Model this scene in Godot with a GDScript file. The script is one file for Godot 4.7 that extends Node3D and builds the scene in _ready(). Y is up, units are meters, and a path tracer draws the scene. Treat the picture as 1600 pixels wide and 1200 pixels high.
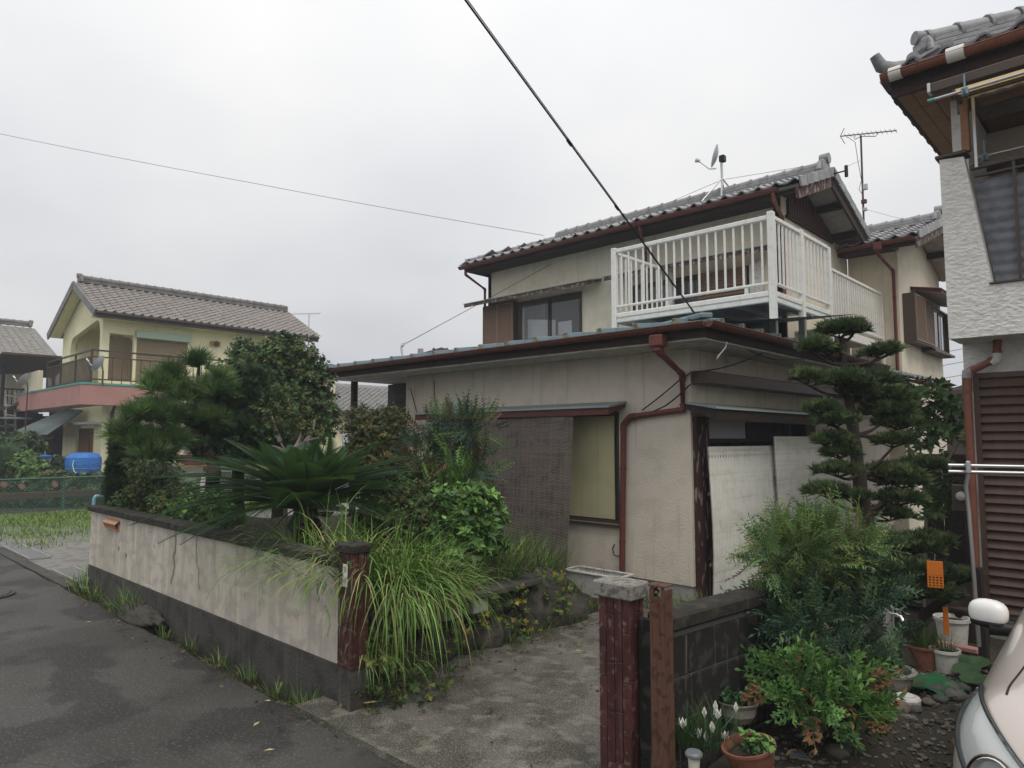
extends Node3D

var rng := RandomNumberGenerator.new()
var M := {}
var used := {}
var world_at := {}

# ---------------------------------------------------------------- mesh builder
class MB:
	var v := PackedVector3Array()
	var n := PackedVector3Array()
	var uv := PackedVector2Array()
	var c := PackedColorArray()
	var col := Color.WHITE
	var tinted := false
	var mapped := false
	func put(p: Vector3, q: Vector3, t := Vector2.ZERO) -> void:
		v.append(p); n.append(q); uv.append(t); c.append(col)
	func tri(a: Vector3, b: Vector3, d: Vector3) -> void:
		var q := (b - a).cross(d - a).normalized()
		put(a, q); put(d, q); put(b, q)
	func quad(a: Vector3, b: Vector3, d: Vector3, e: Vector3) -> void:
		tri(a, b, d); tri(a, d, e)
	func quad_uv(a: Vector3, b: Vector3, d: Vector3, e: Vector3, r := Rect2(0, 0, 1, 1)) -> void:
		mapped = true
		var q := (b - a).cross(d - a).normalized()
		var ta := Vector2(r.position.x, r.end.y)
		var tb := r.end
		var td := Vector2(r.end.x, r.position.y)
		var te := r.position
		put(a, q, ta); put(d, q, td); put(b, q, tb)
		put(a, q, ta); put(e, q, te); put(d, q, td)
	func strip(a: Vector3, b: Vector3, d: Vector3, e: Vector3, qa: Vector3, qb: Vector3, qd: Vector3, qe: Vector3) -> void:
		put(a, qa); put(d, qd); put(b, qb)
		put(a, qa); put(e, qe); put(d, qd)
	func box(at: Vector3, s: Vector3, b := Basis.IDENTITY, bev := 0.0) -> void:
		var h := s / 2.0
		var k: float = minf(bev, minf(h.x, minf(h.y, h.z)) * 0.8)
		var g := h - Vector3(k, k, k)
		for i in 3:
			for sg: float in [-1.0, 1.0]:
				var a := Vector3.ZERO; var p := Vector3.ZERO; var w := Vector3.ZERO
				a[i] = h[i] * sg
				var j := (i + 1) % 3
				var l := (i + 2) % 3
				p[j] = g[j]; w[l] = g[l]
				if sg > 0:
					quad(at + b * (a - p - w), at + b * (a + p - w), at + b * (a + p + w), at + b * (a - p + w))
				else:
					quad(at + b * (a - p - w), at + b * (a - p + w), at + b * (a + p + w), at + b * (a + p - w))
				if k > 0.0:
					for sj: float in [-1.0, 1.0]:
						var e0 := Vector3.ZERO; var e1 := Vector3.ZERO; var t := Vector3.ZERO
						e0[i] = h[i] * sg; e0[j] = g[j] * sj
						e1[i] = g[i] * sg; e1[j] = h[j] * sj
						t[l] = g[l]
						if sg * sj > 0:
							quad(at + b * (e0 - t), at + b * (e1 - t), at + b * (e1 + t), at + b * (e0 + t))
						else:
							quad(at + b * (e0 - t), at + b * (e0 + t), at + b * (e1 + t), at + b * (e1 - t))
		if k > 0.0:
			for sx: float in [-1.0, 1.0]:
				for sy: float in [-1.0, 1.0]:
					for sz: float in [-1.0, 1.0]:
						var a := at + b * Vector3(h.x * sx, g.y * sy, g.z * sz)
						var p := at + b * Vector3(g.x * sx, h.y * sy, g.z * sz)
						var w := at + b * Vector3(g.x * sx, g.y * sy, h.z * sz)
						if sx * sy * sz > 0:
							tri(a, p, w)
						else:
							tri(a, w, p)
	func span(a: Vector3, b: Vector3, bev := 0.0) -> void:   # box between two opposite corners
		box((a + b) / 2.0, (b - a).abs(), Basis.IDENTITY, bev)
	func bar(a: Vector3, b: Vector3, wide: float, tall: float, bev := 0.0, up := Vector3.UP) -> void:
		var z := (b - a).normalized()
		var x := up.cross(z)
		x = Vector3.RIGHT if x.length() < 0.01 else x.normalized()
		box((a + b) / 2.0, Vector3(wide, tall, a.distance_to(b)), Basis(x, z.cross(x), z), bev)
	func tube(pts: Array, r: Variant, sides := 8, caps := true, half := false) -> void:
		var last: Array = []
		var lastn: Array = []
		var x := Vector3.ZERO
		for i in pts.size():
			var t: Vector3 = (pts[mini(i + 1, pts.size() - 1)] - pts[maxi(i - 1, 0)]).normalized()
			if i == 0:
				x = (Vector3.UP if absf(t.y) < 0.9 else Vector3.RIGHT).cross(t).normalized()
			else:
				x = (x - t * x.dot(t)).normalized()
			var y := t.cross(x)
			var rad: float = r if not r is Array else r[i]
			var ring: Array = []; var rn: Array = []
			for k in sides + 1:
				var a := (PI if half else TAU) * k / sides
				var d := x * cos(a) + y * sin(a)
				ring.append(pts[i] + d * rad); rn.append(d)
			if i > 0:
				for k in sides:
					strip(last[k], last[k + 1], ring[k + 1], ring[k], lastn[k], lastn[k + 1], rn[k + 1], rn[k])
			if caps and (i == 0 or i == pts.size() - 1):
				for k in sides:
					if i == 0:
						tri(pts[i], ring[k + 1], ring[k])
					else:
						tri(pts[i], ring[k], ring[k + 1])
			last = ring; lastn = rn
	func lathe(at: Vector3, prof: Array, seg := 16, b := Basis.IDENTITY, wave := 0.0) -> void:
		for i in prof.size() - 1:
			var p: Vector2 = prof[i]; var q: Vector2 = prof[i + 1]
			var d := (q - p).normalized()
			for k in seg:
				var a0 := TAU * k / seg; var a1 := TAU * (k + 1) / seg
				var u0 := Vector3(cos(a0), 0, sin(a0)); var u1 := Vector3(cos(a1), 0, sin(a1))
				var w0 := 1.0 + wave * sin(a0 * 8.0); var w1 := 1.0 + wave * sin(a1 * 8.0)
				var n0 := b * (u0 * d.y + Vector3.UP * -d.x).normalized(); var n1 := b * (u1 * d.y + Vector3.UP * -d.x).normalized()
				strip(at + b * (u1 * p.x * w1 + Vector3.UP * p.y), at + b * (u0 * p.x * w0 + Vector3.UP * p.y), at + b * (u0 * q.x * w0 + Vector3.UP * q.y), at + b * (u1 * q.x * w1 + Vector3.UP * q.y), n1, n0, n0, n1)
	func prism(poly: Array, t: Transform3D, depth: float) -> void:   # polygon in the local xy plane, from z = 0 to z = depth
		var pk := PackedVector2Array(poly)
		if Geometry2D.is_polygon_clockwise(pk):
			pk.reverse()
		var ix := Geometry2D.triangulate_polygon(pk)
		for i in range(0, ix.size(), 3):
			var a := pk[ix[i]]; var b := pk[ix[i + 1]]; var d := pk[ix[i + 2]]
			if (b - a).cross(d - a) < 0:
				var s := b; b = d; d = s
			tri(t * Vector3(a.x, a.y, depth), t * Vector3(b.x, b.y, depth), t * Vector3(d.x, d.y, depth))
			tri(t * Vector3(a.x, a.y, 0), t * Vector3(d.x, d.y, 0), t * Vector3(b.x, b.y, 0))
		for i in pk.size():
			var a := pk[i]; var b := pk[(i + 1) % pk.size()]
			quad(t * Vector3(a.x, a.y, 0), t * Vector3(b.x, b.y, 0), t * Vector3(b.x, b.y, depth), t * Vector3(a.x, a.y, depth))
	func grid(p: PackedVector3Array, nu: int, nv: int) -> void:   # smooth sheet of (nu+1)*(nv+1) points, rows along u
		var q := PackedVector3Array()
		q.resize(p.size())
		var w := nu + 1
		for j in nv + 1:
			for i in w:
				var du := p[j * w + mini(i + 1, nu)] - p[j * w + maxi(i - 1, 0)]
				var dv := p[mini(j + 1, nv) * w + i] - p[maxi(j - 1, 0) * w + i]
				q[j * w + i] = du.cross(dv).normalized()
		for j in nv:
			for i in nu:
				var a := j * w + i; var b := a + 1; var d := a + w + 1; var e := a + w
				strip(p[a], p[b], p[d], p[e], q[a], q[b], q[d], q[e])
	func leaf(at: Vector3, d: Vector3, up: Vector3, l: float, w: float, fold := 0.25, droop := 0.2) -> void:
		var s := d.cross(up).normalized()
		var u := s.cross(d).normalized()
		var m := at + d * l * 0.5 - u * droop * l * 0.15
		var t := at + d * l - u * droop * l
		var a := m + s * w * 0.5 + u * fold * w * 0.5
		var b := m - s * w * 0.5 + u * fold * w * 0.5
		var na := (u - s * fold).normalized(); var nb := (u + s * fold).normalized()
		put(at, na); put(m, na); put(a, na)
		put(a, na); put(m, na); put(t, na)
		put(at, nb); put(b, nb); put(m, nb)
		put(b, nb); put(t, nb); put(m, nb)
	func blade(at: Vector3, d: Vector3, l: float, w: float, bend: float, seg := 5) -> void:   # a grass blade that arches over
		var p := at
		var dir := d
		var s := d.cross(Vector3.UP).normalized()
		if s.length() < 0.1:
			s = Vector3.RIGHT
		var pl := p - s * w * 0.4; var pr := p + s * w * 0.4
		var hash := fposmod(at.x * 971.3 + at.z * 577.7 + l * 313.1, 1.0)
		var c0 := col
		var dry := maxf(0.0, fposmod(hash * 7.31, 1.0) - 0.62)
		for i in seg:
			var k := (i + 1.0) / seg
			var q := p + dir * (l / seg)
			dir = (dir + Vector3.DOWN * bend * (0.4 + k) / seg + s * (hash - 0.5) * 1.1 / seg).normalized()
			col = c0.lerp(Color(0.3, 0.23, 0.1), dry * k * k)
			var ww := w * 0.5 * (1.0 - k * k)
			var ql := q - s * ww; var qr := q + s * ww
			var no := s.cross(dir).normalized()
			if i == seg - 1:
				put(pl, no); put(q, no); put(pr, no)
			else:
				put(pl, no); put(ql, no); put(pr, no)
				put(pr, no); put(ql, no); put(qr, no)
			p = q; pl = ql; pr = qr
		col = c0
	func rock(at: Vector3, s: Vector3, seed_: int, seg := 9, rough := 0.22) -> void:
		var f := FastNoiseLite.new()
		f.seed = seed_; f.frequency = 0.9
		var p := PackedVector3Array()
		for j in seg + 1:
			var th := PI * j / seg
			for i in seg * 2 + 1:
				var ph := -TAU * (i % (seg * 2)) / (seg * 2)
				var d := Vector3(sin(th) * cos(ph), cos(th), sin(th) * sin(ph))
				var e := d * (1.0 + rough * 2.0 * f.get_noise_3dv(d * 1.3) + rough * 0.6 * f.get_noise_3dv(d * 4.0))
				p.append(at + e * s)
		grid(p, seg * 2, seg)
	func blob(at: Vector3, s: Vector3, pw: float, bs: Basis, seg := 12) -> void:   # a rounded box
		var p := PackedVector3Array()
		for j in seg + 1:
			var th := PI * j / seg
			for i in seg * 2 + 1:
				var ph := -TAU * i / (seg * 2)
				var d := Vector3(sin(th) * cos(ph), cos(th), sin(th) * sin(ph))
				var l := pow(pow(absf(d.x), pw) + pow(absf(d.y), pw) + pow(absf(d.z), pw), -1.0 / pw)
				p.append(at + bs * (d * l * s))
		grid(p, seg * 2, seg)
	func wall(o: Vector3, du: Vector3, w: float, h: float, thick: float, holes: Array) -> void:   # an upright wall seen from du x up, with real openings; holes are Rect2(u, y, width, height)
		var out := du.cross(Vector3.UP).normalized()
		var us := [0.0, w]; var ys := [0.0, h]
		for r: Rect2 in holes:
			us.append_array([r.position.x, r.end.x]); ys.append_array([r.position.y, r.end.y])
		us.sort(); ys.sort()
		for i in us.size() - 1:
			for j in ys.size() - 1:
				if us[i + 1] - us[i] < 0.001 or ys[j + 1] - ys[j] < 0.001:
					continue
				var mid := Vector2((us[i] + us[i + 1]) / 2, (ys[j] + ys[j + 1]) / 2)
				var open := false
				for r: Rect2 in holes:
					open = open or r.has_point(mid)
				if open:
					continue
				var a: Vector3 = o + du * us[i] + Vector3.UP * ys[j]; var b: Vector3 = o + du * us[i + 1] + Vector3.UP * ys[j]
				var d: Vector3 = o + du * us[i + 1] + Vector3.UP * ys[j + 1]; var e: Vector3 = o + du * us[i] + Vector3.UP * ys[j + 1]
				quad(a, b, d, e)
				quad(b - out * thick, a - out * thick, e - out * thick, d - out * thick)
		var t := -out * thick
		for r: Rect2 in holes + [Rect2(0, 0, w, h)]:
			var a := o + du * r.position.x + Vector3.UP * r.position.y; var b := o + du * r.end.x + Vector3.UP * r.position.y
			var d := o + du * r.end.x + Vector3.UP * r.end.y; var e := o + du * r.position.x + Vector3.UP * r.end.y
			if r.size.x < w or r.size.y < h:
				quad(a, b, b + t, a + t); quad(b, d, d + t, b + t); quad(d, e, e + t, d + t); quad(e, a, a + t, e + t)
			else:
				quad(b, a, a + t, b + t); quad(d, b, b + t, d + t); quad(e, d, d + t, e + t); quad(a, e, e + t, a + t)
	func mesh() -> ArrayMesh:
		var m := ArrayMesh.new()
		var a := []
		a.resize(Mesh.ARRAY_MAX)
		a[Mesh.ARRAY_VERTEX] = v; a[Mesh.ARRAY_NORMAL] = n
		if mapped:
			a[Mesh.ARRAY_TEX_UV] = uv
		if tinted:
			a[Mesh.ARRAY_COLOR] = c
		if v.size() > 0:
			m.add_surface_from_arrays(Mesh.PRIMITIVE_TRIANGLES, a)
		return m

# ---------------------------------------------------------------- scene helpers
func V(x: float, y: float, z: float) -> Vector3:
	return Vector3(x, y, z)

func numbered(called: String) -> String:
	var k: int = used.get(called, 0)
	used[called] = k + 1
	return called if k == 0 else "%s_%03d" % [called, k]

func tag(o: Node, label: String, category: String, group := "") -> Node:
	o.set_meta("label", label)
	o.set_meta("category", category)
	if group:
		o.set_meta("group", group)
	return o

func thing(called: String, label: String, category: String, at: Vector3, group := "") -> Node3D:
	var o := Node3D.new()
	o.name = numbered(called)
	add_child(o)
	o.position = at
	world_at[o] = at
	tag(o, label, category, group)
	return o

# commits a mesh built in world coordinates as one node (its own origin stays at its parent's base)
func obj(called: String, mb: Variant, m: Material, parent: Node = null, stuff := false) -> MeshInstance3D:
	var o := MeshInstance3D.new()
	o.mesh = mb.mesh() if mb is MB else mb
	o.material_override = m
	if parent == null:
		o.name = numbered(called)
		add_child(o)
		world_at[o] = Vector3.ZERO
	else:
		o.name = called
		parent.add_child(o, true)
		var at: Vector3 = world_at.get(parent, Vector3.ZERO)
		o.position = -at
		world_at[o] = Vector3.ZERO
	if stuff:
		o.set_meta("kind", "stuff")
	return o

func struct(called: String, mb: Variant, m: Material) -> MeshInstance3D:
	var o := obj(called, mb, m)
	o.set_meta("kind", "structure")
	return o

# a shared mesh placed as its own part
func piece(called: String, mesh: Mesh, m: Material, t: Transform3D, parent: Node) -> MeshInstance3D:
	var o := MeshInstance3D.new()
	o.mesh = mesh
	o.material_override = m
	o.name = called
	parent.add_child(o, true)
	var at: Vector3 = world_at.get(parent, Vector3.ZERO)
	o.transform = Transform3D(t.basis, t.origin - at)
	return o

func many(called: String, mesh: Mesh, m: Material, xf: Array, cols: PackedColorArray, parent: Node = null) -> MultiMeshInstance3D:
	var mm := MultiMesh.new()
	mm.transform_format = MultiMesh.TRANSFORM_3D
	mm.use_colors = true
	mm.mesh = mesh
	mm.instance_count = xf.size()
	for i in xf.size():
		mm.set_instance_transform(i, xf[i])
		mm.set_instance_color(i, cols[i % cols.size()])
	var o := MultiMeshInstance3D.new()
	o.multimesh = mm
	o.material_override = m
	o.set_meta("kind", "stuff")
	if parent == null:
		o.name = numbered(called)
		add_child(o)
	else:
		o.name = called
		parent.add_child(o, true)
		var at: Vector3 = world_at.get(parent, Vector3.ZERO)
		o.position = -at
	return o

# ---------------------------------------------------------------- textures and materials
func nz(seed_: int, freq: float, oct: int, w: int, h: int, h0 := 0, w0 := 0, cell := false) -> PackedByteArray:
	var f := FastNoiseLite.new()
	f.seed = seed_
	f.frequency = freq
	f.noise_type = FastNoiseLite.TYPE_CELLULAR if cell else FastNoiseLite.TYPE_SIMPLEX_SMOOTH
	f.fractal_type = FastNoiseLite.FRACTAL_FBM if oct > 1 else FastNoiseLite.FRACTAL_NONE
	f.fractal_octaves = oct
	var im := f.get_seamless_image(w0 if w0 else w, h0 if h0 else h)
	if h0 or w0:
		im.resize(w, h, Image.INTERPOLATE_BILINEAR)
	im.convert(Image.FORMAT_L8)
	return im.get_data()

func bytes_image(b: PackedByteArray, w: int, h: int) -> Image:
	return Image.create_from_data(w, h, false, Image.FORMAT_L8, b)

func paint(w: int, h: int, base: Color, layers: Array) -> Image:   # layers: [bytes, linear colour, lo, hi, strength]
	var out := PackedByteArray()
	out.resize(w * h * 3)
	var luts: Array = []
	for l: Array in layers:
		var lut := PackedFloat32Array()
		lut.resize(256)
		for i in 256:
			lut[i] = smoothstep(l[2], l[3], i / 255.0) * l[4]
		luts.append(lut)
	var srgb := PackedByteArray()
	srgb.resize(1025)
	for i in 1025:
		srgb[i] = int(clampf(Color(i / 1024.0, 0, 0).linear_to_srgb().r, 0, 1) * 255.0 + 0.5)
	var nl := layers.size()
	for i in w * h:
		var r := base.r; var g := base.g; var b := base.b
		for k in nl:
			var t: float = luts[k][layers[k][0][i]]
			if t > 0.0:
				var q: Color = layers[k][1]
				r += (q.r - r) * t; g += (q.g - g) * t; b += (q.b - b) * t
		out[i * 3] = srgb[int(minf(r, 1.0) * 1024.0)]; out[i * 3 + 1] = srgb[int(minf(g, 1.0) * 1024.0)]; out[i * 3 + 2] = srgb[int(minf(b, 1.0) * 1024.0)]
	return Image.create_from_data(w, h, false, Image.FORMAT_RGB8, out)

func tex(im: Image) -> ImageTexture:
	return ImageTexture.create_from_image(im)

func bump(b: PackedByteArray, w: int, h: int, k: float) -> ImageTexture:
	var im := bytes_image(b, w, h)
	im.convert(Image.FORMAT_RGBA8)
	im.bump_map_to_normal_map(k)
	return tex(im)

func mat(c: Color, rough := 0.8, metal := 0.0, t: Texture2D = null, scale := 1.0, nrm: Texture2D = null, ns := 1.0, tri := true) -> StandardMaterial3D:
	var m := StandardMaterial3D.new()
	m.albedo_color = c.linear_to_srgb()
	m.roughness = rough
	m.metallic = metal
	m.metallic_specular = 0.4
	if t:
		m.albedo_texture = t
	if nrm:
		m.normal_enabled = true
		m.normal_texture = nrm
		m.normal_scale = ns
	if (t or nrm) and tri:
		m.uv1_triplanar = true
		m.uv1_world_triplanar = true
		m.uv1_scale = Vector3.ONE * scale
	return m

func leafmat(rough := 0.5) -> StandardMaterial3D:
	var m := StandardMaterial3D.new()
	m.vertex_color_use_as_albedo = true
	m.roughness = rough
	m.metallic_specular = 0.35
	m.backlight_enabled = true
	m.backlight = Color(0.35, 0.42, 0.12)
	m.cull_mode = BaseMaterial3D.CULL_DISABLED
	return m

func L(r: float, g: float, b: float) -> Color:
	return Color(r, g, b)

func stroke(im: Image, p: Vector2, d: Vector2, n: int, c: Color, wide: float, wander: float, a: float) -> void:   # a crack or a dirty run drawn into a picture of a surface
	var ang := d.angle()
	for i in n:
		ang += rng.randf_range(-wander, wander)
		ang = lerp_angle(ang, d.angle(), 0.12)
		p += Vector2(cos(ang), sin(ang))
		var w := wide * rng.randf_range(0.5, 1.2)
		for y in range(int(p.y - w), int(p.y + w) + 1):
			for x in range(int(p.x - w), int(p.x + w) + 1):
				if x >= 0 and y >= 0 and x < im.get_width() and y < im.get_height():
					var k := clampf(1.2 - Vector2(x, y).distance_to(p) / maxf(w, 0.6), 0, 1) * a
					im.set_pixel(x, y, im.get_pixel(x, y).lerp(c, k))

func materials() -> void:
	var S := 512
	var fine := nz(1, 0.11, 3, S, S)
	var grain := nz(2, 0.35, 2, S, S)
	var blot := nz(3, 0.012, 4, S, S)
	var blot2 := nz(4, 0.02, 4, S, S)
	var streak := nz(5, 0.05, 3, S, S, 24)
	var streak2 := nz(6, 0.1, 2, S, S, 12)
	var hstreak := nz(7, 0.08, 3, S, S, 0, 16)
	var cells := nz(8, 0.09, 1, S, S, 0, 0, true)
	var stucco_n := bump(nz(9, 0.16, 3, S, S), S, S, 2.2)
	var fine_n := bump(fine, S, S, 1.6)
	var grain_n := bump(grain, S, S, 1.2)
	var lump_n := bump(nz(10, 0.035, 4, S, S), S, S, 5.0)
	var streak_n := bump(streak, S, S, 1.5)
	var ridge := nz(11, 0.045, 3, S, S, 0, 320)
	M.stucco_white = mat(L(1, 1, 1), 0.85, 0, tex(paint(S, S, L(0.7, 0.69, 0.65), [[blot, L(0.58, 0.57, 0.53), 0.45, 0.8, 0.7], [streak2, L(0.5, 0.49, 0.45), 0.62, 0.9, 0.3]])), 1.1, bump(ridge, S, S, 5.0), 0.8)
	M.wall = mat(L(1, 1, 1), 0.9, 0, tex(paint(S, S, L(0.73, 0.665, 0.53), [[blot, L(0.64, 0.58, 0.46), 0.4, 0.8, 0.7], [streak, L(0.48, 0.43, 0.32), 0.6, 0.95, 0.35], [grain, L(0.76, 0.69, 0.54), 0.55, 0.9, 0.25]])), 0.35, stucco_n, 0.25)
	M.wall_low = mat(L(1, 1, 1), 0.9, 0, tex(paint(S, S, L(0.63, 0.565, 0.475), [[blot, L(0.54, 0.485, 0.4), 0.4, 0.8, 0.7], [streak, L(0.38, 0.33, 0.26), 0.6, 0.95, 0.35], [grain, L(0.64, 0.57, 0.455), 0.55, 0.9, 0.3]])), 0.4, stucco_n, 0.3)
	M.soffit = mat(L(1, 1, 1), 0.85, 0, tex(paint(S, S, L(0.58, 0.57, 0.53), [[blot2, L(0.4, 0.38, 0.34), 0.45, 0.8, 0.6]])), 0.5)
	M.yellow = mat(L(1, 1, 1), 0.9, 0, tex(paint(S, S, L(0.88, 0.85, 0.56), [[blot, L(0.8, 0.77, 0.5), 0.45, 0.8, 0.6], [streak, L(0.62, 0.57, 0.35), 0.6, 0.95, 0.3]])), 0.2, stucco_n, 0.4)
	M.cream = mat(L(0.66, 0.6, 0.46), 0.9, 0, null, 1.0, stucco_n, 0.4)
	M.pink = mat(L(1, 1, 1), 0.85, 0, tex(paint(S, S, L(0.44, 0.235, 0.205), [[blot, L(0.38, 0.2, 0.175), 0.4, 0.8, 0.6]])), 0.2, fine_n, 0.3)
	M.teal = mat(L(0.1, 0.34, 0.26), 0.6)
	M.mint = mat(L(0.42, 0.56, 0.42), 0.6)
	M.plinth = mat(L(1, 1, 1), 0.9, 0, tex(paint(S, S, L(0.066, 0.062, 0.055), [[blot, L(0.035, 0.033, 0.028), 0.4, 0.8, 0.8], [streak, L(0.12, 0.114, 0.1), 0.6, 0.95, 0.4], [streak2, L(0.03, 0.03, 0.027), 0.6, 0.9, 0.5]])), 0.6, fine_n, 0.8)
	M.coping = mat(L(1, 1, 1), 0.95, 0, tex(paint(S, S, L(0.028, 0.024, 0.02), [[blot2, L(0.06, 0.055, 0.042), 0.5, 0.85, 0.8], [grain, L(0.012, 0.011, 0.01), 0.5, 0.8, 0.7], [fine, L(0.045, 0.06, 0.022), 0.6, 0.85, 0.4]])), 0.8, lump_n, 0.6)
	M.concrete = mat(L(1, 1, 1), 0.9, 0, tex(paint(S, S, L(0.33, 0.32, 0.3), [[blot, L(0.2, 0.195, 0.18), 0.4, 0.8, 0.8], [grain, L(0.42, 0.4, 0.37), 0.6, 0.9, 0.5]])), 0.7, fine_n, 0.8)
	M.cap_stone = mat(L(1, 1, 1), 0.95, 0, tex(paint(S, S, L(0.2, 0.19, 0.165), [[grain, L(0.42, 0.4, 0.35), 0.5, 0.75, 0.9], [blot2, L(0.07, 0.068, 0.06), 0.5, 0.8, 0.75], [fine, L(0.05, 0.05, 0.045), 0.55, 0.8, 0.6]])), 1.6, grain_n, 1.0)
	M.block = mat(L(1, 1, 1), 0.95, 0, tex(paint(S, S, L(0.016, 0.0155, 0.013), [[blot2, L(0.06, 0.057, 0.05), 0.56, 0.78, 0.7], [grain, L(0.014, 0.014, 0.013), 0.5, 0.8, 0.6], [streak, L(0.17, 0.165, 0.15), 0.68, 0.9, 0.6]])), 0.9, grain_n, 1.0)
	M.mortar = mat(L(0.12, 0.115, 0.105), 0.95, 0, null, 1.0, grain_n, 1.0)
	var tiles: Array = []
	for k in 4:
		var q: float = [1.0, 0.8, 1.2, 0.95][k]
		tiles.append(mat(L(q, q, q), 0.42, 0, tex(paint(128, 128, L(0.066, 0.023, 0.019), [[nz(20 + k, 0.03, 3, 128, 128), L(0.045, 0.014, 0.014), 0.4, 0.8, 0.8], [nz(30 + k, 0.05, 3, 128, 128, 12), L(0.12, 0.06, 0.052), 0.55, 0.9, 0.6], [nz(40 + k, 0.06, 4, 128, 128), L(0.22, 0.165, 0.15), 0.62, 0.85, 0.5]])), 2.0, fine_n, 0.3))
	M.pillar_tiles = tiles
	M.brown = mat(L(1, 1, 1), 0.6, 0, tex(paint(S, S, L(0.105, 0.035, 0.026), [[blot2, L(0.06, 0.024, 0.02), 0.45, 0.8, 0.7], [fine, L(0.2, 0.075, 0.05), 0.62, 0.9, 0.5]])), 0.9)
	M.gutter = mat(L(1, 1, 1), 0.55, 0, tex(paint(S, S, L(0.13, 0.045, 0.032), [[blot2, L(0.075, 0.03, 0.025), 0.4, 0.8, 0.8], [fine, L(0.26, 0.11, 0.07), 0.6, 0.9, 0.6], [hstreak, L(0.05, 0.03, 0.027), 0.6, 0.9, 0.5]])), 0.8)
	M.pipe = mat(L(1, 1, 1), 0.5, 0, tex(paint(S, S, L(0.15, 0.042, 0.032), [[blot2, L(0.085, 0.03, 0.027), 0.45, 0.8, 0.8], [fine, L(0.22, 0.09, 0.06), 0.62, 0.9, 0.4]])), 1.0)
	M.pipe_light = mat(L(1, 1, 1), 0.45, 0, tex(paint(S, S, L(0.22, 0.085, 0.05), [[blot2, L(0.15, 0.06, 0.042), 0.45, 0.8, 0.7]])), 0.8)
	M.fascia = mat(L(1, 1, 1), 0.8, 0, tex(paint(S, S, L(0.05, 0.03, 0.024), [[hstreak, L(0.03, 0.02, 0.017), 0.4, 0.8, 0.7], [fine, L(0.16, 0.13, 0.11), 0.66, 0.85, 0.6]])), 0.9)
	M.peeling = mat(L(1, 1, 1), 0.85, 0, tex(paint(S, S, L(0.1, 0.055, 0.045), [[streak2, L(0.06, 0.034, 0.028), 0.4, 0.8, 0.6], [nz(12, 0.03, 4, S, S, 200), L(0.33, 0.29, 0.26), 0.56, 0.66, 0.75]])), 0.8, streak_n, 0.5)
	M.post_peel = mat(L(1, 1, 1), 0.85, 0, tex(paint(S, S, L(0.05, 0.02, 0.018), [[streak2, L(0.03, 0.014, 0.013), 0.4, 0.8, 0.6], [nz(13, 0.03, 4, S, S, 130), L(0.27, 0.22, 0.2), 0.62, 0.68, 0.8]])), 0.7, streak_n, 0.5)
	M.wood = mat(L(1, 1, 1), 0.7, 0, tex(paint(S, S, L(0.26, 0.145, 0.075), [[hstreak, L(0.19, 0.1, 0.05), 0.4, 0.8, 0.7], [blot2, L(0.2, 0.1, 0.05), 0.5, 0.8, 0.5]])), 0.6)
	M.dark_wood = mat(L(1, 1, 1), 0.8, 0, tex(paint(S, S, L(0.03, 0.02, 0.016), [[streak2, L(0.018, 0.013, 0.011), 0.4, 0.8, 0.7], [blot2, L(0.055, 0.038, 0.03), 0.55, 0.8, 0.6]])), 0.8)
	M.blue_metal = mat(L(1, 1, 1), 0.55, 0, tex(paint(S, S, L(0.2, 0.275, 0.305), [[blot2, L(0.15, 0.2, 0.215), 0.45, 0.8, 0.7], [fine, L(0.13, 0.135, 0.11), 0.58, 0.82, 0.7]])), 0.7)
	M.gray_blue = mat(L(1, 1, 1), 0.5, 0, tex(paint(S, S, L(0.24, 0.29, 0.28), [[hstreak, L(0.14, 0.16, 0.155), 0.5, 0.8, 0.6]])), 0.7)
	M.dirty_metal = mat(L(1, 1, 1), 0.7, 0, tex(paint(S, S, L(0.24, 0.23, 0.17), [[blot2, L(0.08, 0.075, 0.05), 0.45, 0.7, 0.9]])), 2.0)
	M.white_alu = mat(L(1, 1, 1), 0.35, 0, tex(paint(S, S, L(0.76, 0.75, 0.71), [[blot2, L(0.62, 0.61, 0.57), 0.5, 0.85, 0.6], [streak, L(0.5, 0.49, 0.46), 0.68, 0.95, 0.4]])), 0.8)
	M.alu = mat(L(0.5, 0.5, 0.5), 0.35, 0.7)
	M.bronze = mat(L(0.075, 0.055, 0.043), 0.45, 0.2)
	M.shutter = mat(L(1, 1, 1), 0.5, 0, tex(paint(S, S, L(0.105, 0.066, 0.048), [[blot2, L(0.085, 0.045, 0.032), 0.45, 0.8, 0.6], [streak, L(0.15, 0.09, 0.065), 0.62, 0.9, 0.4]])), 0.7)
	M.shutter_tan = mat(L(1, 1, 1), 0.55, 0, tex(paint(S, S, L(0.26, 0.17, 0.12), [[streak, L(0.2, 0.125, 0.09), 0.45, 0.8, 0.7]])), 0.7)
	M.shutter_beige = mat(L(0.34, 0.265, 0.16), 0.6)
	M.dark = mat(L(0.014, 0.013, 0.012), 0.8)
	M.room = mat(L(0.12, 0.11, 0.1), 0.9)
	M.black = mat(L(0.012, 0.012, 0.013), 0.5)
	M.cable = mat(L(0.02, 0.02, 0.022), 0.6)
	M.wire = mat(L(0.18, 0.18, 0.19), 0.6)
	var glass := StandardMaterial3D.new()
	glass.transparency = BaseMaterial3D.TRANSPARENCY_ALPHA
	glass.albedo_color = Color(0.75, 0.8, 0.82, 0.12)
	glass.roughness = 0.03
	glass.metallic_specular = 0.6
	M.glass = glass
	M.curtain = mat(L(0.5, 0.5, 0.52), 0.8)
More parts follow.
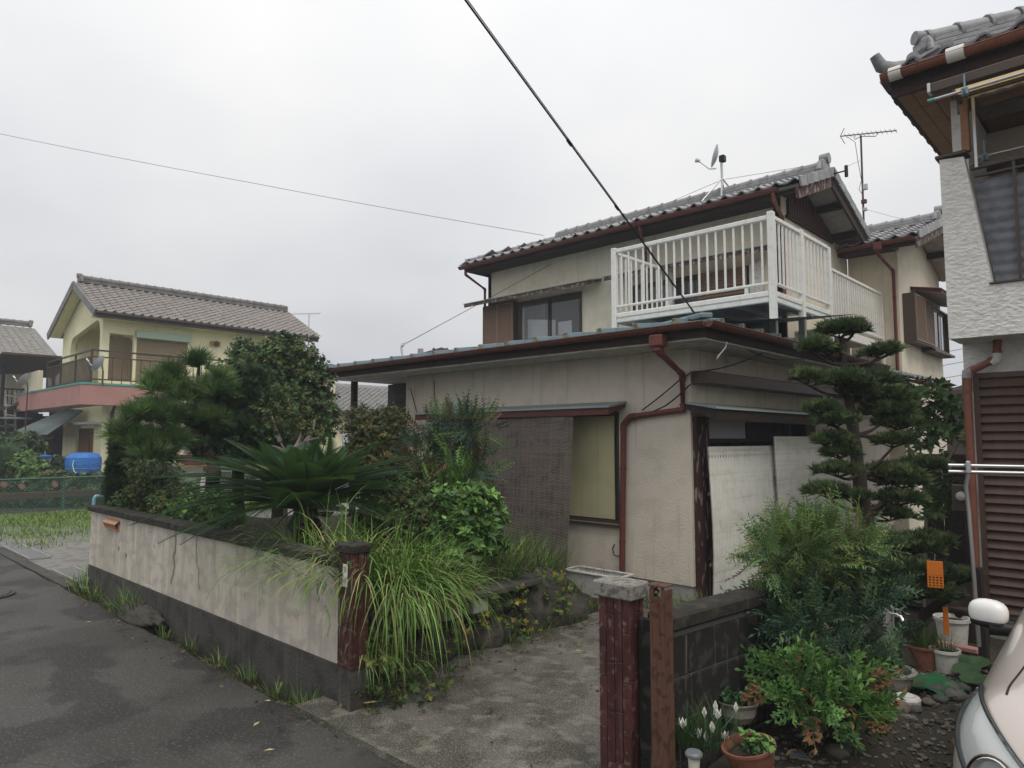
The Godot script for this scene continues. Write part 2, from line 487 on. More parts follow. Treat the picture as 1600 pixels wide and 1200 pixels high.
	M.board_yellow = mat(L(1, 1, 1), 0.6, 0, tex(paint(S, S, L(0.5, 0.46, 0.27), [[blot, L(0.43, 0.4, 0.24), 0.45, 0.8, 0.6]])), 0.4)
	M.sheet = mat(L(1, 1, 1), 0.5, 0, tex(paint(S, S, L(0.8, 0.8, 0.74), [[streak, L(0.66, 0.655, 0.59), 0.5, 0.9, 0.5], [hstreak, L(0.46, 0.4, 0.28), 0.6, 0.85, 0.5], [blot2, L(0.5, 0.5, 0.42), 0.5, 0.85, 0.5]])), 0.45)
	M.sheet.backlight_enabled = true
	M.sheet.backlight = Color(0.3, 0.3, 0.27)
	var slates: Array = []
	for k in 4:
		var q: float = [1.0, 0.85, 1.15, 0.95][k]
		slates.append(mat(L(q, q, q * 1.02), 0.42, 0, tex(paint(256, 256, L(0.27, 0.27, 0.272), [[nz(50 + k, 0.03, 4, 256, 256), L(0.17, 0.17, 0.172), 0.4, 0.8, 0.8], [nz(60 + k, 0.09, 3, 256, 256), L(0.4, 0.39, 0.37), 0.6, 0.9, 0.6]])), 0.9, fine_n, 0.25))
	M.slates = slates
	M.slate_brown = mat(L(1, 1, 1), 0.55, 0, tex(paint(S, S, L(0.195, 0.188, 0.18), [[blot2, L(0.11, 0.105, 0.1), 0.4, 0.8, 0.8], [grain, L(0.25, 0.235, 0.22), 0.55, 0.9, 0.5]])), 0.25)
	M.rust = mat(L(1, 1, 1), 0.85, 0, tex(paint(S, S, L(0.105, 0.05, 0.03), [[streak, L(0.06, 0.03, 0.022), 0.4, 0.8, 0.7], [fine, L(0.17, 0.075, 0.04), 0.58, 0.85, 0.6], [blot2, L(0.045, 0.022, 0.017), 0.58, 0.8, 0.8]])), 1.4, grain_n, 0.5)
	M.soil = mat(L(1, 1, 1), 0.95, 0, tex(paint(S, S, L(0.045, 0.034, 0.024), [[fine, L(0.022, 0.018, 0.013), 0.45, 0.8, 0.8], [blot, L(0.035, 0.045, 0.018), 0.55, 0.8, 0.6], [grain, L(0.09, 0.07, 0.05), 0.66, 0.9, 0.6]])), 0.8, lump_n, 0.9)
	M.lot = mat(L(1, 1, 1), 0.95, 0, tex(paint(S, S, L(0.2, 0.19, 0.175), [[grain, L(0.3, 0.29, 0.27), 0.5, 0.8, 0.8], [blot, L(0.12, 0.115, 0.11), 0.45, 0.75, 0.7], [fine, L(0.07, 0.066, 0.06), 0.55, 0.8, 0.6]])), 0.6, grain_n, 1.0)
	M.yard = mat(L(1, 1, 1), 0.95, 0, tex(paint(S, S, L(0.05, 0.042, 0.032), [[fine, L(0.025, 0.022, 0.018), 0.45, 0.8, 0.8], [cells, L(0.11, 0.1, 0.08), 0.6, 0.9, 0.5]])), 0.9, lump_n, 1.2)
	M.rock = mat(L(1, 1, 1), 0.9, 0, tex(paint(S, S, L(0.07, 0.062, 0.052), [[blot2, L(0.03, 0.027, 0.024), 0.4, 0.8, 0.8], [fine, L(0.13, 0.12, 0.1), 0.6, 0.9, 0.6], [blot, L(0.035, 0.05, 0.02), 0.55, 0.8, 0.6]])), 1.2, lump_n, 0.9)
	var stones: Array = []
	for k in 4:
		var q: Color = [L(0.12, 0.115, 0.1), L(0.085, 0.085, 0.08), L(0.16, 0.14, 0.115), L(0.22, 0.21, 0.19)][k]
		stones.append(mat(L(1, 1, 1), 0.8, 0, tex(paint(128, 128, q, [[nz(70 + k, 0.05, 4, 128, 128), q * 0.5, 0.45, 0.8, 0.7], [nz(80 + k, 0.2, 2, 128, 128), q * 1.5, 0.6, 0.9, 0.5]])), 3.0, fine_n, 0.6))
	M.stones = stones
	M.bark = mat(L(1, 1, 1), 0.95, 0, tex(paint(S, S, L(0.035, 0.027, 0.021), [[streak, L(0.016, 0.013, 0.011), 0.4, 0.75, 0.8], [fine, L(0.08, 0.066, 0.052), 0.6, 0.9, 0.6]])), 2.0, streak_n, 1.5)
	M.bark_pale = mat(L(1, 1, 1), 0.9, 0, tex(paint(S, S, L(0.26, 0.22, 0.18), [[streak, L(0.15, 0.125, 0.1), 0.45, 0.8, 0.8]])), 2.0)
	M.terracotta = mat(L(1, 1, 1), 0.8, 0, tex(paint(S, S, L(0.21, 0.08, 0.05), [[blot2, L(0.13, 0.055, 0.04), 0.4, 0.8, 0.8], [fine, L(0.3, 0.16, 0.11), 0.64, 0.9, 0.5]])), 2.0)
	M.urn = mat(L(1, 1, 1), 0.75, 0, tex(paint(S, S, L(0.32, 0.3, 0.275), [[blot2, L(0.19, 0.175, 0.155), 0.4, 0.8, 0.8], [fine, L(0.42, 0.4, 0.37), 0.6, 0.9, 0.4]])), 2.0)
	M.white_plastic = mat(L(1, 1, 1), 0.5, 0, tex(paint(S, S, L(0.62, 0.61, 0.58), [[blot2, L(0.42, 0.4, 0.36), 0.5, 0.85, 0.7]])), 1.5)
	M.orange = mat(L(0.6, 0.17, 0.02), 0.5)
	M.orange.backlight_enabled = true
	M.orange.backlight = Color(0.4, 0.12, 0.02)
	M.blue_tarp = mat(L(1, 1, 1), 0.5, 0, tex(paint(S, S, L(0.035, 0.17, 0.5), [[blot2, L(0.025, 0.12, 0.4), 0.4, 0.8, 0.6], [fine, L(0.09, 0.26, 0.6), 0.62, 0.9, 0.5]])), 0.6, lump_n, 0.8)
	M.green_post = mat(L(0.09, 0.19, 0.13), 0.6)
	M.net = mat(L(0.055, 0.11, 0.075), 0.6)
	M.letterbox = mat(L(1, 1, 1), 0.4, 0.4, tex(paint(S, S, L(0.5, 0.26, 0.12), [[hstreak, L(0.3, 0.14, 0.065), 0.5, 0.8, 0.7]])), 3.0)
	M.paper = mat(L(0.68, 0.67, 0.62), 0.7)
	M.ink = mat(L(0.02, 0.02, 0.02), 0.8)
	M.chrome = mat(L(0.75, 0.75, 0.75), 0.12, 1.0)
	M.reed = mat(L(1, 1, 1), 0.8, 0, tex(paint(S, S, L(0.16, 0.133, 0.115), [[nz(90, 0.1, 3, S, S, 0, 8), L(0.085, 0.068, 0.06), 0.4, 0.8, 0.8], [nz(91, 0.2, 2, S, S, 0, 24), L(0.24, 0.205, 0.18), 0.64, 0.9, 0.7], [blot, L(0.06, 0.047, 0.043), 0.5, 0.8, 0.6]])), 0.8)
	M.carpaint = mat(L(0.51, 0.45, 0.41), 0.3, 0.25)
	M.carpaint.clearcoat_enabled = true
	M.carpaint.clearcoat = 0.8
	M.carpaint.clearcoat_roughness = 0.06
	M.carwhite = mat(L(0.72, 0.71, 0.68), 0.3)
	M.carwhite.clearcoat_enabled = true
	M.carwhite.clearcoat = 0.8
	M.rubber = mat(L(0.02, 0.02, 0.02), 0.8)
	M.lamp_body = mat(L(0.5, 0.52, 0.42), 0.3)
	M.screen_gray = mat(L(1, 1, 1), 0.6, 0, tex(paint(S, S, L(0.17, 0.175, 0.2), [[blot2, L(0.105, 0.11, 0.125), 0.4, 0.8, 0.8], [hstreak, L(0.26, 0.26, 0.28), 0.62, 0.9, 0.4]])), 0.7)
	M.panel_clear = mat(L(0.5, 0.44, 0.34), 0.5)
	M.panel_clear.backlight_enabled = true
	M.panel_clear.backlight = Color(1.0, 0.88, 0.66)
	M.leaf = leafmat()
	M.leaf_gloss = leafmat(0.32)
	M.white_petal = mat(L(0.8, 0.8, 0.74), 0.6)
	M.white_petal.backlight_enabled = true
	M.white_petal.backlight = Color(0.5, 0.5, 0.45)
	M.pink_petal = mat(L(0.7, 0.25, 0.4), 0.6)
	M.lamp_silver = mat(L(0.6, 0.61, 0.58), 0.22, 0.25)
	M.tag_pink = mat(L(0.22, 0.12, 0.1), 0.9)
	M.edging = mat(L(0.12, 0.06, 0.045), 0.9, 0, null, 1.0, fine_n, 1.0)
	M.algae = mat(L(0.02, 0.13, 0.05), 0.6)
	# road: large blotches, one picture over the whole visible stretch
	var W := 1024
	var rl := [[nz(100, 0.004, 4, W, W), L(0.037, 0.035, 0.031), 0.42, 0.75, 0.9], [nz(101, 0.007, 5, W, W), L(0.017, 0.016, 0.0145), 0.5, 0.64, 0.7], [nz(102, 0.35, 2, W, W), L(0.2, 0.195, 0.185), 0.62, 0.85, 0.6], [nz(103, 0.3, 2, W, W), L(0.03, 0.029, 0.028), 0.6, 0.85, 0.6]]
	var rim := paint(W, W, L(0.06, 0.057, 0.051), rl)
	for q: Array in [[200, 300, 420, 0.6], [700, 120, 300, 1.3], [520, 800, 380, 2.6], [900, 600, 260, 0.2]]:
		stroke(rim, Vector2(q[0], q[1]), Vector2.from_angle(q[3]), q[2], L(0.012, 0.011, 0.01).linear_to_srgb(), 0.6, 0.5, 0.7)
	M.road = mat(L(1, 1, 1), 0.8, 0, tex(rim), 0.14)
	M.road.roughness = 0.72
	var rm2 := StandardMaterial3D.new()
	M.asphalt_n = grain_n
	var dl := [[nz(110, 0.005, 5, W, W), L(0.05, 0.046, 0.034), 0.36, 0.72, 0.85], [nz(111, 0.013, 5, W, W), L(0.032, 0.034, 0.02), 0.5, 0.85, 0.75], [nz(114, 0.02, 4, W, W), L(0.21, 0.195, 0.16), 0.52, 0.82, 0.6], [nz(112, 0.3, 2, W, W), L(0.4, 0.37, 0.31), 0.58, 0.8, 0.55], [nz(113, 0.25, 2, W, W), L(0.06, 0.056, 0.048), 0.56, 0.8, 0.65]]
	M.drive = mat(L(1, 1, 1), 0.85, 0, tex(paint(W, W, L(0.112, 0.106, 0.09), dl)), 0.24, grain_n, 0.6)
	# the mortar face of the garden wall: vertical runs of dirt, repairs, cracks; one picture for the whole face
	var gw := 1600; var gh := 256
	var wide := nz(120, 0.018, 3, gw, gh, 6)
	var runs := nz(121, 0.03, 4, gw, gh, 14)
	var gl := [[wide, L(0.44, 0.395, 0.335), 0.4, 0.7, 0.65], [runs, L(0.2, 0.175, 0.145), 0.58, 0.95, 0.42], [nz(122, 0.012, 5, gw, gh), L(0.37, 0.335, 0.285), 0.42, 0.8, 0.7], [nz(123, 0.3, 2, gw, gh), L(0.46, 0.42, 0.37), 0.55, 0.85, 0.4], [nz(124, 0.3, 2, gw, gh), L(0.15, 0.13, 0.115), 0.6, 0.85, 0.45]]
	var gim := paint(gw, gh, L(0.58, 0.525, 0.45), gl)
	var ck := L(0.02, 0.017, 0.015).linear_to_srgb()
	for q: Array in [[610, 76, 70, 0], [700, 70, 80, 1], [940, 40, 100, 0], [900, 60, 60, 0], [960, 100, 80, 0], [620, 50, 110, 0], [570, 96, 60, 0], [1010, 20, 80, 1], [1090, 40, 70, 1], [660, 30, 50, 0], [650, 70, 30, 1], [880, 90, 60, 0], [1500, 30, 50, 1]]:
		stroke(gim, Vector2(q[0], q[1]), Vector2(0.2, 1) if q[3] else Vector2(1, 0.15), q[2], ck, 0.5, 1.1, 0.2)
	for q: Array in [[140, 4, 200], [290, 10, 190], [460, 0, 250], [360, 20, 220], [760, 60, 180], [1180, 50, 190], [1330, 60, 150], [560, 4, 230], [900, 20, 160], [1250, 90, 120], [40, 0, 230]]:
		stroke(gim, Vector2(q[0], q[1]), Vector2(0.02, 1), q[2], ck, rng.randf_range(0.8, 3.0), 0.08, 0.07)
	for q: Array in [[1518, 40, 60, 4.0], [1500, 60, 50, 6.0], [1530, 110, 90, 4.0], [300, 130, 14, 9.0], [370, 150, 14, 10.0], [760, 0, 220, 7.0], [900, 0, 200, 5.0], [600, 76, 16, 6.0]]:
		stroke(gim, Vector2(q[0], q[1]), Vector2(0.05, 1), q[2], ck, q[3], 0.3, 0.07)
	stroke(gim, Vector2(590, 200), Vector2(0.02, 1), 50, L(0.75, 0.75, 0.72).linear_to_srgb(), 2.5, 0.2, 0.5)
	stroke(gim, Vector2(540, 246), Vector2(1, 0.05), 70, L(0.75, 0.75, 0.72).linear_to_srgb(), 3.0, 0.2, 0.4)
	for x in range(150, 210):
		for y in range(70, gh):
			gim.set_pixel(x, y, gim.get_pixel(x, y).lerp(L(0.42, 0.385, 0.31).linear_to_srgb(), 0.7))
	M.garden_face = mat(L(1, 1, 1), 0.92, 0, tex(gim), 1.0, null, 1.0, false)
	M.garden_side = mat(L(0.36, 0.31, 0.27), 0.92, 0, null, 1.0, fine_n, 1.0)

# ---------------------------------------------------------------- camera, sky, light
func sky_picture() -> Image:
	var w := 768; var h := 384
	var f := FastNoiseLite.new()
	f.seed = 5; f.frequency = 1.3; f.fractal_octaves = 5
	var im := Image.create(w, h, false, Image.FORMAT_RGBF)
	for y in h:
		var el := PI * (0.5 - (y + 0.5) / h)
		for x in w:
			var az := TAU * ((x + 0.5) / w - 0.5)
			var d := Vector3(sin(az) * cos(el), sin(el), -cos(az) * cos(el))
			var up := maxf(d.y, 0.0)
			var k := 0.6 * (1.0 + 0.85 * pow(up, 1.1))
			var p := d / (0.28 + up) if d.y > 0 else d / 0.28
			var n := f.get_noise_3d(p.x * 0.8, p.y * 0.6, p.z * 0.8)
			k *= 1.0 + 0.2 * n * (1.0 - up * 0.5)
			var cool := clampf(0.5 - n * 1.6, 0, 1)
			if d.y < 0:
				k = lerpf(0.5, 0.12, clampf(-d.y * 5.0, 0, 1))
			im.set_pixel(x, y, Color(k * (1.0 - 0.02 * cool), k * 1.0, k * (1.0 + 0.035 * cool)))
	return im

func surroundings() -> void:
	var cam := Camera3D.new()
	cam.name = "camera"
	cam.position = Vector3(0, 1.7, 0)
	cam.rotation_degrees = Vector3(4.53, 43.44, 0)
	cam.fov = 57.97
	cam.near = 0.05
	cam.far = 600.0
	add_child(cam)
	cam.current = true
	var env := Environment.new()
	env.background_mode = Environment.BG_SKY
	var sky := Sky.new()
	var pm := PanoramaSkyMaterial.new()
	pm.panorama = tex(sky_picture())
	pm.filter = true
	sky.sky_material = pm
	env.sky = sky
	env.tonemap_mode = Environment.TONE_MAPPER_LINEAR
	env.tonemap_exposure = 1.14
	env.sdfgi_enabled = true
	env.ssao_enabled = true
	env.ssil_enabled = true
	env.fog_enabled = true
	env.fog_density = 0.0025
	env.fog_light_color = Color(0.84, 0.86, 0.9)
	var we := WorldEnvironment.new()
	we.name = "world_environment"
	we.environment = env
	add_child(we)
	var sun := DirectionalLight3D.new()
	sun.name = "sun"
	sun.light_energy = 0.42
	sun.light_angular_distance = 25.0
	sun.light_color = Color(1.0, 0.97, 0.93)
	sun.shadow_enabled = true
	sun.rotation_degrees = Vector3(-58, 62, 0)
	add_child(sun)

# ---------------------------------------------------------------- the ground
func sheet(x0: float, x1: float, z0: float, z1: float, y: float, thick: float) -> MB:
	var b := MB.new()
	b.span(Vector3(x0, y - thick, z0), Vector3(x1, y, z1))
	return b

func grounds() -> void:
	var b := MB.new()
	b.quad(V(-300, -0.12, 200), V(300, -0.12, 200), V(300, -0.12, -300), V(-300, -0.12, -300))
	struct("ground", b, M.soil)
	# road with a slight crown and an uneven edge
	b = MB.new()
	var p := PackedVector3Array()
	var f := FastNoiseLite.new()
	f.frequency = 0.35
	var nu := 160; var nv := 14
	for j in nv + 1:
		var z := lerpf(5.0, -2.36, pow(j / float(nv), 0.7))
		for i in nu + 1:
			var x := -52.0 + 60.0 * i / nu
			var e := f.get_noise_2d(x * 3.0, 0) * 0.05 if j == nv else 0.0
			p.append(V(x, 0.012 * f.get_noise_2d(x, z) - (0.012 if j == nv else 0.0), z + e))
	b.grid(p, nu, nv)
	for i in nu:
		var a := p[nv * (nu + 1) + i]; var c := p[nv * (nu + 1) + i + 1]
		b.quad(c, a, a + V(0, -0.1, 0), c + V(0, -0.1, 0))
	struct("road", b, M.road)
	b = MB.new()
	b.quad(V(-52, -0.03, 60), V(8, -0.03, 60), V(8, -0.03, 5), V(-52, -0.03, 5))
	struct("far_road_side", b, M.road)
	# concrete drive, gently sloping up to the house
	b = MB.new()
	p = PackedVector3Array()
	for j in 25:
		for i in 17:
			var x := lerpf(-4.1, -1.72, i / 16.0); var z := lerpf(-2.33, -6.6, j / 24.0)
			p.append(V(x, 0.03 + 0.012 * (j / 24.0) + 0.006 * f.get_noise_2d(x * 4, z * 4), z))
	b.grid(p, 16, 24)
	b.quad(V(-4.1, -0.1, -2.33), V(-1.72, -0.1, -2.33), V(-1.72, 0.03, -2.33), V(-4.1, 0.03, -2.33))
	struct("driveway", b, M.drive)
	# gravel lot and verge on the left
	b = MB.new()
	p = PackedVector3Array()
	for j in 17:
		for i in 25:
			var x := lerpf(-9.2, -19.5, i / 24.0); var z := lerpf(-2.52, -12.0, j / 16.0)
			p.append(V(x, -0.015 + 0.03 * f.get_noise_2d(x * 2, z * 2), z))
	var q := PackedVector3Array()
	for j in 17:
		for i in 25:
			q.append(p[j * 25 + 24 - i])
	b.grid(q, 24, 16)
	struct("gravel_lot", b, M.lot)
	struct("concrete_apron", sheet(-52, -9.35, -2.52, -2.38, 0.0, 0.1), M.plinth)
	# yard on the right
	b = MB.new()
	p = PackedVector3Array()
	for j in 41:
		for i in 33:
			var x := lerpf(-1.7, 4.0, i / 32.0); var z := lerpf(-2.34, -8.4, j / 40.0)
			p.append(V(x, 0.0 + 0.045 * f.get_noise_2d(x * 6, z * 6) + 0.03 * f.get_noise_2d(x * 17, z * 17), z))
	b.grid(p, 32, 40)
	struct("yard", b, M.yard)
	struct("back_yard", sheet(-3.5, 4.0, -20.0, -8.4, -0.02, 0.05), M.soil)
	# raised planting bed behind the garden wall
	b = MB.new()
	p = PackedVector3Array()
	for j in 25:
		for i in 41:
			var x := lerpf(-9.1, -4.12, i / 40.0); var z := lerpf(-2.68, -6.48, j / 24.0)
			p.append(V(x, bed_height(x, z), z))
	b.grid(p, 40, 24)
	struct("planting_bed", b, M.soil)
	# manhole and drain gratings
	var t := thing("manhole_cover", "round iron manhole cover at the left edge of the asphalt", "manhole cover", V(-9.49, 0, -1.55))
	b = MB.new()
	b.lathe(V(-9.49, 0.004, -1.55), [Vector2(0.33, 0), Vector2(0.33, 0.014), Vector2(0, 0.014)], 28)
	obj("cover", b, M.plinth, t)
	b = MB.new()
	b.lathe(V(-9.49, 0.004, -1.55), [Vector2(0.36, 0), Vector2(0.38, 0.01), Vector2(0.34, 0.01)], 28)
	obj("ring", b, M.plinth, t)
	var gx := [-9.75, -10.35, -12.05, -12.65, -13.25]
	var gl := ["steel drain grating nearest the garden wall at the road edge", "steel drain grating second from the garden wall end", "steel drain grating third along, past the weedy gap in the drain", "steel drain grating fourth along the road edge by the lot", "steel drain grating farthest left along the road edge"]
	for k in gx.size():
		var o := thing("drain_grating", gl[k], "drain grating", V(gx[k], 0, -2.66), "steel gratings over the roadside drain")
		var fr := MB.new()
		fr.span(V(gx[k] - 0.28, -0.02, -2.53), V(gx[k] + 0.28, 0.022, -2.55)); fr.span(V(gx[k] - 0.28, -0.02, -2.78), V(gx[k] + 0.28, 0.022, -2.8))
		obj("frame", fr, M.alu, o)
		for i in 9:
			var ba := MB.new()
			ba.span(V(gx[k] - 0.26 + i * 0.065 - 0.012, 0.0, -2.555), V(gx[k] - 0.26 + i * 0.065 + 0.012, 0.018, -2.775))
			obj("bar", ba, M.alu, o)

func bed_height(x: float, z: float) -> float:
	var h := 0.62 - 0.5 * smoothstep(-5.2, -6.3, z)
	h -= 0.10 * smoothstep(-4.5, -4.14, x)
	h -= 0.6 * smoothstep(-4.9, -4.25, x) * smoothstep(-4.6, -5.1, z)
	h += 0.1 * sin(x * 3.1 + z * 2.0) * 0.4 + 0.05 * sin(x * 7.0 - z * 5.0) * 0.5
	return maxf(h, 0.0) - 0.15 * smoothstep(-4.2, -4.12, x)

# ---------------------------------------------------------------- garden wall and gate
func gate_pillar(label: String, x0: float, x1: float, z0: float, z1: float, y0: float, y1: float, cap: float, full: bool) -> Node3D:
	var t := thing("gate_pillar", label, "gate pillar", V((x0 + x1) / 2, 0, (z0 + z1) / 2))
	var b := MB.new()
	b.span(V(x0 + 0.006, -0.05, z0 - 0.006), V(x1 - 0.006, y1, z1 + 0.006))
	obj("core", b, M.plinth, t)
	b = MB.new()
	b.span(V(x0 - 0.022, y1, z1 - 0.022), V(x1 + 0.022, y1 + cap, z0 + 0.022), 0.008)
	obj("cap", b, M.cap_stone if full else M.coping, t)
	var th := 0.227
	for face in 2:
		var w := x1 - x0 if face == 0 else z0 - z1
		var n := int(round(w / 0.043))
		var cw := w / n
		for i in n:
			var y := y1 - rng.randf_range(0.0, th) if full else y1
			var top := y1
			while top > y0 + 0.01:
				var bot := maxf(y if y < top - 0.02 else top - th, y0)
				var h := top - bot - 0.004
				if h > 0.015:
					var mb := MB.new()
					var pr := 0.006 + rng.randf_range(0, 0.0025)
					mb.box(Vector3.ZERO, V(cw - 0.0035, h, pr), Basis.IDENTITY, 0.002)
					var cx := (i + 0.5) * cw
					var at := V(x0 + cx, (top + bot) / 2, z0 - 0.006 + pr / 2) if face == 0 else V(x1 - 0.006 + pr / 2, (top + bot) / 2, z1 + cx)
					piece("tile", mb.mesh(), M.pillar_tiles[rng.randi() % 4], Transform3D(Basis.IDENTITY if face == 0 else Basis(Vector3.UP, PI / 2), at), t)
				top = bot
				y = bot - th
	return t

func garden_wall() -> void:
	var t := thing("garden_wall", "low mortar garden wall with dark streaks along the road", "wall", V(-6.5, 0, -2.6))
	var b := MB.new()
	b.quad_uv(V(-9.13, 0.262, -2.55), V(-3.886, 0.262, -2.55), V(-3.886, 0.87, -2.55), V(-9.13, 0.87, -2.55))
	obj("mortar_face", b, M.garden_face, t)
	b = MB.new()
	b.span(V(-9.13, 0.262, -2.553), V(-3.886, 0.87, -2.66))
	obj("core", b, M.garden_side, t)
	b = MB.new()
	b.span(V(-9.14, -0.12, -2.545), V(-3.735, 0.26, -2.67), 0.004)
	obj("plinth", b, M.plinth, t)
	for k in 13:
		b = MB.new()
		var x0 := -9.17 + k * 0.4065
		b.span(V(x0 + 0.002, 0.872, -2.515), V(x0 + 0.4045, 0.935 + rng.randf_range(-0.003, 0.003), -2.7), 0.008)
		obj("coping_stone", b, M.coping, t)
	b = MB.new()
	b.span(V(-8.54, 0.73, -2.549), V(-8.16, 0.745, -2.52)); b.span(V(-8.54, 0.745, -2.549), V(-8.16, 0.80, -2.535))
	b.quad(V(-8.56, 0.795, -2.5), V(-8.14, 0.795, -2.5), V(-8.14, 0.835, -2.548), V(-8.56, 0.835, -2.548))
	b.quad(V(-8.54, 0.745, -2.522), V(-8.16, 0.745, -2.522), V(-8.14, 0.795, -2.5), V(-8.56, 0.795, -2.5))
	obj("letterbox", b, M.letterbox, t).set_meta("label", "copper letter slot near the far end of the wall")
	var p := gate_pillar("left gate pillar of red brown tiles with a small white nameplate", -3.886, -3.731, -2.5, -2.627, 0.278, 0.985, 0.055, false)
	b = MB.new()
	b.span(V(-3.832, 0.775, -2.5005), V(-3.782, 0.915, -2.495), 0.002)
	obj("nameplate", b, M.paper, p)
	# the two characters on the nameplate, stroke by stroke
	b = MB.new()
	var s := func(x0: float, y0: float, x1: float, y1: float) -> void:
		b.bar(V(-3.807 + x0 * 0.012, 0.845 + y0 * 0.012, -2.4945), V(-3.807 + x1 * 0.012, 0.845 + y1 * 0.012, -2.4945), 0.0026, 0.001, 0.0, Vector3.BACK)
	s.call(0, 4.6, 0, 4.1); s.call(-1, 4.1, 1, 4.1); s.call(-1, 4.1, -1, 3.7); s.call(1, 4.1, 0.9, 3.7)
	s.call(-0.5, 3.6, 0.5, 3.6); s.call(-0.5, 3.6, -0.5, 3.0); s.call(0.5, 3.6, 0.5, 3.0); s.call(-0.5, 3.0, 0.5, 3.0); s.call(0, 3.0, -0.1, 2.6)
	s.call(-0.7, 2.5, 0.7, 2.5); s.call(-0.7, 2.5, -0.7, 1.8); s.call(0.7, 2.5, 0.7, 1.8); s.call(-0.7, 1.8, 0.7, 1.8)
	s.call(-0.8, -1.8, -1.0, -3.8); s.call(0, -2.0, 0, -3.6); s.call(0.9, -1.8, 0.9, -3.9)
	obj("lettering", b, M.ink, p)
	gate_pillar("right gate pillar of red brown tiles with a rough concrete cap", -2.055, -1.875, -2.78, -2.895, -0.02, 0.945, 0.075, true)
	# rusty steel channel post
	t = thing("rusty_gate_post", "rusty steel channel post beside the right gate pillar", "post", V(-1.69, 0, -2.78))
	b = MB.new()
	b.span(V(-1.735, -0.05, -2.728), V(-1.729, 1.03, -2.79)); b.span(V(-1.729, -0.05, -2.728), V(-1.66, 1.0, -2.733)); b.span(V(-1.66, -0.05, -2.728), V(-1.654, 1.03, -2.79))
	b.span(V(-1.729, 1.0, -2.728), V(-1.713, 1.045, -2.733)); b.span(V(-1.676, 1.0, -2.728), V(-1.66, 1.045, -2.733)); b.span(V(-1.74, 1.045, -2.724), V(-1.65, 1.05, -2.795))
	obj("channel", b, M.rust, t)
	for y: float in [0.97, 0.45, 0.25]:
		b = MB.new()
		b.tube([V(-1.695, y, -2.7275), V(-1.695, y, -2.722)], 0.008, 8)
		obj("bolt", b, M.rust, t)
	b = MB.new()
	b.tube([V(-1.695, 1.022, -2.74), V(-1.695, 1.022, -2.72)], 0.007, 8)
	obj("hinge_pin", b, M.chrome, t)
	# mossy stump of timber between pillar and post
	t = thing("dark_board", "dark weathered board standing between the right pillar and rusty post", "board", V(-1.83, 0, -2.86))
	b = MB.new()
	b.span(V(-1.868, -0.02, -2.835), V(-1.8, 0.86, -2.875), 0.004)
	obj("plank", b, M.block, t)
	# dark block wall
	t = thing("block_wall", "dark mossy concrete block wall beside the right gate pillar", "wall", V(-1.8, 0, -2.9))
	var d := V(0.11, 0, -0.994).normalized()
	var sx := d.cross(Vector3.UP).normalized()
	var bs := Basis(d, Vector3.UP, -sx.normalized() * -1.0)
	bs = Basis(d, Vector3.UP, d.cross(Vector3.UP))
	var o := V(-1.8, 0, -2.9)
	b = MB.new()
	b.box(o + d * 0.6 + V(0, 0.39, 0), V(1.17, 0.8, 0.085), bs)
	obj("mortar_core", b, M.mortar, t)
	for r in 5:
		for i in 4:
			var x0 := i * 0.4 - (0.2 if r % 2 else 0.0)
			var a := maxf(x0, 0.0); var e := minf(x0 + 0.392, 1.2)
			if e - a < 0.05:
				continue
			var mb := MB.new()
			mb.box(Vector3.ZERO, V(e - a, 0.188, 0.098 + rng.randf_range(0, 0.004)), Basis.IDENTITY, 0.006)
			piece("block", mb.mesh(), M.block, Transform3D(bs, o + d * ((a + e) / 2) + V(0, -0.11 + r * 0.196, 0)), t)
	for i in 2:
		b = MB.new()
		b.box(o + d * (0.32 + i * 0.635) + V(0, 0.838, 0), V(0.63, 0.075, 0.15), bs, 0.012)
		obj("coping_stone", b, M.coping, t)

# ---------------------------------------------------------------- shared building parts
func kawara() -> ArrayMesh:   # one wave-shaped clay tile: x across, z down the slope, its lower edge raised
	var b := MB.new()
	var n := 8
	var w := 0.285; var l := 0.28; var th := 0.02
	var top: Array = []; var low: Array = []
	for i in n + 1:
		var u := float(i) / n
		var y := -0.022 * sin(PI * u / 0.66) if u < 0.66 else 0.032 * sin(PI * (u - 0.66) / 0.34)
		top.append(V(u * w, y + 0.03, -0.005)); low.append(V(u * w, y + 0.055, l))
	var p := PackedVector3Array()
	for q in low:
		p.append(q)
	for q in top:
		p.append(q)
	b.grid(p, n, 1)
	for i in n:
		b.quad(low[i] - V(0, th, 0), low[i + 1] - V(0, th, 0), low[i + 1], low[i])
	b.quad(low[n] - V(0, th, 0), top[n] - V(0, th, 0), top[n], low[n])
	b.quad(top[0] - V(0, th, 0), low[0] - V(0, th, 0), low[0], top[0])
	return b.mesh()

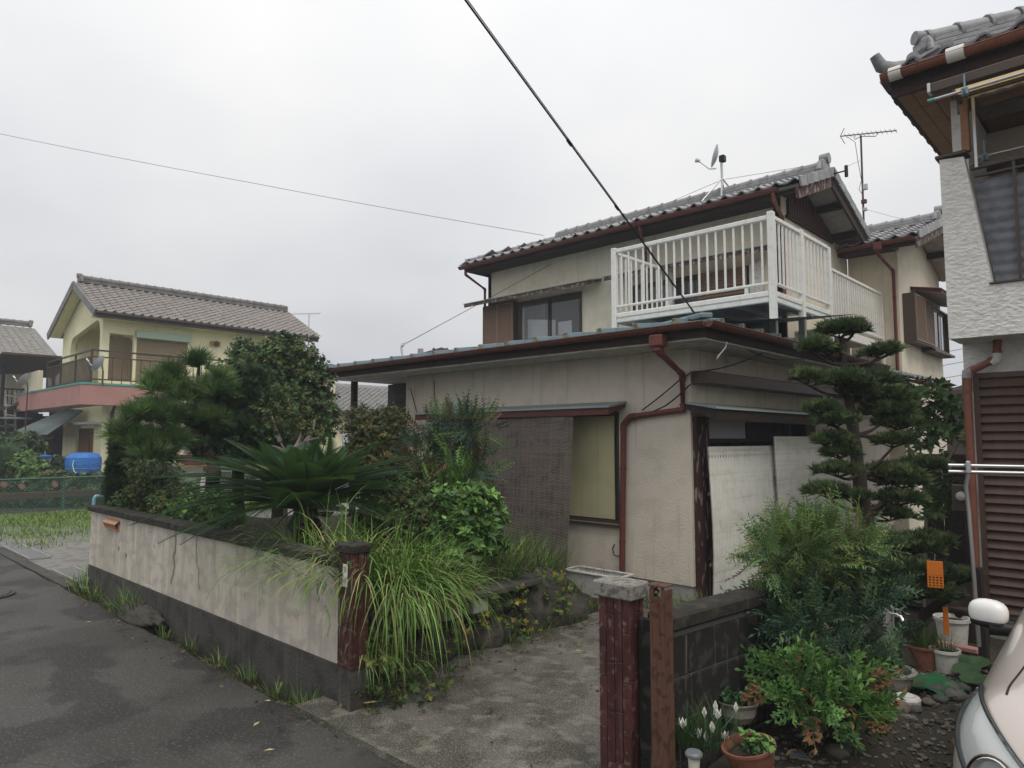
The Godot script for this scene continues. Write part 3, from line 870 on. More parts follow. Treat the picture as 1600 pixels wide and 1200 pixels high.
func tile_slope(parent: Node, eave: Vector3, along: Vector3, up: Vector3, cols: int, rows: int, keep: Callable, mesh: ArrayMesh, mats: Array, joined := false) -> void:
	var nrm := along.cross(up).normalized()
	if nrm.y < 0:
		nrm = -nrm
	var b := Basis(along, nrm, -up)
	if b.determinant() < 0:
		b = Basis(-along, nrm, -up)
	var xf: Array = []
	var cl := PackedColorArray()
	for r in rows:
		for c in cols:
			if not keep.call(c, r):
				continue
			var j := Basis(Vector3(rng.randf_range(-1, 1), rng.randf_range(-1, 1), rng.randf_range(-1, 1)).normalized(), rng.randf_range(-0.012, 0.012))
			var at := eave + along * (c * 0.265) + up * (r * 0.235 + 0.235) + nrm * rng.randf_range(0.0, 0.004)
			if b.x.dot(along) < 0:
				at += along * 0.285
			var t := Transform3D(b * j, at)
			if joined:
				xf.append(t)
				var g := rng.randf_range(0.75, 1.15)
				cl.append(Color(g, g, g))
			else:
				piece("tile", mesh, mats[rng.randi() % mats.size()], t, parent)
	if joined:
		many("tiles", mesh, mats[0], xf, cl, parent)

func ridge_line(parent: Node, a: Vector3, b: Vector3, m: Material, courses := 2, r := 0.075, orn := true, os := 1.0) -> void:
	var d := (b - a).normalized()
	for k in courses:
		var st := MB.new()
		st.bar(a + V(0, 0.03 + k * 0.05, 0), b + V(0, 0.03 + k * 0.05, 0), 0.2 - k * 0.03, 0.042, 0.006)
		obj("ridge_course", st, m, parent)
	var n := int(a.distance_to(b) / 0.28)
	var cap := MB.new()
	var side := d.cross(Vector3.UP).normalized()
	cap.tube([V(0, 0, 0), V(0, 0, 0.285)], [r, r * 1.12], 10, true)
	cap.tube([V(0, 0, 0.25), V(0, 0, 0.29)], [r * 1.25, r * 1.25], 10, true)
	var cm := cap.mesh()
	for i in n:
		piece("ridge_tile", cm, m, Transform3D(Basis(side, side.cross(d) * -1.0, d).orthonormalized() if Basis(side, side.cross(d) * -1.0, d).determinant() > 0 else Basis(-side, side.cross(d) * -1.0, d), a + d * (a.distance_to(b) * i / n) + V(0, 0.02 + courses * 0.05, 0)), parent)
	if orn:
		var o := MB.new()
		var e := b + V(0, 0.1, 0)
		var fl := V(d.x, 0, d.z).normalized()
		o.bar(e - fl * 0.02, e + fl * 0.09 * os, 0.26 * os, 0.2 * os, 0.03)
		o.tube([e + V(0, 0.13 * os, 0) - fl * 0.02, e + V(0, 0.13 * os, 0) + fl * 0.12 * os], 0.085 * os, 12)
		o.tube([e + V(0, -0.08, 0) + side * 0.15 * os, e + V(0, 0.0, 0) + side * 0.13 * os, e + V(0, 0.06, 0) + side * 0.08 * os], 0.045 * os, 8)
		o.tube([e + V(0, -0.08, 0) - side * 0.15 * os, e + V(0, 0.0, 0) - side * 0.13 * os, e + V(0, 0.06, 0) - side * 0.08 * os], 0.045 * os, 8)
		obj("ridge_end_tile", o, m, parent)

func gutter(parent: Node, a: Vector3, b: Vector3, m: Material, r := 0.055) -> void:
	var g := MB.new()
	var d := (b - a).normalized()
	var s := d.cross(Vector3.UP).normalized()
	var n := 8
	var pa: Array = []
	for k in n + 1:
		var t := PI * k / n
		pa.append(s * cos(t) * r - V(0, sin(t) * r, 0))
	for k in n:
		g.quad(a + pa[k], a + pa[k + 1], b + pa[k + 1], b + pa[k])
		g.quad(b + pa[k] * 0.93, b + pa[k + 1] * 0.93, a + pa[k + 1] * 0.93, a + pa[k] * 0.93)
		g.tri(a, a + pa[k + 1], a + pa[k]); g.tri(b, b + pa[k], b + pa[k + 1])
	for k: float in [-1.0, 1.0]:
		g.tube([a + s * r * k, b + s * r * k], 0.007, 6)
	obj("gutter", g, m, parent)
	var cnt := int(a.distance_to(b) / 0.6)
	for i in cnt:
		var br := MB.new()
		var p := a + d * (0.3 + i * 0.6)
		br.tube([p + s * r * 1.05 + V(0, 0.003, 0), p + s * r * 0.75 - V(0, r * 0.75, 0), p - V(0, r * 1.06, 0), p - s * r * 0.75 - V(0, r * 0.75, 0), p - s * r * 1.05 + V(0, 0.003, 0)], 0.006, 5)
		obj("gutter_bracket", br, m, parent)

func pipe(parent: Node, pts: Array, m: Material, r := 0.03, rings := true) -> void:
	var b := MB.new()
	b.tube(pts, r, 10)
	for i in range(1, pts.size() - 1):
		var p: Vector3 = pts[i]
		b.tube([p + (pts[i - 1] - p).normalized() * r * 1.9, p, p + (pts[i + 1] - p).normalized() * r * 1.9], r * 1.14, 10)
	var o := obj("downpipe", b, m, parent)
	if rings:
		for i in pts.size() - 1:
			var l: float = pts[i].distance_to(pts[i + 1])
			if l > 0.7:
				for k in int(l / 0.8):
					var c := MB.new()
					var p: Vector3 = pts[i].lerp(pts[i + 1], (k + 0.6) * 0.8 / l)
					var d: Vector3 = (pts[i + 1] - pts[i]).normalized() * 0.012
					c.tube([p - d, p + d], r * 1.18, 10)
					obj("clamp", c, m, o)

# a louvred panel: frame and slats, lying in the plane through o along du and up
func louvre(called: String, parent: Node, o: Vector3, du: Vector3, w: float, h: float, m: Material, step := 0.045, fr := 0.02) -> void:
	var out := du.cross(Vector3.UP).normalized()
	var b := MB.new()
	for k in 2:
		var p := o + du * (fr / 2 + k * (w - fr))
		b.bar(p, p + V(0, h, 0), fr, 0.03, 0.0, out)
		var q := o + V(0, fr / 2 + k * (h - fr), 0)
		b.bar(q + du * fr, q + du * (w - fr), 0.03, fr)
	var f := obj(called, b, m, parent)
	b = MB.new()
	var n := int((h - 2 * fr) / step)
	for i in n:
		var y := fr + (i + 0.5) * (h - 2 * fr) / n
		var s0 := o + du * fr + V(0, y, 0); var s1 := o + du * (w - fr) + V(0, y, 0)
		var dn := (V(0, -1, 0) * 0.8 + out * 0.5).normalized() * step * 0.62
		b.quad(s0 + dn, s1 + dn, s1 - dn, s0 - dn)
		b.quad(s0 + dn - out * 0.003, s0 - dn - out * 0.003, s1 - dn - out * 0.003, s1 + dn - out * 0.003)
		b.quad(s0 + dn - V(0, 0.004, 0), s1 + dn - V(0, 0.004, 0), s1 + dn, s0 + dn)
	b.quad(o - out * 0.02 + du * fr, o - out * 0.02 + du * (w - fr), o - out * 0.02 + du * (w - fr) + V(0, h, 0), o - out * 0.02 + du * fr + V(0, h, 0))
	obj("slats", b, m, f, true)

# a sliding window in a hole: frame, sashes, panes
func window(called: String, parent: Node, o: Vector3, du: Vector3, w: float, h: float, m: Material, back := 0.05, sashes := 2) -> MeshInstance3D:
	var out := du.cross(Vector3.UP).normalized()
	var b := MB.new()
	var q := o - out * back
	var f := 0.035
	for k in 2:
		var p := q + du * (f / 2 + k * (w - f))
		b.bar(p, p + V(0, h, 0), f, 0.1, 0.003, out)
		var e := q + V(0, f / 2 + k * (h - f), 0)
		b.bar(e + du * f, e + du * (w - f), 0.1, f, 0.003)
	var win := obj(called, b, m, parent)
	var sw := (w - 2 * f) / sashes
	for i in sashes:
		var s := q + du * (f + i * sw) - out * (0.02 if i % 2 else -0.015)
		b = MB.new()
		for k in 2:
			var p := s + du * (0.015 + k * (sw - 0.03)) + V(0, f, 0)
			b.bar(p, p + V(0, h - 2 * f, 0), 0.03, 0.025, 0.0, out)
			var e := s + V(0, f + 0.02 + k * (h - 2 * f - 0.04), 0)
			b.bar(e + du * 0.03, e + du * (sw - 0.03), 0.025, 0.04, 0.0)
		obj("sash", b, m, win)
		b = MB.new()
		b.quad(s + du * 0.03 + V(0, f + 0.04, 0), s + du * (sw - 0.03) + V(0, f + 0.04, 0), s + du * (sw - 0.03) + V(0, h - f - 0.04, 0), s + du * 0.03 + V(0, h - f - 0.04, 0))
		obj("pane", b, M.glass, win)
	return win

# a small pent canopy against a wall: metal top, fascia, soffit
func canopy(parent: Node, x0: Vector3, x1: Vector3, out: Vector3, depth: float, drop: float, top: Material, face: Material, under: Material, th := 0.07) -> void:
	var c := MB.new()
	var o := out * depth - V(0, drop, 0)
	var up := V(0, 0.02, 0)
	var d := (x1 - x0).normalized() * 0.02
	c.quad(x0 + o + up - d, x1 + o + up + d, x1 + up + d, x0 + up - d)
	c.quad(x0 + o - d + out * 0.015, x1 + o + d + out * 0.015, x1 + o + up + d, x0 + o + up - d)
	c.quad(x0 + o - d, x0 - d, x1 + d, x1 + o + d)
	c.quad(x0 - d, x0 + o - d, x0 + o + up - d, x0 + up - d); c.quad(x1 + o + d, x1 + d, x1 + up + d, x1 + o + up + d)
	var r := obj("canopy", c, top, parent)
	c = MB.new()
	var dn := V(0, -th, 0)
	var k := out * -0.005 + V(0, -0.002, 0)
	c.quad(x0 + o + dn + k, x1 + o + dn + k, x1 + o + k, x0 + o + k)
	c.quad(x0 + dn * 0.6, x0 + o + dn + k, x0 + o + k, x0 + V(0, -0.002, 0)); c.quad(x1 + o + dn + k, x1 + dn * 0.6, x1 + V(0, -0.002, 0), x1 + o + k)
	obj("fascia", c, face, r)
	c = MB.new()
	c.quad(x0 + dn * 0.6, x1 + dn * 0.6, x1 + o + dn * 0.8 + k, x0 + o + dn * 0.8 + k)
	obj("soffit", c, under, r)

# ---------------------------------------------------------------- the main house
func main_house() -> void:
	var t := thing("main_house", "beige two-storey mortar house with gray tiled upper roof behind the garden", "house", V(-6, 0, -9))
	var Z := V(0, 0, -1)
	# ground floor
	var b := MB.new()
	b.span(V(-8.33, -0.1, -6.51), V(-3.62, 0.195, -13.5))
	obj("foundation", b, M.concrete, t)
	b = MB.new()
	b.wall(V(-8.35, 0.2, -6.49), V(1, 0, 0), 4.75, 2.44, 0.14, [Rect2(0.62, 0.55, 3.24, 1.26)])
	b.wall(V(-3.6, 0.2, -6.49 - 0.002), Z, 7.04, 2.44, 0.14, [Rect2(0.1, 0.02, 3.4, 1.68)])
	b.wall(V(-8.35, 0.2, -13.4), V(0, 0, 1), 6.9, 2.44, 0.1, [])
	obj("lower_wall", b, M.wall_low, t)
	b = MB.new()
	b.span(V(-9.77, -0.1, -7.2), V(-8.36, 2.63, -7.35)); b.span(V(-9.77, -0.1, -7.36), V(-9.65, 2.63, -13.4))
	obj("porch_wall", b, M.plinth, t)
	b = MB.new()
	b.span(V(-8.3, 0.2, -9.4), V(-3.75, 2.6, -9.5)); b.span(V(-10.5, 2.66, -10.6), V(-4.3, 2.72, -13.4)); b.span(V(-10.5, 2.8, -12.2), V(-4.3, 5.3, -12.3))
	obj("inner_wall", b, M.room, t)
	b = MB.new()
	b.span(V(-9.427, 1.657, -6.3) - V(0.045, 1.3, 0.045), V(0, 0, 0) + V(-9.454, 2.516, -6.3) + V(0.045, 0.1, 0.045))
	obj("porch_post", b, M.dark_wood, t)
	# big window with yellow boards
	var win := window("window", t, V(-7.73, 0.75, -6.49), V(1, 0, 0), 3.24, 1.26, M.bronze, 0.06, 4)
	for i in 6:
		b = MB.new()
		b.box(V(-6.0 + i * 0.237 + 0.118, 1.38, -6.525), V(0.2335, 1.17, 0.018), Basis.IDENTITY, 0.004)
		obj("board", b, M.board_yellow, win)
	b = MB.new()
	b.span(V(-7.76, 0.72, -6.44), V(-4.46, 0.748, -6.53), 0.004)
	obj("sill", b, M.bronze, win)
	canopy(t, V(-7.72, 2.1, -6.489), V(-4.4, 2.1, -6.489), V(0, 0, 1), 0.33, 0.06, M.gray_blue, M.brown, M.dark_wood, 0.075)
	# round vent on the wall
	b = MB.new()
	b.lathe(V(-6.602, 2.218, -6.487), [Vector2(0.055, 0), Vector2(0.055, 0.02), Vector2(0.03, 0.03), Vector2(0.03, 0.015), Vector2(0, 0.015)], 16, Basis(Vector3.RIGHT, PI / 2))
	obj("wall_vent", b, M.white_plastic, t)
	# door side
	b = MB.new()
	b.span(V(-3.66, 0.05, -6.53), V(-3.56, 1.93, -6.82), 0.006)
	obj("door_post", b, M.post_peel, t)
	b = MB.new()
	b.span(V(-3.62, 1.66, -6.822), V(-3.585, 1.7, -9.85)); b.span(V(-3.63, 0.05, -6.822), V(-3.59, 1.66, -6.87))
	obj("door_frame", b, M.dark_wood, t)
	for k in 2:
		b = MB.new()
		b.span(V(-3.65, 1.705 + k * 0.0, -6.83 - k * 1.05), V(-3.64, 1.9, -7.85 - k * 1.05))
		obj("transom", b, M.curtain if k == 0 else M.dark_wood, t)
	for k in 14:
		b = MB.new()
		b.span(V(-3.72, 0.05, -6.87 - k * 0.21), V(-3.7 + 0.004 * (k % 2), 1.66, -7.075 - k * 0.21), 0.004)
		obj("plank", b, M.dark_wood, t)
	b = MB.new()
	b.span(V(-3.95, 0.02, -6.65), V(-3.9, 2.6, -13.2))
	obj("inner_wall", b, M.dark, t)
	canopy(t, V(-3.599, 2.06, -6.42), V(-3.599, 2.06, -10.1), V(1, 0, 0), 0.33, 0.06, M.gray_blue, M.dark_wood, M.dark_wood, 0.1)
	b = MB.new()
	b.bar(V(-3.49, 2.33, -6.5), V(-3.2, 2.31, -13.4), 0.2, 0.13, 0.01)
	obj("awning_box", b, M.bronze, t).set_meta("label", "long brown awning box under the eave on the door side")
	# lower metal roof with battens
	var e := 2.82; var s := 0.15
	var zf := -5.92; var xf := -3.1; var zb := -10.5
	var run := zf - zb
	var hi := V(xf - run, e + run * s, zb)
	b = MB.new()
	b.quad(V(-9.8, e, zf), V(xf, e, zf), hi, V(-9.8, e + run * s, zb))
	b.quad(V(xf, e, zf), V(xf, e, -11.5), V(-4.2, e + 1.1 * s, -11.5), V(-4.2, e + 1.1 * s, zf - 1.1))
	b.quad(V(-4.2, e + 1.1 * s, zf - 1.1), V(-4.2, e + 1.1 * s, zb), hi, hi)
	b.quad(V(-9.8, e - 0.035, zf), V(xf, e - 0.035, zf), V(xf, e, zf), V(-9.8, e, zf))
	b.quad(V(xf, e - 0.035, zf), V(xf, e - 0.035, -11.5), V(xf, e, -11.5), V(xf, e, zf))
	b.quad(V(-9.8, e - 0.03, zf), V(-9.8, e - 0.03 + run * s, zb), V(xf, e - 0.03 + run * s, zb), V(xf, e - 0.03, zf))
	var roof := obj("lower_roof", b, M.blue_metal, t)
	var nb := 15
	for i in nb:
		var x := -9.75 + i * 0.452
		var zl := zb if x < xf - run else zf - (xf - x)
		b = MB.new()
		b.bar(V(x, e + 0.02, zf + 0.012), V(x, e + 0.02 + (zf - zl) * s, zl), 0.045, 0.045, 0.004)
		obj("batten", b, M.blue_metal, roof)
		b = MB.new()
		b.box(V(x, e + 0.018, zf + 0.016), V(0.06, 0.055, 0.012), Basis.IDENTITY, 0.003)
		obj("batten_cap", b, M.dirty_metal, roof)
	for i in 12:
		var z := zf - 0.3 - i * 0.452
		b = MB.new()
		b.bar(V(xf + 0.012, e + 0.02, z), V(maxf(-4.2, xf - (zf - z)), e + 0.02 + minf(1.1, zf - z) * s, z), 0.045, 0.045, 0.004)
		obj("batten", b, M.blue_metal, roof)
		b = MB.new()
		b.box(V(xf + 0.016, e + 0.018, z), V(0.012, 0.055, 0.06), Basis.IDENTITY, 0.003)
		obj("batten_cap", b, M.dirty_metal, roof)
	b = MB.new()
	b.bar(V(xf + 0.01, e + 0.035, zf + 0.01), V(-4.2, e + 0.035 + 1.1 * s, zf - 1.1), 0.12, 0.05, 0.01)
	obj("hip_cap", b, M.blue_metal, roof)
	b = MB.new()
	b.span(V(-9.78, 2.66, zf - 0.02), V(xf - 0.02, 2.782, zf - 0.045)); b.span(V(xf - 0.045, 2.66, zf - 0.046), V(xf - 0.02, 2.782, -11.5)); b.span(V(-9.78, 2.66, zf - 0.046), V(-9.755, 2.9, -7.3))
	obj("fascia", b, M.fascia, t)
	b = MB.new()
	b.span(V(-9.75, 2.642, zf - 0.047), V(xf - 0.047, 2.66, -6.6)); b.span(V(-3.6, 2.642, -6.602), V(xf - 0.047, 2.66, -11.5)); b.span(V(-9.75, 2.642, -6.602), V(-8.2, 2.66, -7.3))
	obj("soffit", b, M.soffit, t)
	gutter(t, V(-9.85, 2.785, zf + 0.06), V(xf + 0.02, 2.785, zf + 0.06), M.gutter, 0.055)
	gutter(t, V(xf + 0.06, 2.785, zf + 0.08), V(xf + 0.06, 2.785, -11.4), M.gutter, 0.055)
	b = MB.new()
	var hp := V(-3.585, 2.672, -5.86)
	b.box(hp + V(0, -0.02, 0), V(0.15, 0.12, 0.13), Basis.IDENTITY, 0.015); b.box(hp + V(0, -0.1, 0), V(0.1, 0.06, 0.09), Basis.IDENTITY, 0.015)
	obj("rain_hopper", b, M.pipe, t)
	pipe(t, [hp + V(0, -0.1, 0), V(-3.573, 2.545, -5.86), V(-3.656, 2.37, -6.44), V(-3.657, 2.003, -6.44), V(-4.303, 1.944, -6.44), V(-4.397, 1.854, -6.44), V(-4.44, 0.2, -6.44)], M.pipe, 0.032)
	# upper storey
	b = MB.new()
	b.wall(V(-10.66, 2.6, -10.5), V(1, 0, 0), 6.46, 2.86, 0.14, [Rect2(0.94, 1.07, 1.63, 0.86), Rect2(3.7, 0.62, 2.3, 1.24)])
	b.wall(V(-10.66, 2.6, -13.3), V(0, 0, 1), 2.8, 2.8, 0.1, [])
	b.wall(V(-4.2, 2.6, -13.3), V(-1, 0, 0), 6.46, 2.8, 0.1, [])
	var rz := -11.35; var ry := 5.95; var sl := 0.393
	var prof: Array = [Vector2(10.5, 2.6), Vector2(13.53, 2.6), Vector2(13.53, 5.02), Vector2(13.1, 5.15), Vector2(11.35, 5.8), Vector2(10.5, 5.47)]
	b.prism(prof, Transform3D(Basis(V(0, 0, -1), V(0, 1, 0), V(1, 0, 0)), V(-4.32, 0, 0)), 0.12)
	obj("upper_wall", b, M.wall, t)
	# dark lattice in the gable
	b = MB.new()
	b.prism([Vector2(10.72, 5.2), Vector2(12.6, 5.2), Vector2(11.35, 5.74), Vector2(10.72, 5.46)], Transform3D(Basis(V(0, 0, -1), V(0, 1, 0), V(1, 0, 0)), V(-4.199, 0, 0)), 0.015)
	var lat := obj("gable_lattice", b, M.dark, t)
	for i in 28:
		var z := 10.74 + i * 0.068
		var top := 5.8 - absf(z - 11.35) * sl - 0.05
		if top > 5.22:
			b = MB.new()
			b.span(V(-4.184, 5.2, -z), V(-4.155, top, -z - 0.032))
			obj("slat", b, M.brown, lat)
	b = MB.new()
	b.span(V(-4.199, 5.16, -10.66), V(-4.15, 5.2, -12.7))
	obj("rail", b, M.dark_wood, lat)
	# upper roof: deck, soffit, tiles
	var zfe := -9.9; var ye := ry + (rz - zfe) * sl * 1.0
	ye = ry - (zfe - rz) * sl
	b = MB.new()
	var lx := -10.85; var gx := -3.7
	var E0 := V(lx, ye, zfe); var E1 := V(gx, ye, zfe); var R0 := V(-9.4, ry, rz); var R1 := V(gx, ry, rz)
	var B0 := V(lx, ye, -12.8); var B1 := V(gx, ry - 1.75 * sl, -13.1)
	b.quad(E0, E1, R1, R0); b.quad(R0, R1, B1, V(-4.4, B1.y, -13.1)); b.quad(R0, V(-4.4, B1.y, -13.1), B0, B0); b.tri(E0, R0, B0)
	var dn := V(0, -0.05, 0)
	b.quad(E0 + dn, R0 + dn, R1 + dn, E1 + dn); b.quad(R0 + dn, B0 + dn, B1 + dn, R1 + dn); b.tri(E0 + dn, B0 + dn, R0 + dn)
	b.quad(E0 + dn, E1 + dn, E1, E0); b.quad(E1 + dn, R1 + dn, R1, E1); b.quad(R1 + dn, B1 + dn, B1, R1); b.quad(B0 + dn, E0 + dn, E0, B0)
	var up_roof := obj("upper_roof", b, M.slate_brown, t)
	var km := kawara()
	var us := V(0, sl, -1).normalized()
	tile_slope(up_roof, E0 + V(0, 0.0, 0.02), V(1, 0, 0), us, 27, 7, func(c: int, r: int) -> bool: return lx + c * 0.265 + 0.1 > lx + r * 0.235 * 0.93, km, M.slates)
	tile_slope(up_roof, V(-4.6, B1.y, -13.1), V(1, 0, 0), V(0, sl, 1).normalized(), 3, 8, func(_c: int, _r: int) -> bool: return true, km, M.slates, true)
	tile_slope(up_roof, V(lx, ye, -12.8), V(0, 0, 1), V(1, sl, 0).normalized(), 11, 6, func(c: int, r: int) -> bool: return c * 0.265 > r * 0.22 and c * 0.265 < 2.85 - r * 0.22, km, M.slates, true)
	ridge_line(up_roof, R0 + V(0, 0.02, 0), R1 + V(-0.15, 0.02, 0), M.slates[0])
	ridge_line(up_roof, R0 + V(0, 0.0, 0), E0 + V(0.05, 0.03, -0.05), M.slates[1], 1, 0.06, false)
	# verge tiles and barge boards on the gable
	for k in 2:
		var a := E1 if k == 0 else B1
		var n := int(a.distance_to(R1) / 0.24)
		for i in n:
			b = MB.new()
			var p := a.lerp(R1, (i + 0.0) / n); var q := a.lerp(R1, (i + 1.12) / n)
			b.bar(p + V(0.03, 0.02, 0), q + V(0.03, 0.0, 0), 0.03, 0.15, 0.006)
			obj("verge_tile", b, M.slates[(i + k) % 4], up_roof)
		b = MB.new()
		b.bar(a + V(-0.02, -0.14, 0), R1 + V(-0.02, -0.14, 0), 0.035, 0.17)
		obj("barge_board", b, M.peeling if k == 0 else M.fascia, up_roof)
	b = MB.new()
	for k in 2:
		var a := E1 if k == 0 else B1
		var i0 := V(-4.2, a.y, a.z); var i1 := V(-4.2, ry, rz)
		var d := V(0, -0.07, 0)
		b.quad(a + d, R1 + d, i1 + d, i0 + d); b.quad(a + d, i0 + d, i1 + d, R1 + d)
	obj("gable_soffit", b, M.soffit, up_roof)
	for q: Array in [[0.35, 1], [0.8, 1], [0.5, 0]]:
		b = MB.new()
		var a := B1 if q[1] else E1
		var p := R1.lerp(a, q[0]) + V(-0.03, -0.13, 0)
		b.bar(p, V(-4.2, p.y, p.z), 0.09, 0.11)
		obj("purlin", b, M.dark_wood, up_roof)
	b = MB.new()
	b.span(V(lx + 0.05, ye - 0.11, zfe - 0.05), V(gx - 0.05, ye - 0.05, zfe - 0.075)); b.span(V(lx + 0.05, ye - 0.11, zfe - 0.076), V(lx + 0.075, ye - 0.05, -12.7))
	obj("upper_fascia", b, M.fascia, t)
	b = MB.new()
	b.quad(V(lx + 0.076, ye - 0.105, zfe - 0.076), V(lx + 0.076, ye - 0.06, -10.6), V(-4.2, ye - 0.06, -10.6), V(-4.2, ye - 0.105, zfe - 0.076))
	obj("upper_soffit", b, M.dark_wood, t)
	gutter(t, V(lx - 0.02, ye - 0.02, zfe + 0.05), V(-3.98, ye - 0.02, zfe + 0.05), M.gutter, 0.055)
	pipe(t, [V(-10.7, ye - 0.07, zfe + 0.05), V(-10.7, ye - 0.2, zfe + 0.03), V(-10.7, ye - 0.42, -10.44), V(-10.7, 3.3, -10.44)], M.pipe, 0.028)
	pipe(t, [V(-6.35, ye - 0.07, zfe + 0.05), V(-6.35, ye - 0.16, zfe + 0.02), V(-6.6, ye - 0.38, -10.42), V(-6.6, 3.45, -10.42)], M.pipe, 0.028)
	pipe(t, [V(-4.05, ye - 0.07, zfe + 0.05), V(-4.05, ye - 0.18, zfe), V(-4.14, ye - 0.3, -10.4), V(-4.14, 3.2, -10.4)], M.pipe_light, 0.028)
	# upper window with louvred shutter box, canopies
	var w2 := window("window", t, V(-9.72, 3.67, -10.5), V(1, 0, 0), 1.63, 0.86, M.bronze, 0.0)
	b = MB.new()
	b.quad(V(-9.66, 3.72, -10.68), V(-8.9, 3.72, -10.68), V(-8.9, 4.1, -10.68), V(-9.66, 4.2, -10.68)); b.quad(V(-8.85, 3.72, -10.7), V(-8.5, 3.72, -10.7), V(-8.5, 4.05, -10.7), V(-8.85, 4.05, -10.7))
	obj("curtain", b, M.curtain, w2)
	b = MB.new()
	b.span(V(-10.68, 3.6, -10.36), V(-9.76, 4.56, -10.499))
	var sb := obj("shutter_box", b, M.bronze, t)
	louvre("louvre_panel", sb, V(-10.66, 3.62, -10.35), V(1, 0, 0), 0.44, 0.92, M.shutter_tan, 0.04)
	louvre("louvre_panel", sb, V(-10.215, 3.62, -10.35), V(1, 0, 0), 0.44, 0.92, M.shutter_tan, 0.04)
	canopy(t, V(-10.95, 4.7, -10.499), V(-7.62, 4.7, -10.499), V(0, 0, 1), 0.45, 0.1, M.gray_blue, M.peeling, M.wood, 0.07)
	canopy(t, V(-7.25, 4.7, -10.499), V(-4.2, 4.7, -10.499), V(0, 0, 1), 0.45, 0.1, M.gray_blue, M.peeling, M.wood, 0.07)
	window("window", t, V(-6.96, 3.22, -10.5), V(1, 0, 0), 2.3, 1.24, M.bronze, 0.02, 3)
	louvre("louvre_panel", t, V(-5.6, 3.25, -10.44), V(1, 0, 0), 0.85, 1.2, M.shutter_tan, 0.05)
	b = MB.new()
	b.span(V(-4.72, 3.2, -10.45), V(-4.5, 4.5, -10.498), 0.01)
	obj("pipe_cover", b, M.white_plastic, t)
	# rear wing on the right
	b = MB.new()
	b.span(V(-4.19, -0.1, -13.53), V(-3.357, 5.06, -13.65))
	b.prism([Vector2(13.651, -0.1), Vector2(16.6, -0.1), Vector2(16.6, 5.1), Vector2(14.9, 5.65), Vector2(13.651, 5.22)], Transform3D(Basis(V(0, 0, -1), V(0, 1, 0), V(1, 0, 0)), V(-3.477, 0, 0)), 0.12)
	obj("wing_wall", b, M.wall, t)
	var wy := 5.1; var wr := V(-2.9, 5.78, -14.9); var we := V(-2.9, wy, -12.95)
	b = MB.new()
	var wl := -4.7
	b.quad(V(wl, wy, -12.95), we, wr, V(wl, 5.78, -14.9)); b.quad(V(wl, 5.78, -14.9), wr, V(-2.9, wy, -16.85), V(wl, wy, -16.85))
	b.quad(V(wl, wy - 0.05, -12.95), V(wl, 5.73, -14.9), wr + dn, we + dn); b.quad(V(wl, 5.73, -14.9), V(wl, wy - 0.05, -16.85), V(-2.9, wy - 0.05, -16.85), wr + dn)
	b.quad(we + dn, wr + dn, wr, we); b.quad(V(wl, wy - 0.05, -12.95), we + dn, we, V(wl, wy, -12.95))
	var wroof := obj("wing_roof", b, M.slate_brown, t)
	tile_slope(wroof, V(-4.25, wy, -12.93), V(1, 0, 0), V(0, 0.68 / 1.95, -1).normalized(), 5, 9, func(_c: int, _r: int) -> bool: return true, km, M.slates)
	ridge_line(wroof, V(wl, 5.8, -14.9), wr + V(-0.1, 0.02, 0), M.slates[0])
	b = MB.new()
	b.bar(we + V(-0.02, -0.12, 0), wr + V(-0.02, -0.12, 0), 0.035, 0.16); b.bar(V(-2.92, wy - 0.12, -16.85), wr + V(-0.02, -0.12, 0), 0.035, 0.16)
	obj("barge_board", b, M.peeling, wroof)
	for i in 8:
		b = MB.new()
		b.bar(we.lerp(wr, i / 8.0) + V(0.02, 0.03, 0), we.lerp(wr, (i + 1.1) / 8.0) + V(0.02, 0.01, 0), 0.03, 0.14, 0.006)
		obj("verge_tile", b, M.slates[i % 4], wroof)
	b = MB.new()
	b.quad(we + V(0, -0.07, 0), wr + V(0, -0.07, 0), V(-3.357, 5.71, -14.9), V(-3.357, wy - 0.07, -12.95)); b.quad(wr + V(0, -0.07, 0), V(-2.9, wy - 0.07, -16.85), V(-3.357, wy - 0.07, -16.85), V(-3.357, 5.71, -14.9))
	obj("gable_soffit", b, M.soffit, wroof)
	for k: float in [14.2, 15.7]:
		b = MB.new()
		var py := 5.78 - absf(k - 14.9) * 0.349 - 0.15
		b.bar(V(-3.357, py, -k), V(-2.95, py, -k), 0.09, 0.1)
		obj("purlin", b, M.dark_wood, wroof)
	b = MB.new()
	b.span(V(wl + 0.4, wy - 0.13, -13.0), V(-2.95, wy - 0.05, -13.025))
	obj("wing_fascia", b, M.fascia, t)
	b = MB.new()
	b.quad(V(wl + 0.4, wy - 0.12, -13.026), V(wl + 0.4, wy - 0.06, -13.53), V(-3.357, wy - 0.06, -13.53), V(-3.357, wy - 0.12, -13.026))
	obj("wing_soffit", b, M.dark_wood, t)
	gutter(t, V(-4.1, wy - 0.02, -12.9), V(-2.95, wy - 0.02, -12.9), M.pipe, 0.055)
	b = MB.new()
	b.box(V(-3.5, wy - 0.08, -12.9), V(0.14, 0.14, 0.13), Basis.IDENTITY, 0.015)
	obj("rain_hopper", b, M.pipe, t)
	pipe(t, [V(-3.5, wy - 0.1, -12.9), V(-3.5, wy - 0.22, -12.95), V(-3.42, wy - 0.42, -13.48), V(-3.42, 2.7, -13.48)], M.pipe, 0.028)
	# shutter box, window and canopy on the wing's side
	b = MB.new()
	b.span(V(-3.356, 3.42, -13.72), V(-3.16, 4.3, -15.02))
	sb = obj("shutter_box", b, M.bronze, t)
	louvre("louvre_panel", sb, V(-3.155, 3.45, -13.74), Z, 0.63, 0.82, M.shutter_tan, 0.04)
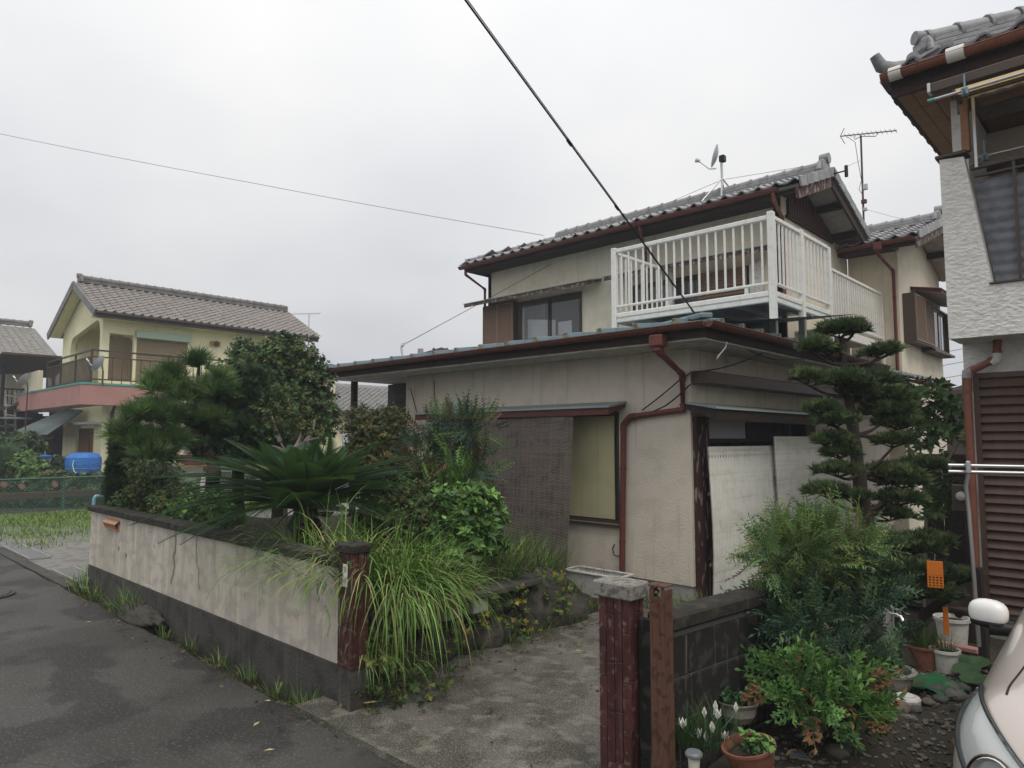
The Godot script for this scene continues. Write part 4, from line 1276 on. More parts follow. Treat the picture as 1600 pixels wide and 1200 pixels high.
	louvre("louvre_panel", sb, V(-3.155, 3.45, -14.38), Z, 0.63, 0.82, M.shutter_tan, 0.04)
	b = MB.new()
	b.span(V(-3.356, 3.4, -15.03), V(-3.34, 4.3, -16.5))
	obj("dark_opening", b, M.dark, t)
	window("window", t, V(-3.25, 3.42, -15.03), Z, 1.45, 0.85, M.bronze, 0.0)
	b = MB.new()
	b.quad(V(-3.33, 3.5, -15.4), V(-3.33, 3.5, -15.9), V(-3.33, 4.2, -15.9), V(-3.33, 4.2, -15.4))
	obj("curtain", b, M.curtain, t)
	b = MB.new()
	b.span(V(-3.355, 3.36, -14.9), V(-3.12, 3.4, -16.55))
	obj("sill", b, M.bronze, t)
	canopy(t, V(-3.356, 4.5, -14.3), V(-3.356, 4.5, -16.58), V(1, 0, 0), 0.5, 0.1, M.brown, M.brown, M.soffit, 0.06)
	# small tiled lean-to at the side
	b = MB.new()
	b.quad(V(-2.8, 2.6, -11.55), V(-2.8, 2.6, -13.9), V(-3.6, 2.85, -13.9), V(-3.6, 2.85, -11.55)); b.quad(V(-2.8, 2.55, -11.55), V(-3.6, 2.8, -11.55), V(-3.6, 2.8, -13.9), V(-2.8, 2.55, -13.9))
	b.quad(V(-2.8, 2.55, -11.55), V(-2.8, 2.55, -13.9), V(-2.8, 2.6, -13.9), V(-2.8, 2.6, -11.55)); b.quad(V(-3.6, 2.8, -11.55), V(-2.8, 2.55, -11.55), V(-2.8, 2.6, -11.55), V(-3.6, 2.85, -11.55))
	var lean := obj("lean_to_roof", b, M.brown, t)
	tile_slope(lean, V(-2.78, 2.6, -11.56), V(0, 0, -1), V(-1, 0.31, 0).normalized(), 9, 3, func(_c: int, _r: int) -> bool: return true, km, [M.slates[0], M.slates[2]])
	gutter(t, V(-2.73, 2.58, -11.6), V(-2.73, 2.58, -13.95), M.gutter, 0.05)
	# cable staples and pipe stub on the front wall
	b = MB.new()
	b.tube([V(-4.564, 0.532, -6.48), V(-4.577, 0.477, -6.46), V(-4.552, 0.41, -6.46), V(-4.498, 0.406, -6.48)], 0.006, 6)
	obj("hook", b, M.black, t)

# ---------------------------------------------------------------- white balcony on the lower roof
func balcony() -> void:
	var t := thing("roof_balcony", "white aluminium balcony standing on posts above the blue lower roof", "balcony", V(-4.9, 3.0, -9.6))
	var fl := 3.55; var top := 4.62
	var A := V(-6.1, 0, -8.75); var B := V(-3.633, 0, -8.75); var C := V(-3.633, 0, -10.8)
	var post := func(x: float, z: float, y0: float, y1: float, w := 0.085) -> void:
		var b := MB.new()
		b.box(V(x, (y0 + y1) / 2, z), V(w, y1 - y0, w), Basis.IDENTITY, 0.008)
		obj("post", b, M.white_alu, t)
	post.call(B.x, B.z, 2.9, 4.66)
	post.call(A.x, A.z, 3.05, 4.64)
	post.call(C.x, -9.72, 2.92, 4.63)
	post.call(C.x, C.z, 3.3, 4.6)
	post.call(A.x, -10.42, 3.4, 4.55)
	post.call(-4.9, -10.3, 3.3, 3.55)
	var rail := func(a: Vector3, b_: Vector3, y: float, w: float, h: float) -> void:
		var b := MB.new()
		b.bar(a + V(0, y, 0), b_ + V(0, y, 0), w, h, 0.008)
		obj("rail", b, M.white_alu, t)
	var o := 0.043
	rail.call(A + V(o, 0, 0), B - V(o, 0, 0), top - 0.03, 0.06, 0.06)
	rail.call(A + V(o, 0, 0), B - V(o, 0, 0), 3.72, 0.045, 0.035)
	rail.call(B - V(0, 0, o), V(B.x, 0, -9.72 + o), top - 0.03, 0.06, 0.06); rail.call(V(B.x, 0, -9.72 - o), C + V(0, 0, o), top - 0.03, 0.06, 0.06)
	rail.call(B - V(0, 0, o), V(B.x, 0, -9.72 + o), 3.72, 0.045, 0.035); rail.call(V(B.x, 0, -9.72 - o), C + V(0, 0, o), 3.72, 0.045, 0.035)
	rail.call(A - V(0, 0, o), V(A.x, 0, -10.42 + o), top - 0.05, 0.05, 0.05); rail.call(A - V(0, 0, o), V(A.x, 0, -10.42 + o), 3.66, 0.045, 0.035)
	var bal := func(x: float, z: float, y0: float, y1: float) -> void:
		var b := MB.new()
		b.box(V(x, (y0 + y1) / 2, z), V(0.026, y1 - y0, 0.026), Basis.IDENTITY, 0.004)
		obj("baluster", b, M.white_alu, t)
	for i in 18:
		bal.call(lerpf(A.x, B.x, (i + 1.0) / 19.0), A.z, 3.738, top - 0.06)
	for i in 7:
		bal.call(B.x, lerpf(B.z, -9.72, (i + 1.0) / 8.0), 3.738, top - 0.06)
		bal.call(B.x, lerpf(-9.72, C.z, (i + 1.0) / 8.0), 3.738, top - 0.06)
	for i in 10:
		bal.call(A.x, lerpf(A.z, -10.42, (i + 1.0) / 11.0), 3.678, top - 0.075)
	for k in 2:
		var b := MB.new()
		b.box(V(lerpf(A.x, B.x, 0.37 + k * 0.0) + k * 1.2, 3.66, A.z), V(0.05, 0.085, 0.03), Basis.IDENTITY, 0.004)
		obj("stub", b, M.white_alu, t)
	# deck edge beams in two steps, joists and floor boards
	var beam := func(a: Vector3, b_: Vector3) -> void:
		var b := MB.new()
		b.bar(a + V(0, 3.58, 0), b_ + V(0, 3.58, 0), 0.06, 0.075, 0.012); b.bar(a + V(0, 3.505, 0), b_ + V(0, 3.505, 0), 0.045, 0.07, 0.01)
		obj("deck_beam", b, M.white_alu, t)
	beam.call(A + V(o, 0, 0), B - V(o, 0, 0)); beam.call(B - V(0, 0, o), V(B.x, 0, -9.72 + o)); beam.call(V(B.x, 0, -9.72 - o), C + V(0, 0, o)); beam.call(A - V(0, 0, o), V(A.x, 0, -10.42 + o))
	for i in 8:
		var b := MB.new()
		b.span(V(-6.06, 3.545, -8.79 - i * 0.205), V(-3.67, 3.562, -8.985 - i * 0.205), 0.003)
		obj("deck_board", b, M.alu, t)
	for i in 5:
		var b := MB.new()
		b.span(V(-5.6 + i * 0.45, 3.48, -8.79), V(-5.55 + i * 0.45, 3.543, -10.4))
		obj("joist", b, M.alu, t)
	# the lower side run along the wall
	var z0 := -10.86; var z1 := -13.45
	post.call(B.x, z0, 3.1, 4.3, 0.06); post.call(B.x, z1, 2.9, 4.3, 0.06)
	rail.call(V(B.x, 0, z0 - 0.03), V(B.x, 0, z1 + 0.03), 4.28, 0.055, 0.05)
	rail.call(V(B.x, 0, z0 - 0.03), V(B.x, 0, z1 + 0.03), 3.48, 0.045, 0.04)
	rail.call(V(B.x, 0, z0 - 0.03), V(B.x, 0, z1 + 0.03), 3.33, 0.06, 0.14)
	for i in 22:
		bal.call(B.x, lerpf(z0, z1, (i + 1.0) / 23.0), 3.5, 4.255)
	var bb := MB.new()
	bb.span(V(-4.19, 3.36, z0 - 0.03), V(B.x - 0.032, 3.39, z1))
	obj("side_deck", bb, M.alu, t)

# ---------------------------------------------------------------- white house on the right
func white_house() -> void:
	var t := thing("white_house", "white textured house with an overhanging balcony and brown shutters at right", "house", V(0, 0, -8))
	var X := V(1, 0, 0)
	var b := MB.new()
	b.wall(V(-1.315, -0.1, -7.29), X, 5.3, 2.75, 0.15, [Rect2(0.07, 0.28, 3.4, 2.1)])
	b.wall(V(-1.315, -0.1, -12.5), V(0, 0, 1), 5.2, 5.0, 0.12, [])
	obj("lower_wall", b, M.stucco_white, t)
	b = MB.new()
	b.span(V(-1.31, -0.1, -7.27), V(4.0, 0.16, -7.289))
	obj("foundation", b, M.concrete, t)
	louvre("rolling_shutter", t, V(-1.245, 0.18, -7.27), X, 1.7, 2.1, M.shutter, 0.075, 0.045)
	louvre("rolling_shutter", t, V(0.46, 0.18, -7.27), X, 1.7, 2.1, M.shutter, 0.075, 0.045)
	# overhanging balcony: slanted wing wall and parapet in one plaster face
	b = MB.new()
	b.prism([Vector2(-1.33, 2.55), Vector2(4.0, 2.55), Vector2(4.0, 2.975), Vector2(-1.0, 2.975), Vector2(-1.155, 4.11), Vector2(-1.335, 4.13)], Transform3D(Basis.IDENTITY, V(0, 0, -6.96)), 0.12)
	b.span(V(-1.33, 2.552, -6.962), V(4.0, 2.7, -7.29))
	b.span(V(-1.33, 2.7, -6.962), V(-1.21, 4.12, -8.3))
	obj("balcony_parapet", b, M.stucco_white, t)
	b = MB.new()
	b.span(V(-1.365, 4.135, -6.82), V(-1.13, 4.165, -7.0), 0.005); b.span(V(-1.02, 2.978, -6.82), V(4.0, 2.992, -6.98))
	obj("parapet_cap", b, M.bronze, t)
	# railing with gray screens
	var rail := MB.new()
	rail.span(V(-1.12, 4.0, -6.9), V(4.0, 4.04, -6.94), 0.004); rail.span(V(-1.1, 3.93, -6.905), V(4.0, 3.95, -6.935), 0.003)
	obj("balcony_rail", rail, M.bronze, t)
	for i in 9:
		b = MB.new()
		b.span(V(-0.83 + i * 0.28, 2.99, -6.905), V(-0.81 + i * 0.28, 4.0, -6.925))
		obj("railing_bar", b, M.bronze, t)
	for k in 3:
		b = MB.new()
		var p := PackedVector3Array()
		var nu := 12; var nv := 44
		for j in nv + 1:
			for i in nu + 1:
				var u := float(i) / nu; var v := float(j) / nv
				var x0 := -1.07 + k * 0.72
				var y := lerpf(2.995, 3.9, v)
				var left := lerpf(0.08, -0.04, v) if k == 0 else 0.0
				p.append(V(lerpf(x0 + left, x0 + 0.7, u), y, -6.955 + 0.008 * sin(v * 62.0 + sin(u * 5.0 + k) * 0.9) + 0.006 * sin(u * 7.0 + k)))
		b.grid(p, nu, nv)
		obj("screen_sheet", b, M.screen_gray, t)
	# upper wall behind the balcony
	b = MB.new()
	b.wall(V(-1.2, 2.6, -8.3), X, 5.2, 2.2, 0.12, [])
	obj("upper_wall", b, M.cream, t)
	louvre("louvre_panel", t, V(-0.95, 3.0, -8.27), X, 0.9, 1.35, M.shutter, 0.06, 0.04)
	louvre("louvre_panel", t, V(-0.04, 3.0, -8.27), X, 0.9, 1.35, M.shutter, 0.06, 0.04)
	b = MB.new()
	b.span(V(-1.2, 4.36, -8.2), V(3, 4.43, -8.299), 0.004)
	obj("shutter_head", b, M.bronze, t)
	# balcony roof: posts, beam, translucent sheets
	for x: float in [-1.17, 0.9, 2.9]:
		b = MB.new()
		b.span(V(x, 4.16 if x < -1 else 4.04, -6.86), V(x + 0.06, 4.8, -6.92), 0.004)
		obj("canopy_post", b, M.wood if x < -1 else M.bronze, t)
	b = MB.new()
	b.span(V(-1.085, 4.0, -6.87), V(-1.06, 4.8, -6.895), 0.003)
	obj("canopy_post", b, M.alu, t)
	b = MB.new()
	b.span(V(-1.28, 4.545, -6.37), V(4.0, 4.625, -6.45), 0.006)
	obj("canopy_beam", b, M.bronze, t)
	b = MB.new()
	b.span(V(-1.305, 4.55, -6.365), V(-1.282, 4.63, -6.455), 0.004)
	obj("beam_cap", b, M.white_plastic, t)
	for i in 6:
		b = MB.new()
		var p := PackedVector3Array()
		for j in 4:
			for k in 21:
				p.append(V(-1.15 + i * 0.75 + k * 0.0365, 4.6 + j * 0.012 + 0.006 * sin(k * 1.9), -6.4 - j * 0.17))
		b.grid(p, 20, 3)
		obj("canopy_sheet", b, M.panel_clear, t)
		b = MB.new()
		b.bar(V(-1.16 + i * 0.75, 4.57, -6.45), V(-1.16 + i * 0.75, 4.61, -6.95), 0.03, 0.035)
		obj("canopy_rafter", b, M.bronze, t)
	b = MB.new()
	b.span(V(-1.16, 4.555, -6.66), V(4.0, 4.585, -6.69)); b.span(V(-1.2, 4.54, -6.93), V(4.0, 4.64, -6.97))
	obj("canopy_purlin", b, M.bronze, t)
	# hip roof
	var ye := 5.02; var xl := -1.72; var zf := -6.82; var sl := 0.4
	var rn := 2.6
	b = MB.new()
	var P0 := V(xl, ye, zf); var P1 := V(4.6, ye, zf); var Q0 := V(xl + rn, ye + rn * sl, zf - rn); var Q1 := V(4.6, ye + rn * sl, zf - rn)
	var S0 := V(xl, ye, zf - rn * 2)
	b.quad(P0, P1, Q1, Q0); b.tri(S0, P0, Q0); b.quad(S0, Q0, Q1, V(4.6, ye, zf - rn * 2))
	var dn := V(0, -0.05, 0)
	b.quad(P0 + dn, Q0 + dn, Q1 + dn, P1 + dn); b.tri(S0 + dn, Q0 + dn, P0 + dn); b.quad(S0 + dn, V(4.6, ye, zf - rn * 2) + dn, Q1 + dn, Q0 + dn)
	b.quad(P0 + dn, P1 + dn, P1, P0); b.quad(S0 + dn, P0 + dn, P0, S0)
	var roof := obj("roof", b, M.slate_brown, t)
	var km := kawara()
	tile_slope(roof, P0 + V(0, 0, 0.03), X, V(0, sl, -1).normalized(), 22, 4, func(c: int, r: int) -> bool: return c * 0.265 + 0.12 > r * 0.22, km, M.slates)
	tile_slope(roof, S0 + V(-0.03, 0, 0), V(0, 0, 1), V(1, sl, 0).normalized(), 19, 4, func(c: int, r: int) -> bool: return c * 0.265 > r * 0.22 and c * 0.265 < 5.1 - r * 0.22, km, M.slates)
	# round end tiles along the front eave
	var ec := MB.new()
	ec.tube([V(0, 0, -0.12), V(0, 0, 0.012)], 0.052, 14); ec.tube([V(0, 0, 0.0), V(0, 0, 0.02)], 0.034, 12)
	var em := ec.mesh()
	for i in 22:
		piece("eave_end_tile", em, M.slates[i % 4], Transform3D(Basis.IDENTITY, V(xl + 0.235 + i * 0.265, ye + 0.07, zf + 0.05)), roof)
	ridge_line(roof, P0.lerp(Q0, 0.9) + V(0, 0.06, 0), P0.lerp(Q0, 0.1) + V(0, 0.08, 0), M.slates[3], 3, 0.07, true, 0.72)
	b = MB.new()
	b.tube([P0 + V(0.16, 0.09, -0.16), P0 + V(0.05, 0.07, -0.05), P0 + V(-0.03, 0.1, 0.03), P0 + V(-0.07, 0.2, 0.07)], [0.075, 0.07, 0.06, 0.045], 10)
	obj("corner_tile", b, M.slates[3], roof)
	b = MB.new()
	b.span(V(xl + 0.03, ye - 0.2, zf - 0.03), V(4.6, ye - 0.05, zf - 0.06)); b.span(V(xl + 0.03, ye - 0.2, zf - 0.061), V(xl + 0.06, ye - 0.05, zf - 5.1))
	obj("fascia", b, M.fascia, t)
	for i in 4:
		b = MB.new()
		b.span(V(xl + 0.065 + i * 0.125, ye - 0.2, zf - 0.07), V(xl + 0.185 + i * 0.125, ye - 0.185, -12.0), 0.003)
		obj("soffit_board", b, M.wood, t)
	b = MB.new()
	b.span(V(-1.2, ye - 0.2, -8.0), V(4.6, ye - 0.185, -8.6))
	obj("front_soffit", b, M.wood, t)
	for i in 16:
		b = MB.new()
		b.span(V(xl + 0.005, ye - 0.17, zf - 0.2 - i * 0.3), V(xl + 0.028, ye - 0.07, zf - 0.3 - i * 0.3))
		obj("rafter_end", b, M.dark_wood, t)
	gutter(t, V(xl - 0.02, ye - 0.03, zf + 0.08), V(4.6, ye - 0.03, zf + 0.08), M.pipe_light, 0.055)
	b = MB.new()
	b.tube([V(-1.22, ye - 0.035, zf + 0.08), V(-1.09, ye - 0.035, zf + 0.08)], 0.062, 12)
	obj("gutter_patch", b, M.paper, t)
	b = MB.new()
	b.tube([V(xl + 0.05, ye - 0.035, zf + 0.08), V(xl + 0.15, ye - 0.035, zf + 0.08)], 0.06, 12)
	obj("gutter_patch", b, M.paper, t)
	# downpipe of the balcony
	pipe(t, [V(-1.038, 2.568, -7.18), V(-1.046, 2.391, -7.18), V(-1.271, 2.284, -7.18), V(-1.275, 2.183, -7.18), V(-1.285, 0.1, -7.18)], M.pipe_light, 0.034, false)
	b = MB.new()
	b.tube([V(-1.044, 2.435, -7.18), V(-1.046, 2.386, -7.18), V(-1.089, 2.356, -7.18)], 0.042, 10)
	obj("pipe_elbow", b, M.white_plastic, t)
	b = MB.new()
	b.tube([V(-1.237, 2.293, -7.18), V(-1.271, 2.284, -7.18), V(-1.273, 2.233, -7.18)], 0.042, 10)
	obj("pipe_elbow", b, M.concrete, t)
	# laundry poles hung under the balcony roof
	for k in 2:
		var y: float = [4.47, 4.16][k]
		var z: float = [-6.35, -7.1][k]
		var p := thing("laundry_pole", ["steel laundry pole with a green tip under the white house roof edge", "steel laundry pole in a blue holder above the gray screens"][k], "laundry pole", V(-1.2, y, z))
		b = MB.new()
		b.tube([V(-1.26 if k == 0 else -1.1, y, z), V(3.0, y + 0.02, z)], 0.013, 8)
		obj("pole", b, M.alu, p)
		b = MB.new()
		b.tube([V(-1.3 if k == 0 else -1.12, y, z), V(-1.245 if k == 0 else -1.09, y, z)], 0.016, 8)
		obj("tip", b, M.teal if k == 0 else M.alu, p)
		b = MB.new()
		b.tube([V(-1.04, y + 0.14, z), V(-1.04, y - 0.02, z), V(-1.04, y - 0.04, z + 0.02), V(-1.04, y, z + 0.04)], 0.008, 6); b.box(V(-1.04, y - 0.01, z), V(0.05, 0.07, 0.05), Basis.IDENTITY, 0.01)
		obj("holder", b, M.blue_metal, p)

# ---------------------------------------------------------------- yellow house across the lot
func yellow_house() -> void:
	var t := thing("yellow_house", "pale yellow two-storey house with a pink balcony band across the lot", "house", V(-26, 0, -10))
	var xw := -24.25; var zg := -6.85; var xl := -28.7
	var xe := -23.7; var ze := -6.48; var ye := 5.62; var ry := 6.88; var rx := -26.2
	var Z := V(0, 0, -1)
	var b := MB.new()
	# upper storey: side wall with a corner loggia, gable with an arched opening
	b.wall(V(xw, 3.2, zg), Z, 7.0, 2.45, 0.15, [Rect2(0.2, 0.35, 0.72, 1.5), Rect2(1.0, 0.28, 1.62, 1.62), Rect2(4.35, 0.4, 1.8, 1.4)])
	b.wall(V(xl, 3.2, zg - 7.0), V(0, 0, 1), 7.0, 2.45, 0.15, [])
	var arch: Array = [Vector2(xl, 3.2), Vector2(-27.75, 3.2), Vector2(-27.75, 4.75), Vector2(-27.65, 5.05), Vector2(-27.45, 5.2), Vector2(-24.85, 5.52), Vector2(-24.62, 5.4), Vector2(-24.52, 5.1), Vector2(-24.52, 3.2), Vector2(xw - 0.005, 3.2), Vector2(xw - 0.005, 5.8), Vector2(rx, 6.72), Vector2(xl, 5.55)]
	b.prism(arch, Transform3D(Basis.IDENTITY, V(0, 0, zg - 0.16)), 0.157)
	obj("upper_wall", b, M.yellow, t)
	b = MB.new()
	b.wall(V(-27.9, 3.2, zg - 1.5), V(1, 0, 0), 3.5, 2.5, 0.1, [])
	b.wall(V(-27.85, 3.2, zg - 1.5), V(0, 0, 1), 1.34, 2.5, 0.1, [])
	b.quad(V(-28, 5.6, zg - 0.17), V(-24.4, 5.6, zg - 0.17), V(-24.4, 5.6, zg - 1.6), V(-28, 5.6, zg - 1.6))
	obj("loggia_wall", b, M.yellow, t)
	b = MB.new()
	b.wall(V(xw, -0.1, zg - 0.1), Z, 6.9, 2.9, 0.15, [Rect2(0.5, 0.1, 1.6, 2.0), Rect2(2.5, 0.1, 2.6, 2.1)])
	b.wall(V(xl + 0.1, -0.1, zg - 0.12), V(1, 0, 0), 4.33, 2.9, 0.15, [Rect2(1.6, 0.1, 1.9, 2.2)])
	b.wall(V(xl + 0.1, -0.1, zg - 6.9), V(0, 0, 1), 6.6, 2.9, 0.15, [])
	obj("lower_wall", b, M.yellow, t)
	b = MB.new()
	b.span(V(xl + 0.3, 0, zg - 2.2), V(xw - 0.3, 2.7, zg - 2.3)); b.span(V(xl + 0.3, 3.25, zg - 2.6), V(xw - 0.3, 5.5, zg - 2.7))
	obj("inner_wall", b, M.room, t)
	b = MB.new()
	b.span(V(-28.6, 0.0, zg + 0.05), V(-27.0, 0.75, zg - 0.11)); 
	obj("dark_base_tiles", b, M.dark_wood, t)
	# pink balcony band with a green edge
	b = MB.new()
	b.span(V(-31.2, 2.72, ze + 0.42), V(-23.3, 3.32, ze + 0.3)); b.span(V(-23.42, 2.72, ze + 0.299), V(-23.3, 3.32, -7.55)); b.span(V(-23.42, 3.0, -7.551), V(-23.3, 3.32, -13.6)); b.span(V(-31.2, 2.721, ze + 0.299), V(-31.08, 3.32, -8.0))
	obj("balcony_band", b, M.pink, t)
	b = MB.new()
	b.span(V(-31.22, 3.322, ze + 0.44), V(-23.28, 3.38, ze + 0.28)); b.span(V(-23.44, 3.322, ze + 0.279), V(-23.28, 3.38, -13.6))
	obj("balcony_edge", b, M.teal, t)
	b = MB.new()
	b.span(V(-31.1, 2.73, ze + 0.29), V(-23.43, 2.85, zg + 0.01)); b.span(V(-24.24, 3.0, zg), V(-23.43, 3.1, -13.6)); b.span(V(-31.1, 2.73, zg), V(-28.72, 2.85, -8.0))
	obj("balcony_floor", b, M.cream, t)
	b = MB.new()
	b.span(V(-31.2, 3.4, ze + 0.2), V(-29.3, 4.15, ze + 0.05), 0.01)
	obj("balcony_screen_wall", b, M.cream, t)
	# balcony railing
	var rr := MB.new()
	var y := 4.38
	rr.bar(V(-28.5, y, ze + 0.1), V(-23.5, y, ze + 0.1), 0.05, 0.05); rr.bar(V(-23.5, y, ze + 0.1), V(-23.5, y, -13.5), 0.05, 0.05)
	rr.bar(V(-28.5, y - 0.2, ze + 0.1), V(-23.5, y - 0.2, ze + 0.1), 0.035, 0.04); rr.bar(V(-23.5, y - 0.2, ze + 0.1), V(-23.5, y - 0.2, -13.5), 0.035, 0.04)
	rr.bar(V(-28.5, 3.5, ze + 0.1), V(-23.5, 3.5, ze + 0.1), 0.035, 0.04); rr.bar(V(-23.5, 3.5, ze + 0.1), V(-23.5, 3.5, -13.5), 0.035, 0.04)
	var ro := obj("balcony_railing", rr, M.bronze, t)
	var bars: Array = []
	for i in 42:
		bars.append([V(-28.5 + i * 0.12, 0, ze + 0.1), 0.02, 4.18])
	for i in 26:
		bars.append([V(-23.5, 0, ze - 0.2 - i * 0.27), 0.02, 4.18])
	for i in 4:
		bars.append([V(-28.5 + i * 1.66, 0, ze + 0.1), 0.05, 4.4])
	for i in 4:
		bars.append([V(-23.5, 0, ze + 0.1 - i * 2.2), 0.05, 4.4])
	for q: Array in bars:
		b = MB.new()
		var p: Vector3 = q[0]
		b.span(p + V(-q[1] / 2, 3.38, -q[1] / 2), p + V(q[1] / 2, q[2], q[1] / 2))
		obj("railing_bar", b, M.bronze, ro)
	# shutters with mint heads
	var sh := func(z0: float, w: float, y0: float, h: float) -> void:
		louvre("rolling_shutter", t, V(xw - 0.05, y0, z0), Z, w, h, M.shutter_beige, 0.07, 0.04)
		var hb := MB.new()
		hb.span(V(xw - 0.02, y0 + h, z0 + 0.06), V(xw + 0.16, y0 + h + 0.24, z0 - w - 0.06), 0.01)
		obj("shutter_head", hb, M.mint, t)
	sh.call(zg - 1.0, 1.62, 3.48, 1.5)
	sh.call(zg - 4.35, 1.8, 3.6, 1.35)
	louvre("rolling_shutter", t, V(-27.0, 3.4, zg - 1.39), V(1, 0, 0), 1.5, 1.7, M.shutter_beige, 0.07, 0.04)
	louvre("rolling_shutter", t, V(xw - 0.4, 3.4, zg - 0.25), Z, 0.7, 1.6, M.shutter_beige, 0.07, 0.04)
	b = MB.new()
	b.span(V(xw + 0.01, 4.95, -10.2), V(xw + 0.12, 5.12, -10.55), 0.02)
	obj("wall_lamp_bracket", b, mat(L(0.42, 0.29, 0.06), 0.5), t)
	b = MB.new()
	b.lathe(V(xw + 0.12, 5.03, -10.38), [Vector2(0.09, 0), Vector2(0.09, 0.06), Vector2(0.0, 0.1)], 14, Basis(Vector3.BACK, -PI / 2))
	obj("vent_cap", b, M.bronze, t)
	window("window", t, V(xw, 0.0, zg - 0.6), Z, 1.6, 2.0, M.alu, 0.05)
	window("window", t, V(xw, 0.0, zg - 2.6), Z, 2.6, 2.1, M.alu, 0.05, 3)
	b = MB.new()
	b.span(V(-27.0, 0.0, zg - 0.2), V(-25.9, 2.05, zg - 0.24)); b.span(V(-26.0, 0.0, zg - 0.24), V(-25.25, 2.05, zg - 0.28))
	obj("door", b, M.wood, t)
	b = MB.new()
	b.span(V(-26.2, 2.15, zg + 0.35), V(-24.3, 2.23, zg - 0.11))
	obj("door_canopy", b, M.alu, t)
	b = MB.new()
	var A0 := V(-30.5, 1.86, -5.75); var A1 := V(-25.9, 1.86, -5.9); var A2 := V(-25.7, 2.62, -6.8); var A3 := V(-27.6, 2.72, -6.8)
	b.quad(A0, A1, A2, A3); b.quad(A0 - V(0, 0.03, 0), A3 - V(0, 0.03, 0), A2 - V(0, 0.03, 0), A1 - V(0, 0.03, 0))
	for i in 22:
		var k := i / 21.0
		b.bar(A0.lerp(A1, k) + V(0, 0.012, 0), A3.lerp(A2, k) + V(0, 0.012, 0), 0.05, 0.02)
	obj("corrugated_awning", b, M.gray_blue, t)
	for x: float in [-29.6, -26.3]:
		b = MB.new()
		b.span(V(x, 0, -5.85), V(x + 0.07, 1.83, -5.92))
		obj("awning_post", b, M.dark_wood, t)
	pipe(t, [V(xw + 0.3, 2.72, -7.2), V(xw + 0.08, 2.5, -7.2), V(xw + 0.08, 0, -7.2)], M.bronze, 0.05, false)
	# roof
	b = MB.new()
	var E0 := V(xe, ye, ze); var E1 := V(xe, ye, -14.15); var R0 := V(rx, ry, ze); var R1 := V(rx, ry, -14.15)
	var L0 := V(-29.1, ry - 2.9 * 0.504, ze); var L1 := V(-29.1, L0.y, -14.15)
	b.quad(E0, E1, R1, R0); b.quad(R0, R1, L1, L0)
	var dn := V(0, -0.08, 0)
	b.quad(E0 + dn, R0 + dn, R1 + dn, E1 + dn); b.quad(R0 + dn, L0 + dn, L1 + dn, R1 + dn)
	b.quad(E0 + dn, E1 + dn, E1, E0); b.quad(R0 + dn, E0 + dn, E0, R0); b.quad(L0 + dn, R0 + dn, R0, L0); b.quad(E1 + dn, R1 + dn, R1, E1)
	var roof := obj("roof", b, M.slate_brown, t)
	var km := kawara()
	var n := int(E0.distance_to(R0) / 0.235)
	tile_slope(roof, E0 + V(0.03, 0, 0), V(0, 0, -1), (R0 - E0).normalized(), 29, n + 1, func(_c: int, _r: int) -> bool: return true, km, [mat(L(1.25, 1.16, 1.1), 0.55, 0, M.slate_brown.albedo_texture, 0.4)], true)
	ridge_line(roof, R1 + V(0, 0.03, 0), R0 + V(0, 0.03, -0.2), M.slate_brown, 3, 0.09)
	for k in 2:
		b = MB.new()
		var a := E0 if k == 0 else L0
		b.bar(a + V(0, -0.06, 0.02), R0 + V(0, -0.06, 0.02), 0.05, 0.24)
		obj("barge_board", b, M.slate_brown, roof)
	b = MB.new()
	b.bar(V(xe - 0.02, ye - 0.12, ze), V(xe - 0.02, ye - 0.12, -14.15), 0.04, 0.14); b.bar(V(xe + 0.06, ye - 0.04, ze), V(xe + 0.06, ye - 0.04, -14.15), 0.1, 0.1, 0.03)
	obj("eave_gutter", b, M.bronze, roof)
	b = MB.new()
	b.quad(V(xe, ye - 0.14, ze), V(xw, ye - 0.14, ze), V(xw, ye - 0.14, -14.1), V(xe, ye - 0.14, -14.1))
	obj("eave_soffit", b, M.yellow, roof)
	b = MB.new()
	b.quad(E0 + V(-0.05, -0.09, -0.01), R0 + V(0, -0.09, -0.01), R0 + V(0, -0.09, -0.36), E0 + V(-0.05, -0.09, -0.36)); b.quad(R0 + V(0, -0.09, -0.01), L0 + V(0.05, -0.09, -0.01), L0 + V(0.05, -0.09, -0.36), R0 + V(0, -0.09, -0.36))
	obj("gable_soffit", b, M.yellow, roof)
	for k in 2:
		var dish := thing("satellite_dish", ["pale satellite dish on the yellow house's balcony railing", "gray satellite dish on a pole beside the far left house"][k], "satellite dish", [V(-23.3, 3.93, -6.56), V(-28.77, 3.7, -5.8)][k])
		var dc: Vector3 = dish.position
		var dn2 := V(-0.55, 0.5, 0.67).normalized()
		var ds := V(0, 1, 0).cross(dn2).normalized()
		b = MB.new()
		b.lathe(dc, [Vector2(0, 0), Vector2(0.14, 0.02), Vector2(0.27, 0.08), Vector2(0.275, 0.085), Vector2(0.14, 0.03), Vector2(0, 0.012)], 22, Basis(ds, dn2, ds.cross(dn2)))
		obj("reflector", b, M.curtain, dish)
		b = MB.new()
		b.tube([dc - V(0, 0.22, 0), dc + dn2 * 0.2 - V(0, 0.22, 0), dc + dn2 * 0.42 - V(0, 0.1, 0)], 0.015, 6); b.tube([dc + dn2 * 0.38 - V(0, 0.1, 0), dc + dn2 * 0.47 - V(0, 0.06, 0)], 0.035, 8)
		obj("arm", b, M.alu, dish)
		b = MB.new()
		b.tube([dc - dn2 * 0.05, dc - dn2 * 0.1 - V(0, 0.15, 0), dc - dn2 * 0.1 - V(0, 0.55 if k == 0 else 3.6, 0)], 0.022, 6)
		obj("mount", b, M.bronze, dish)
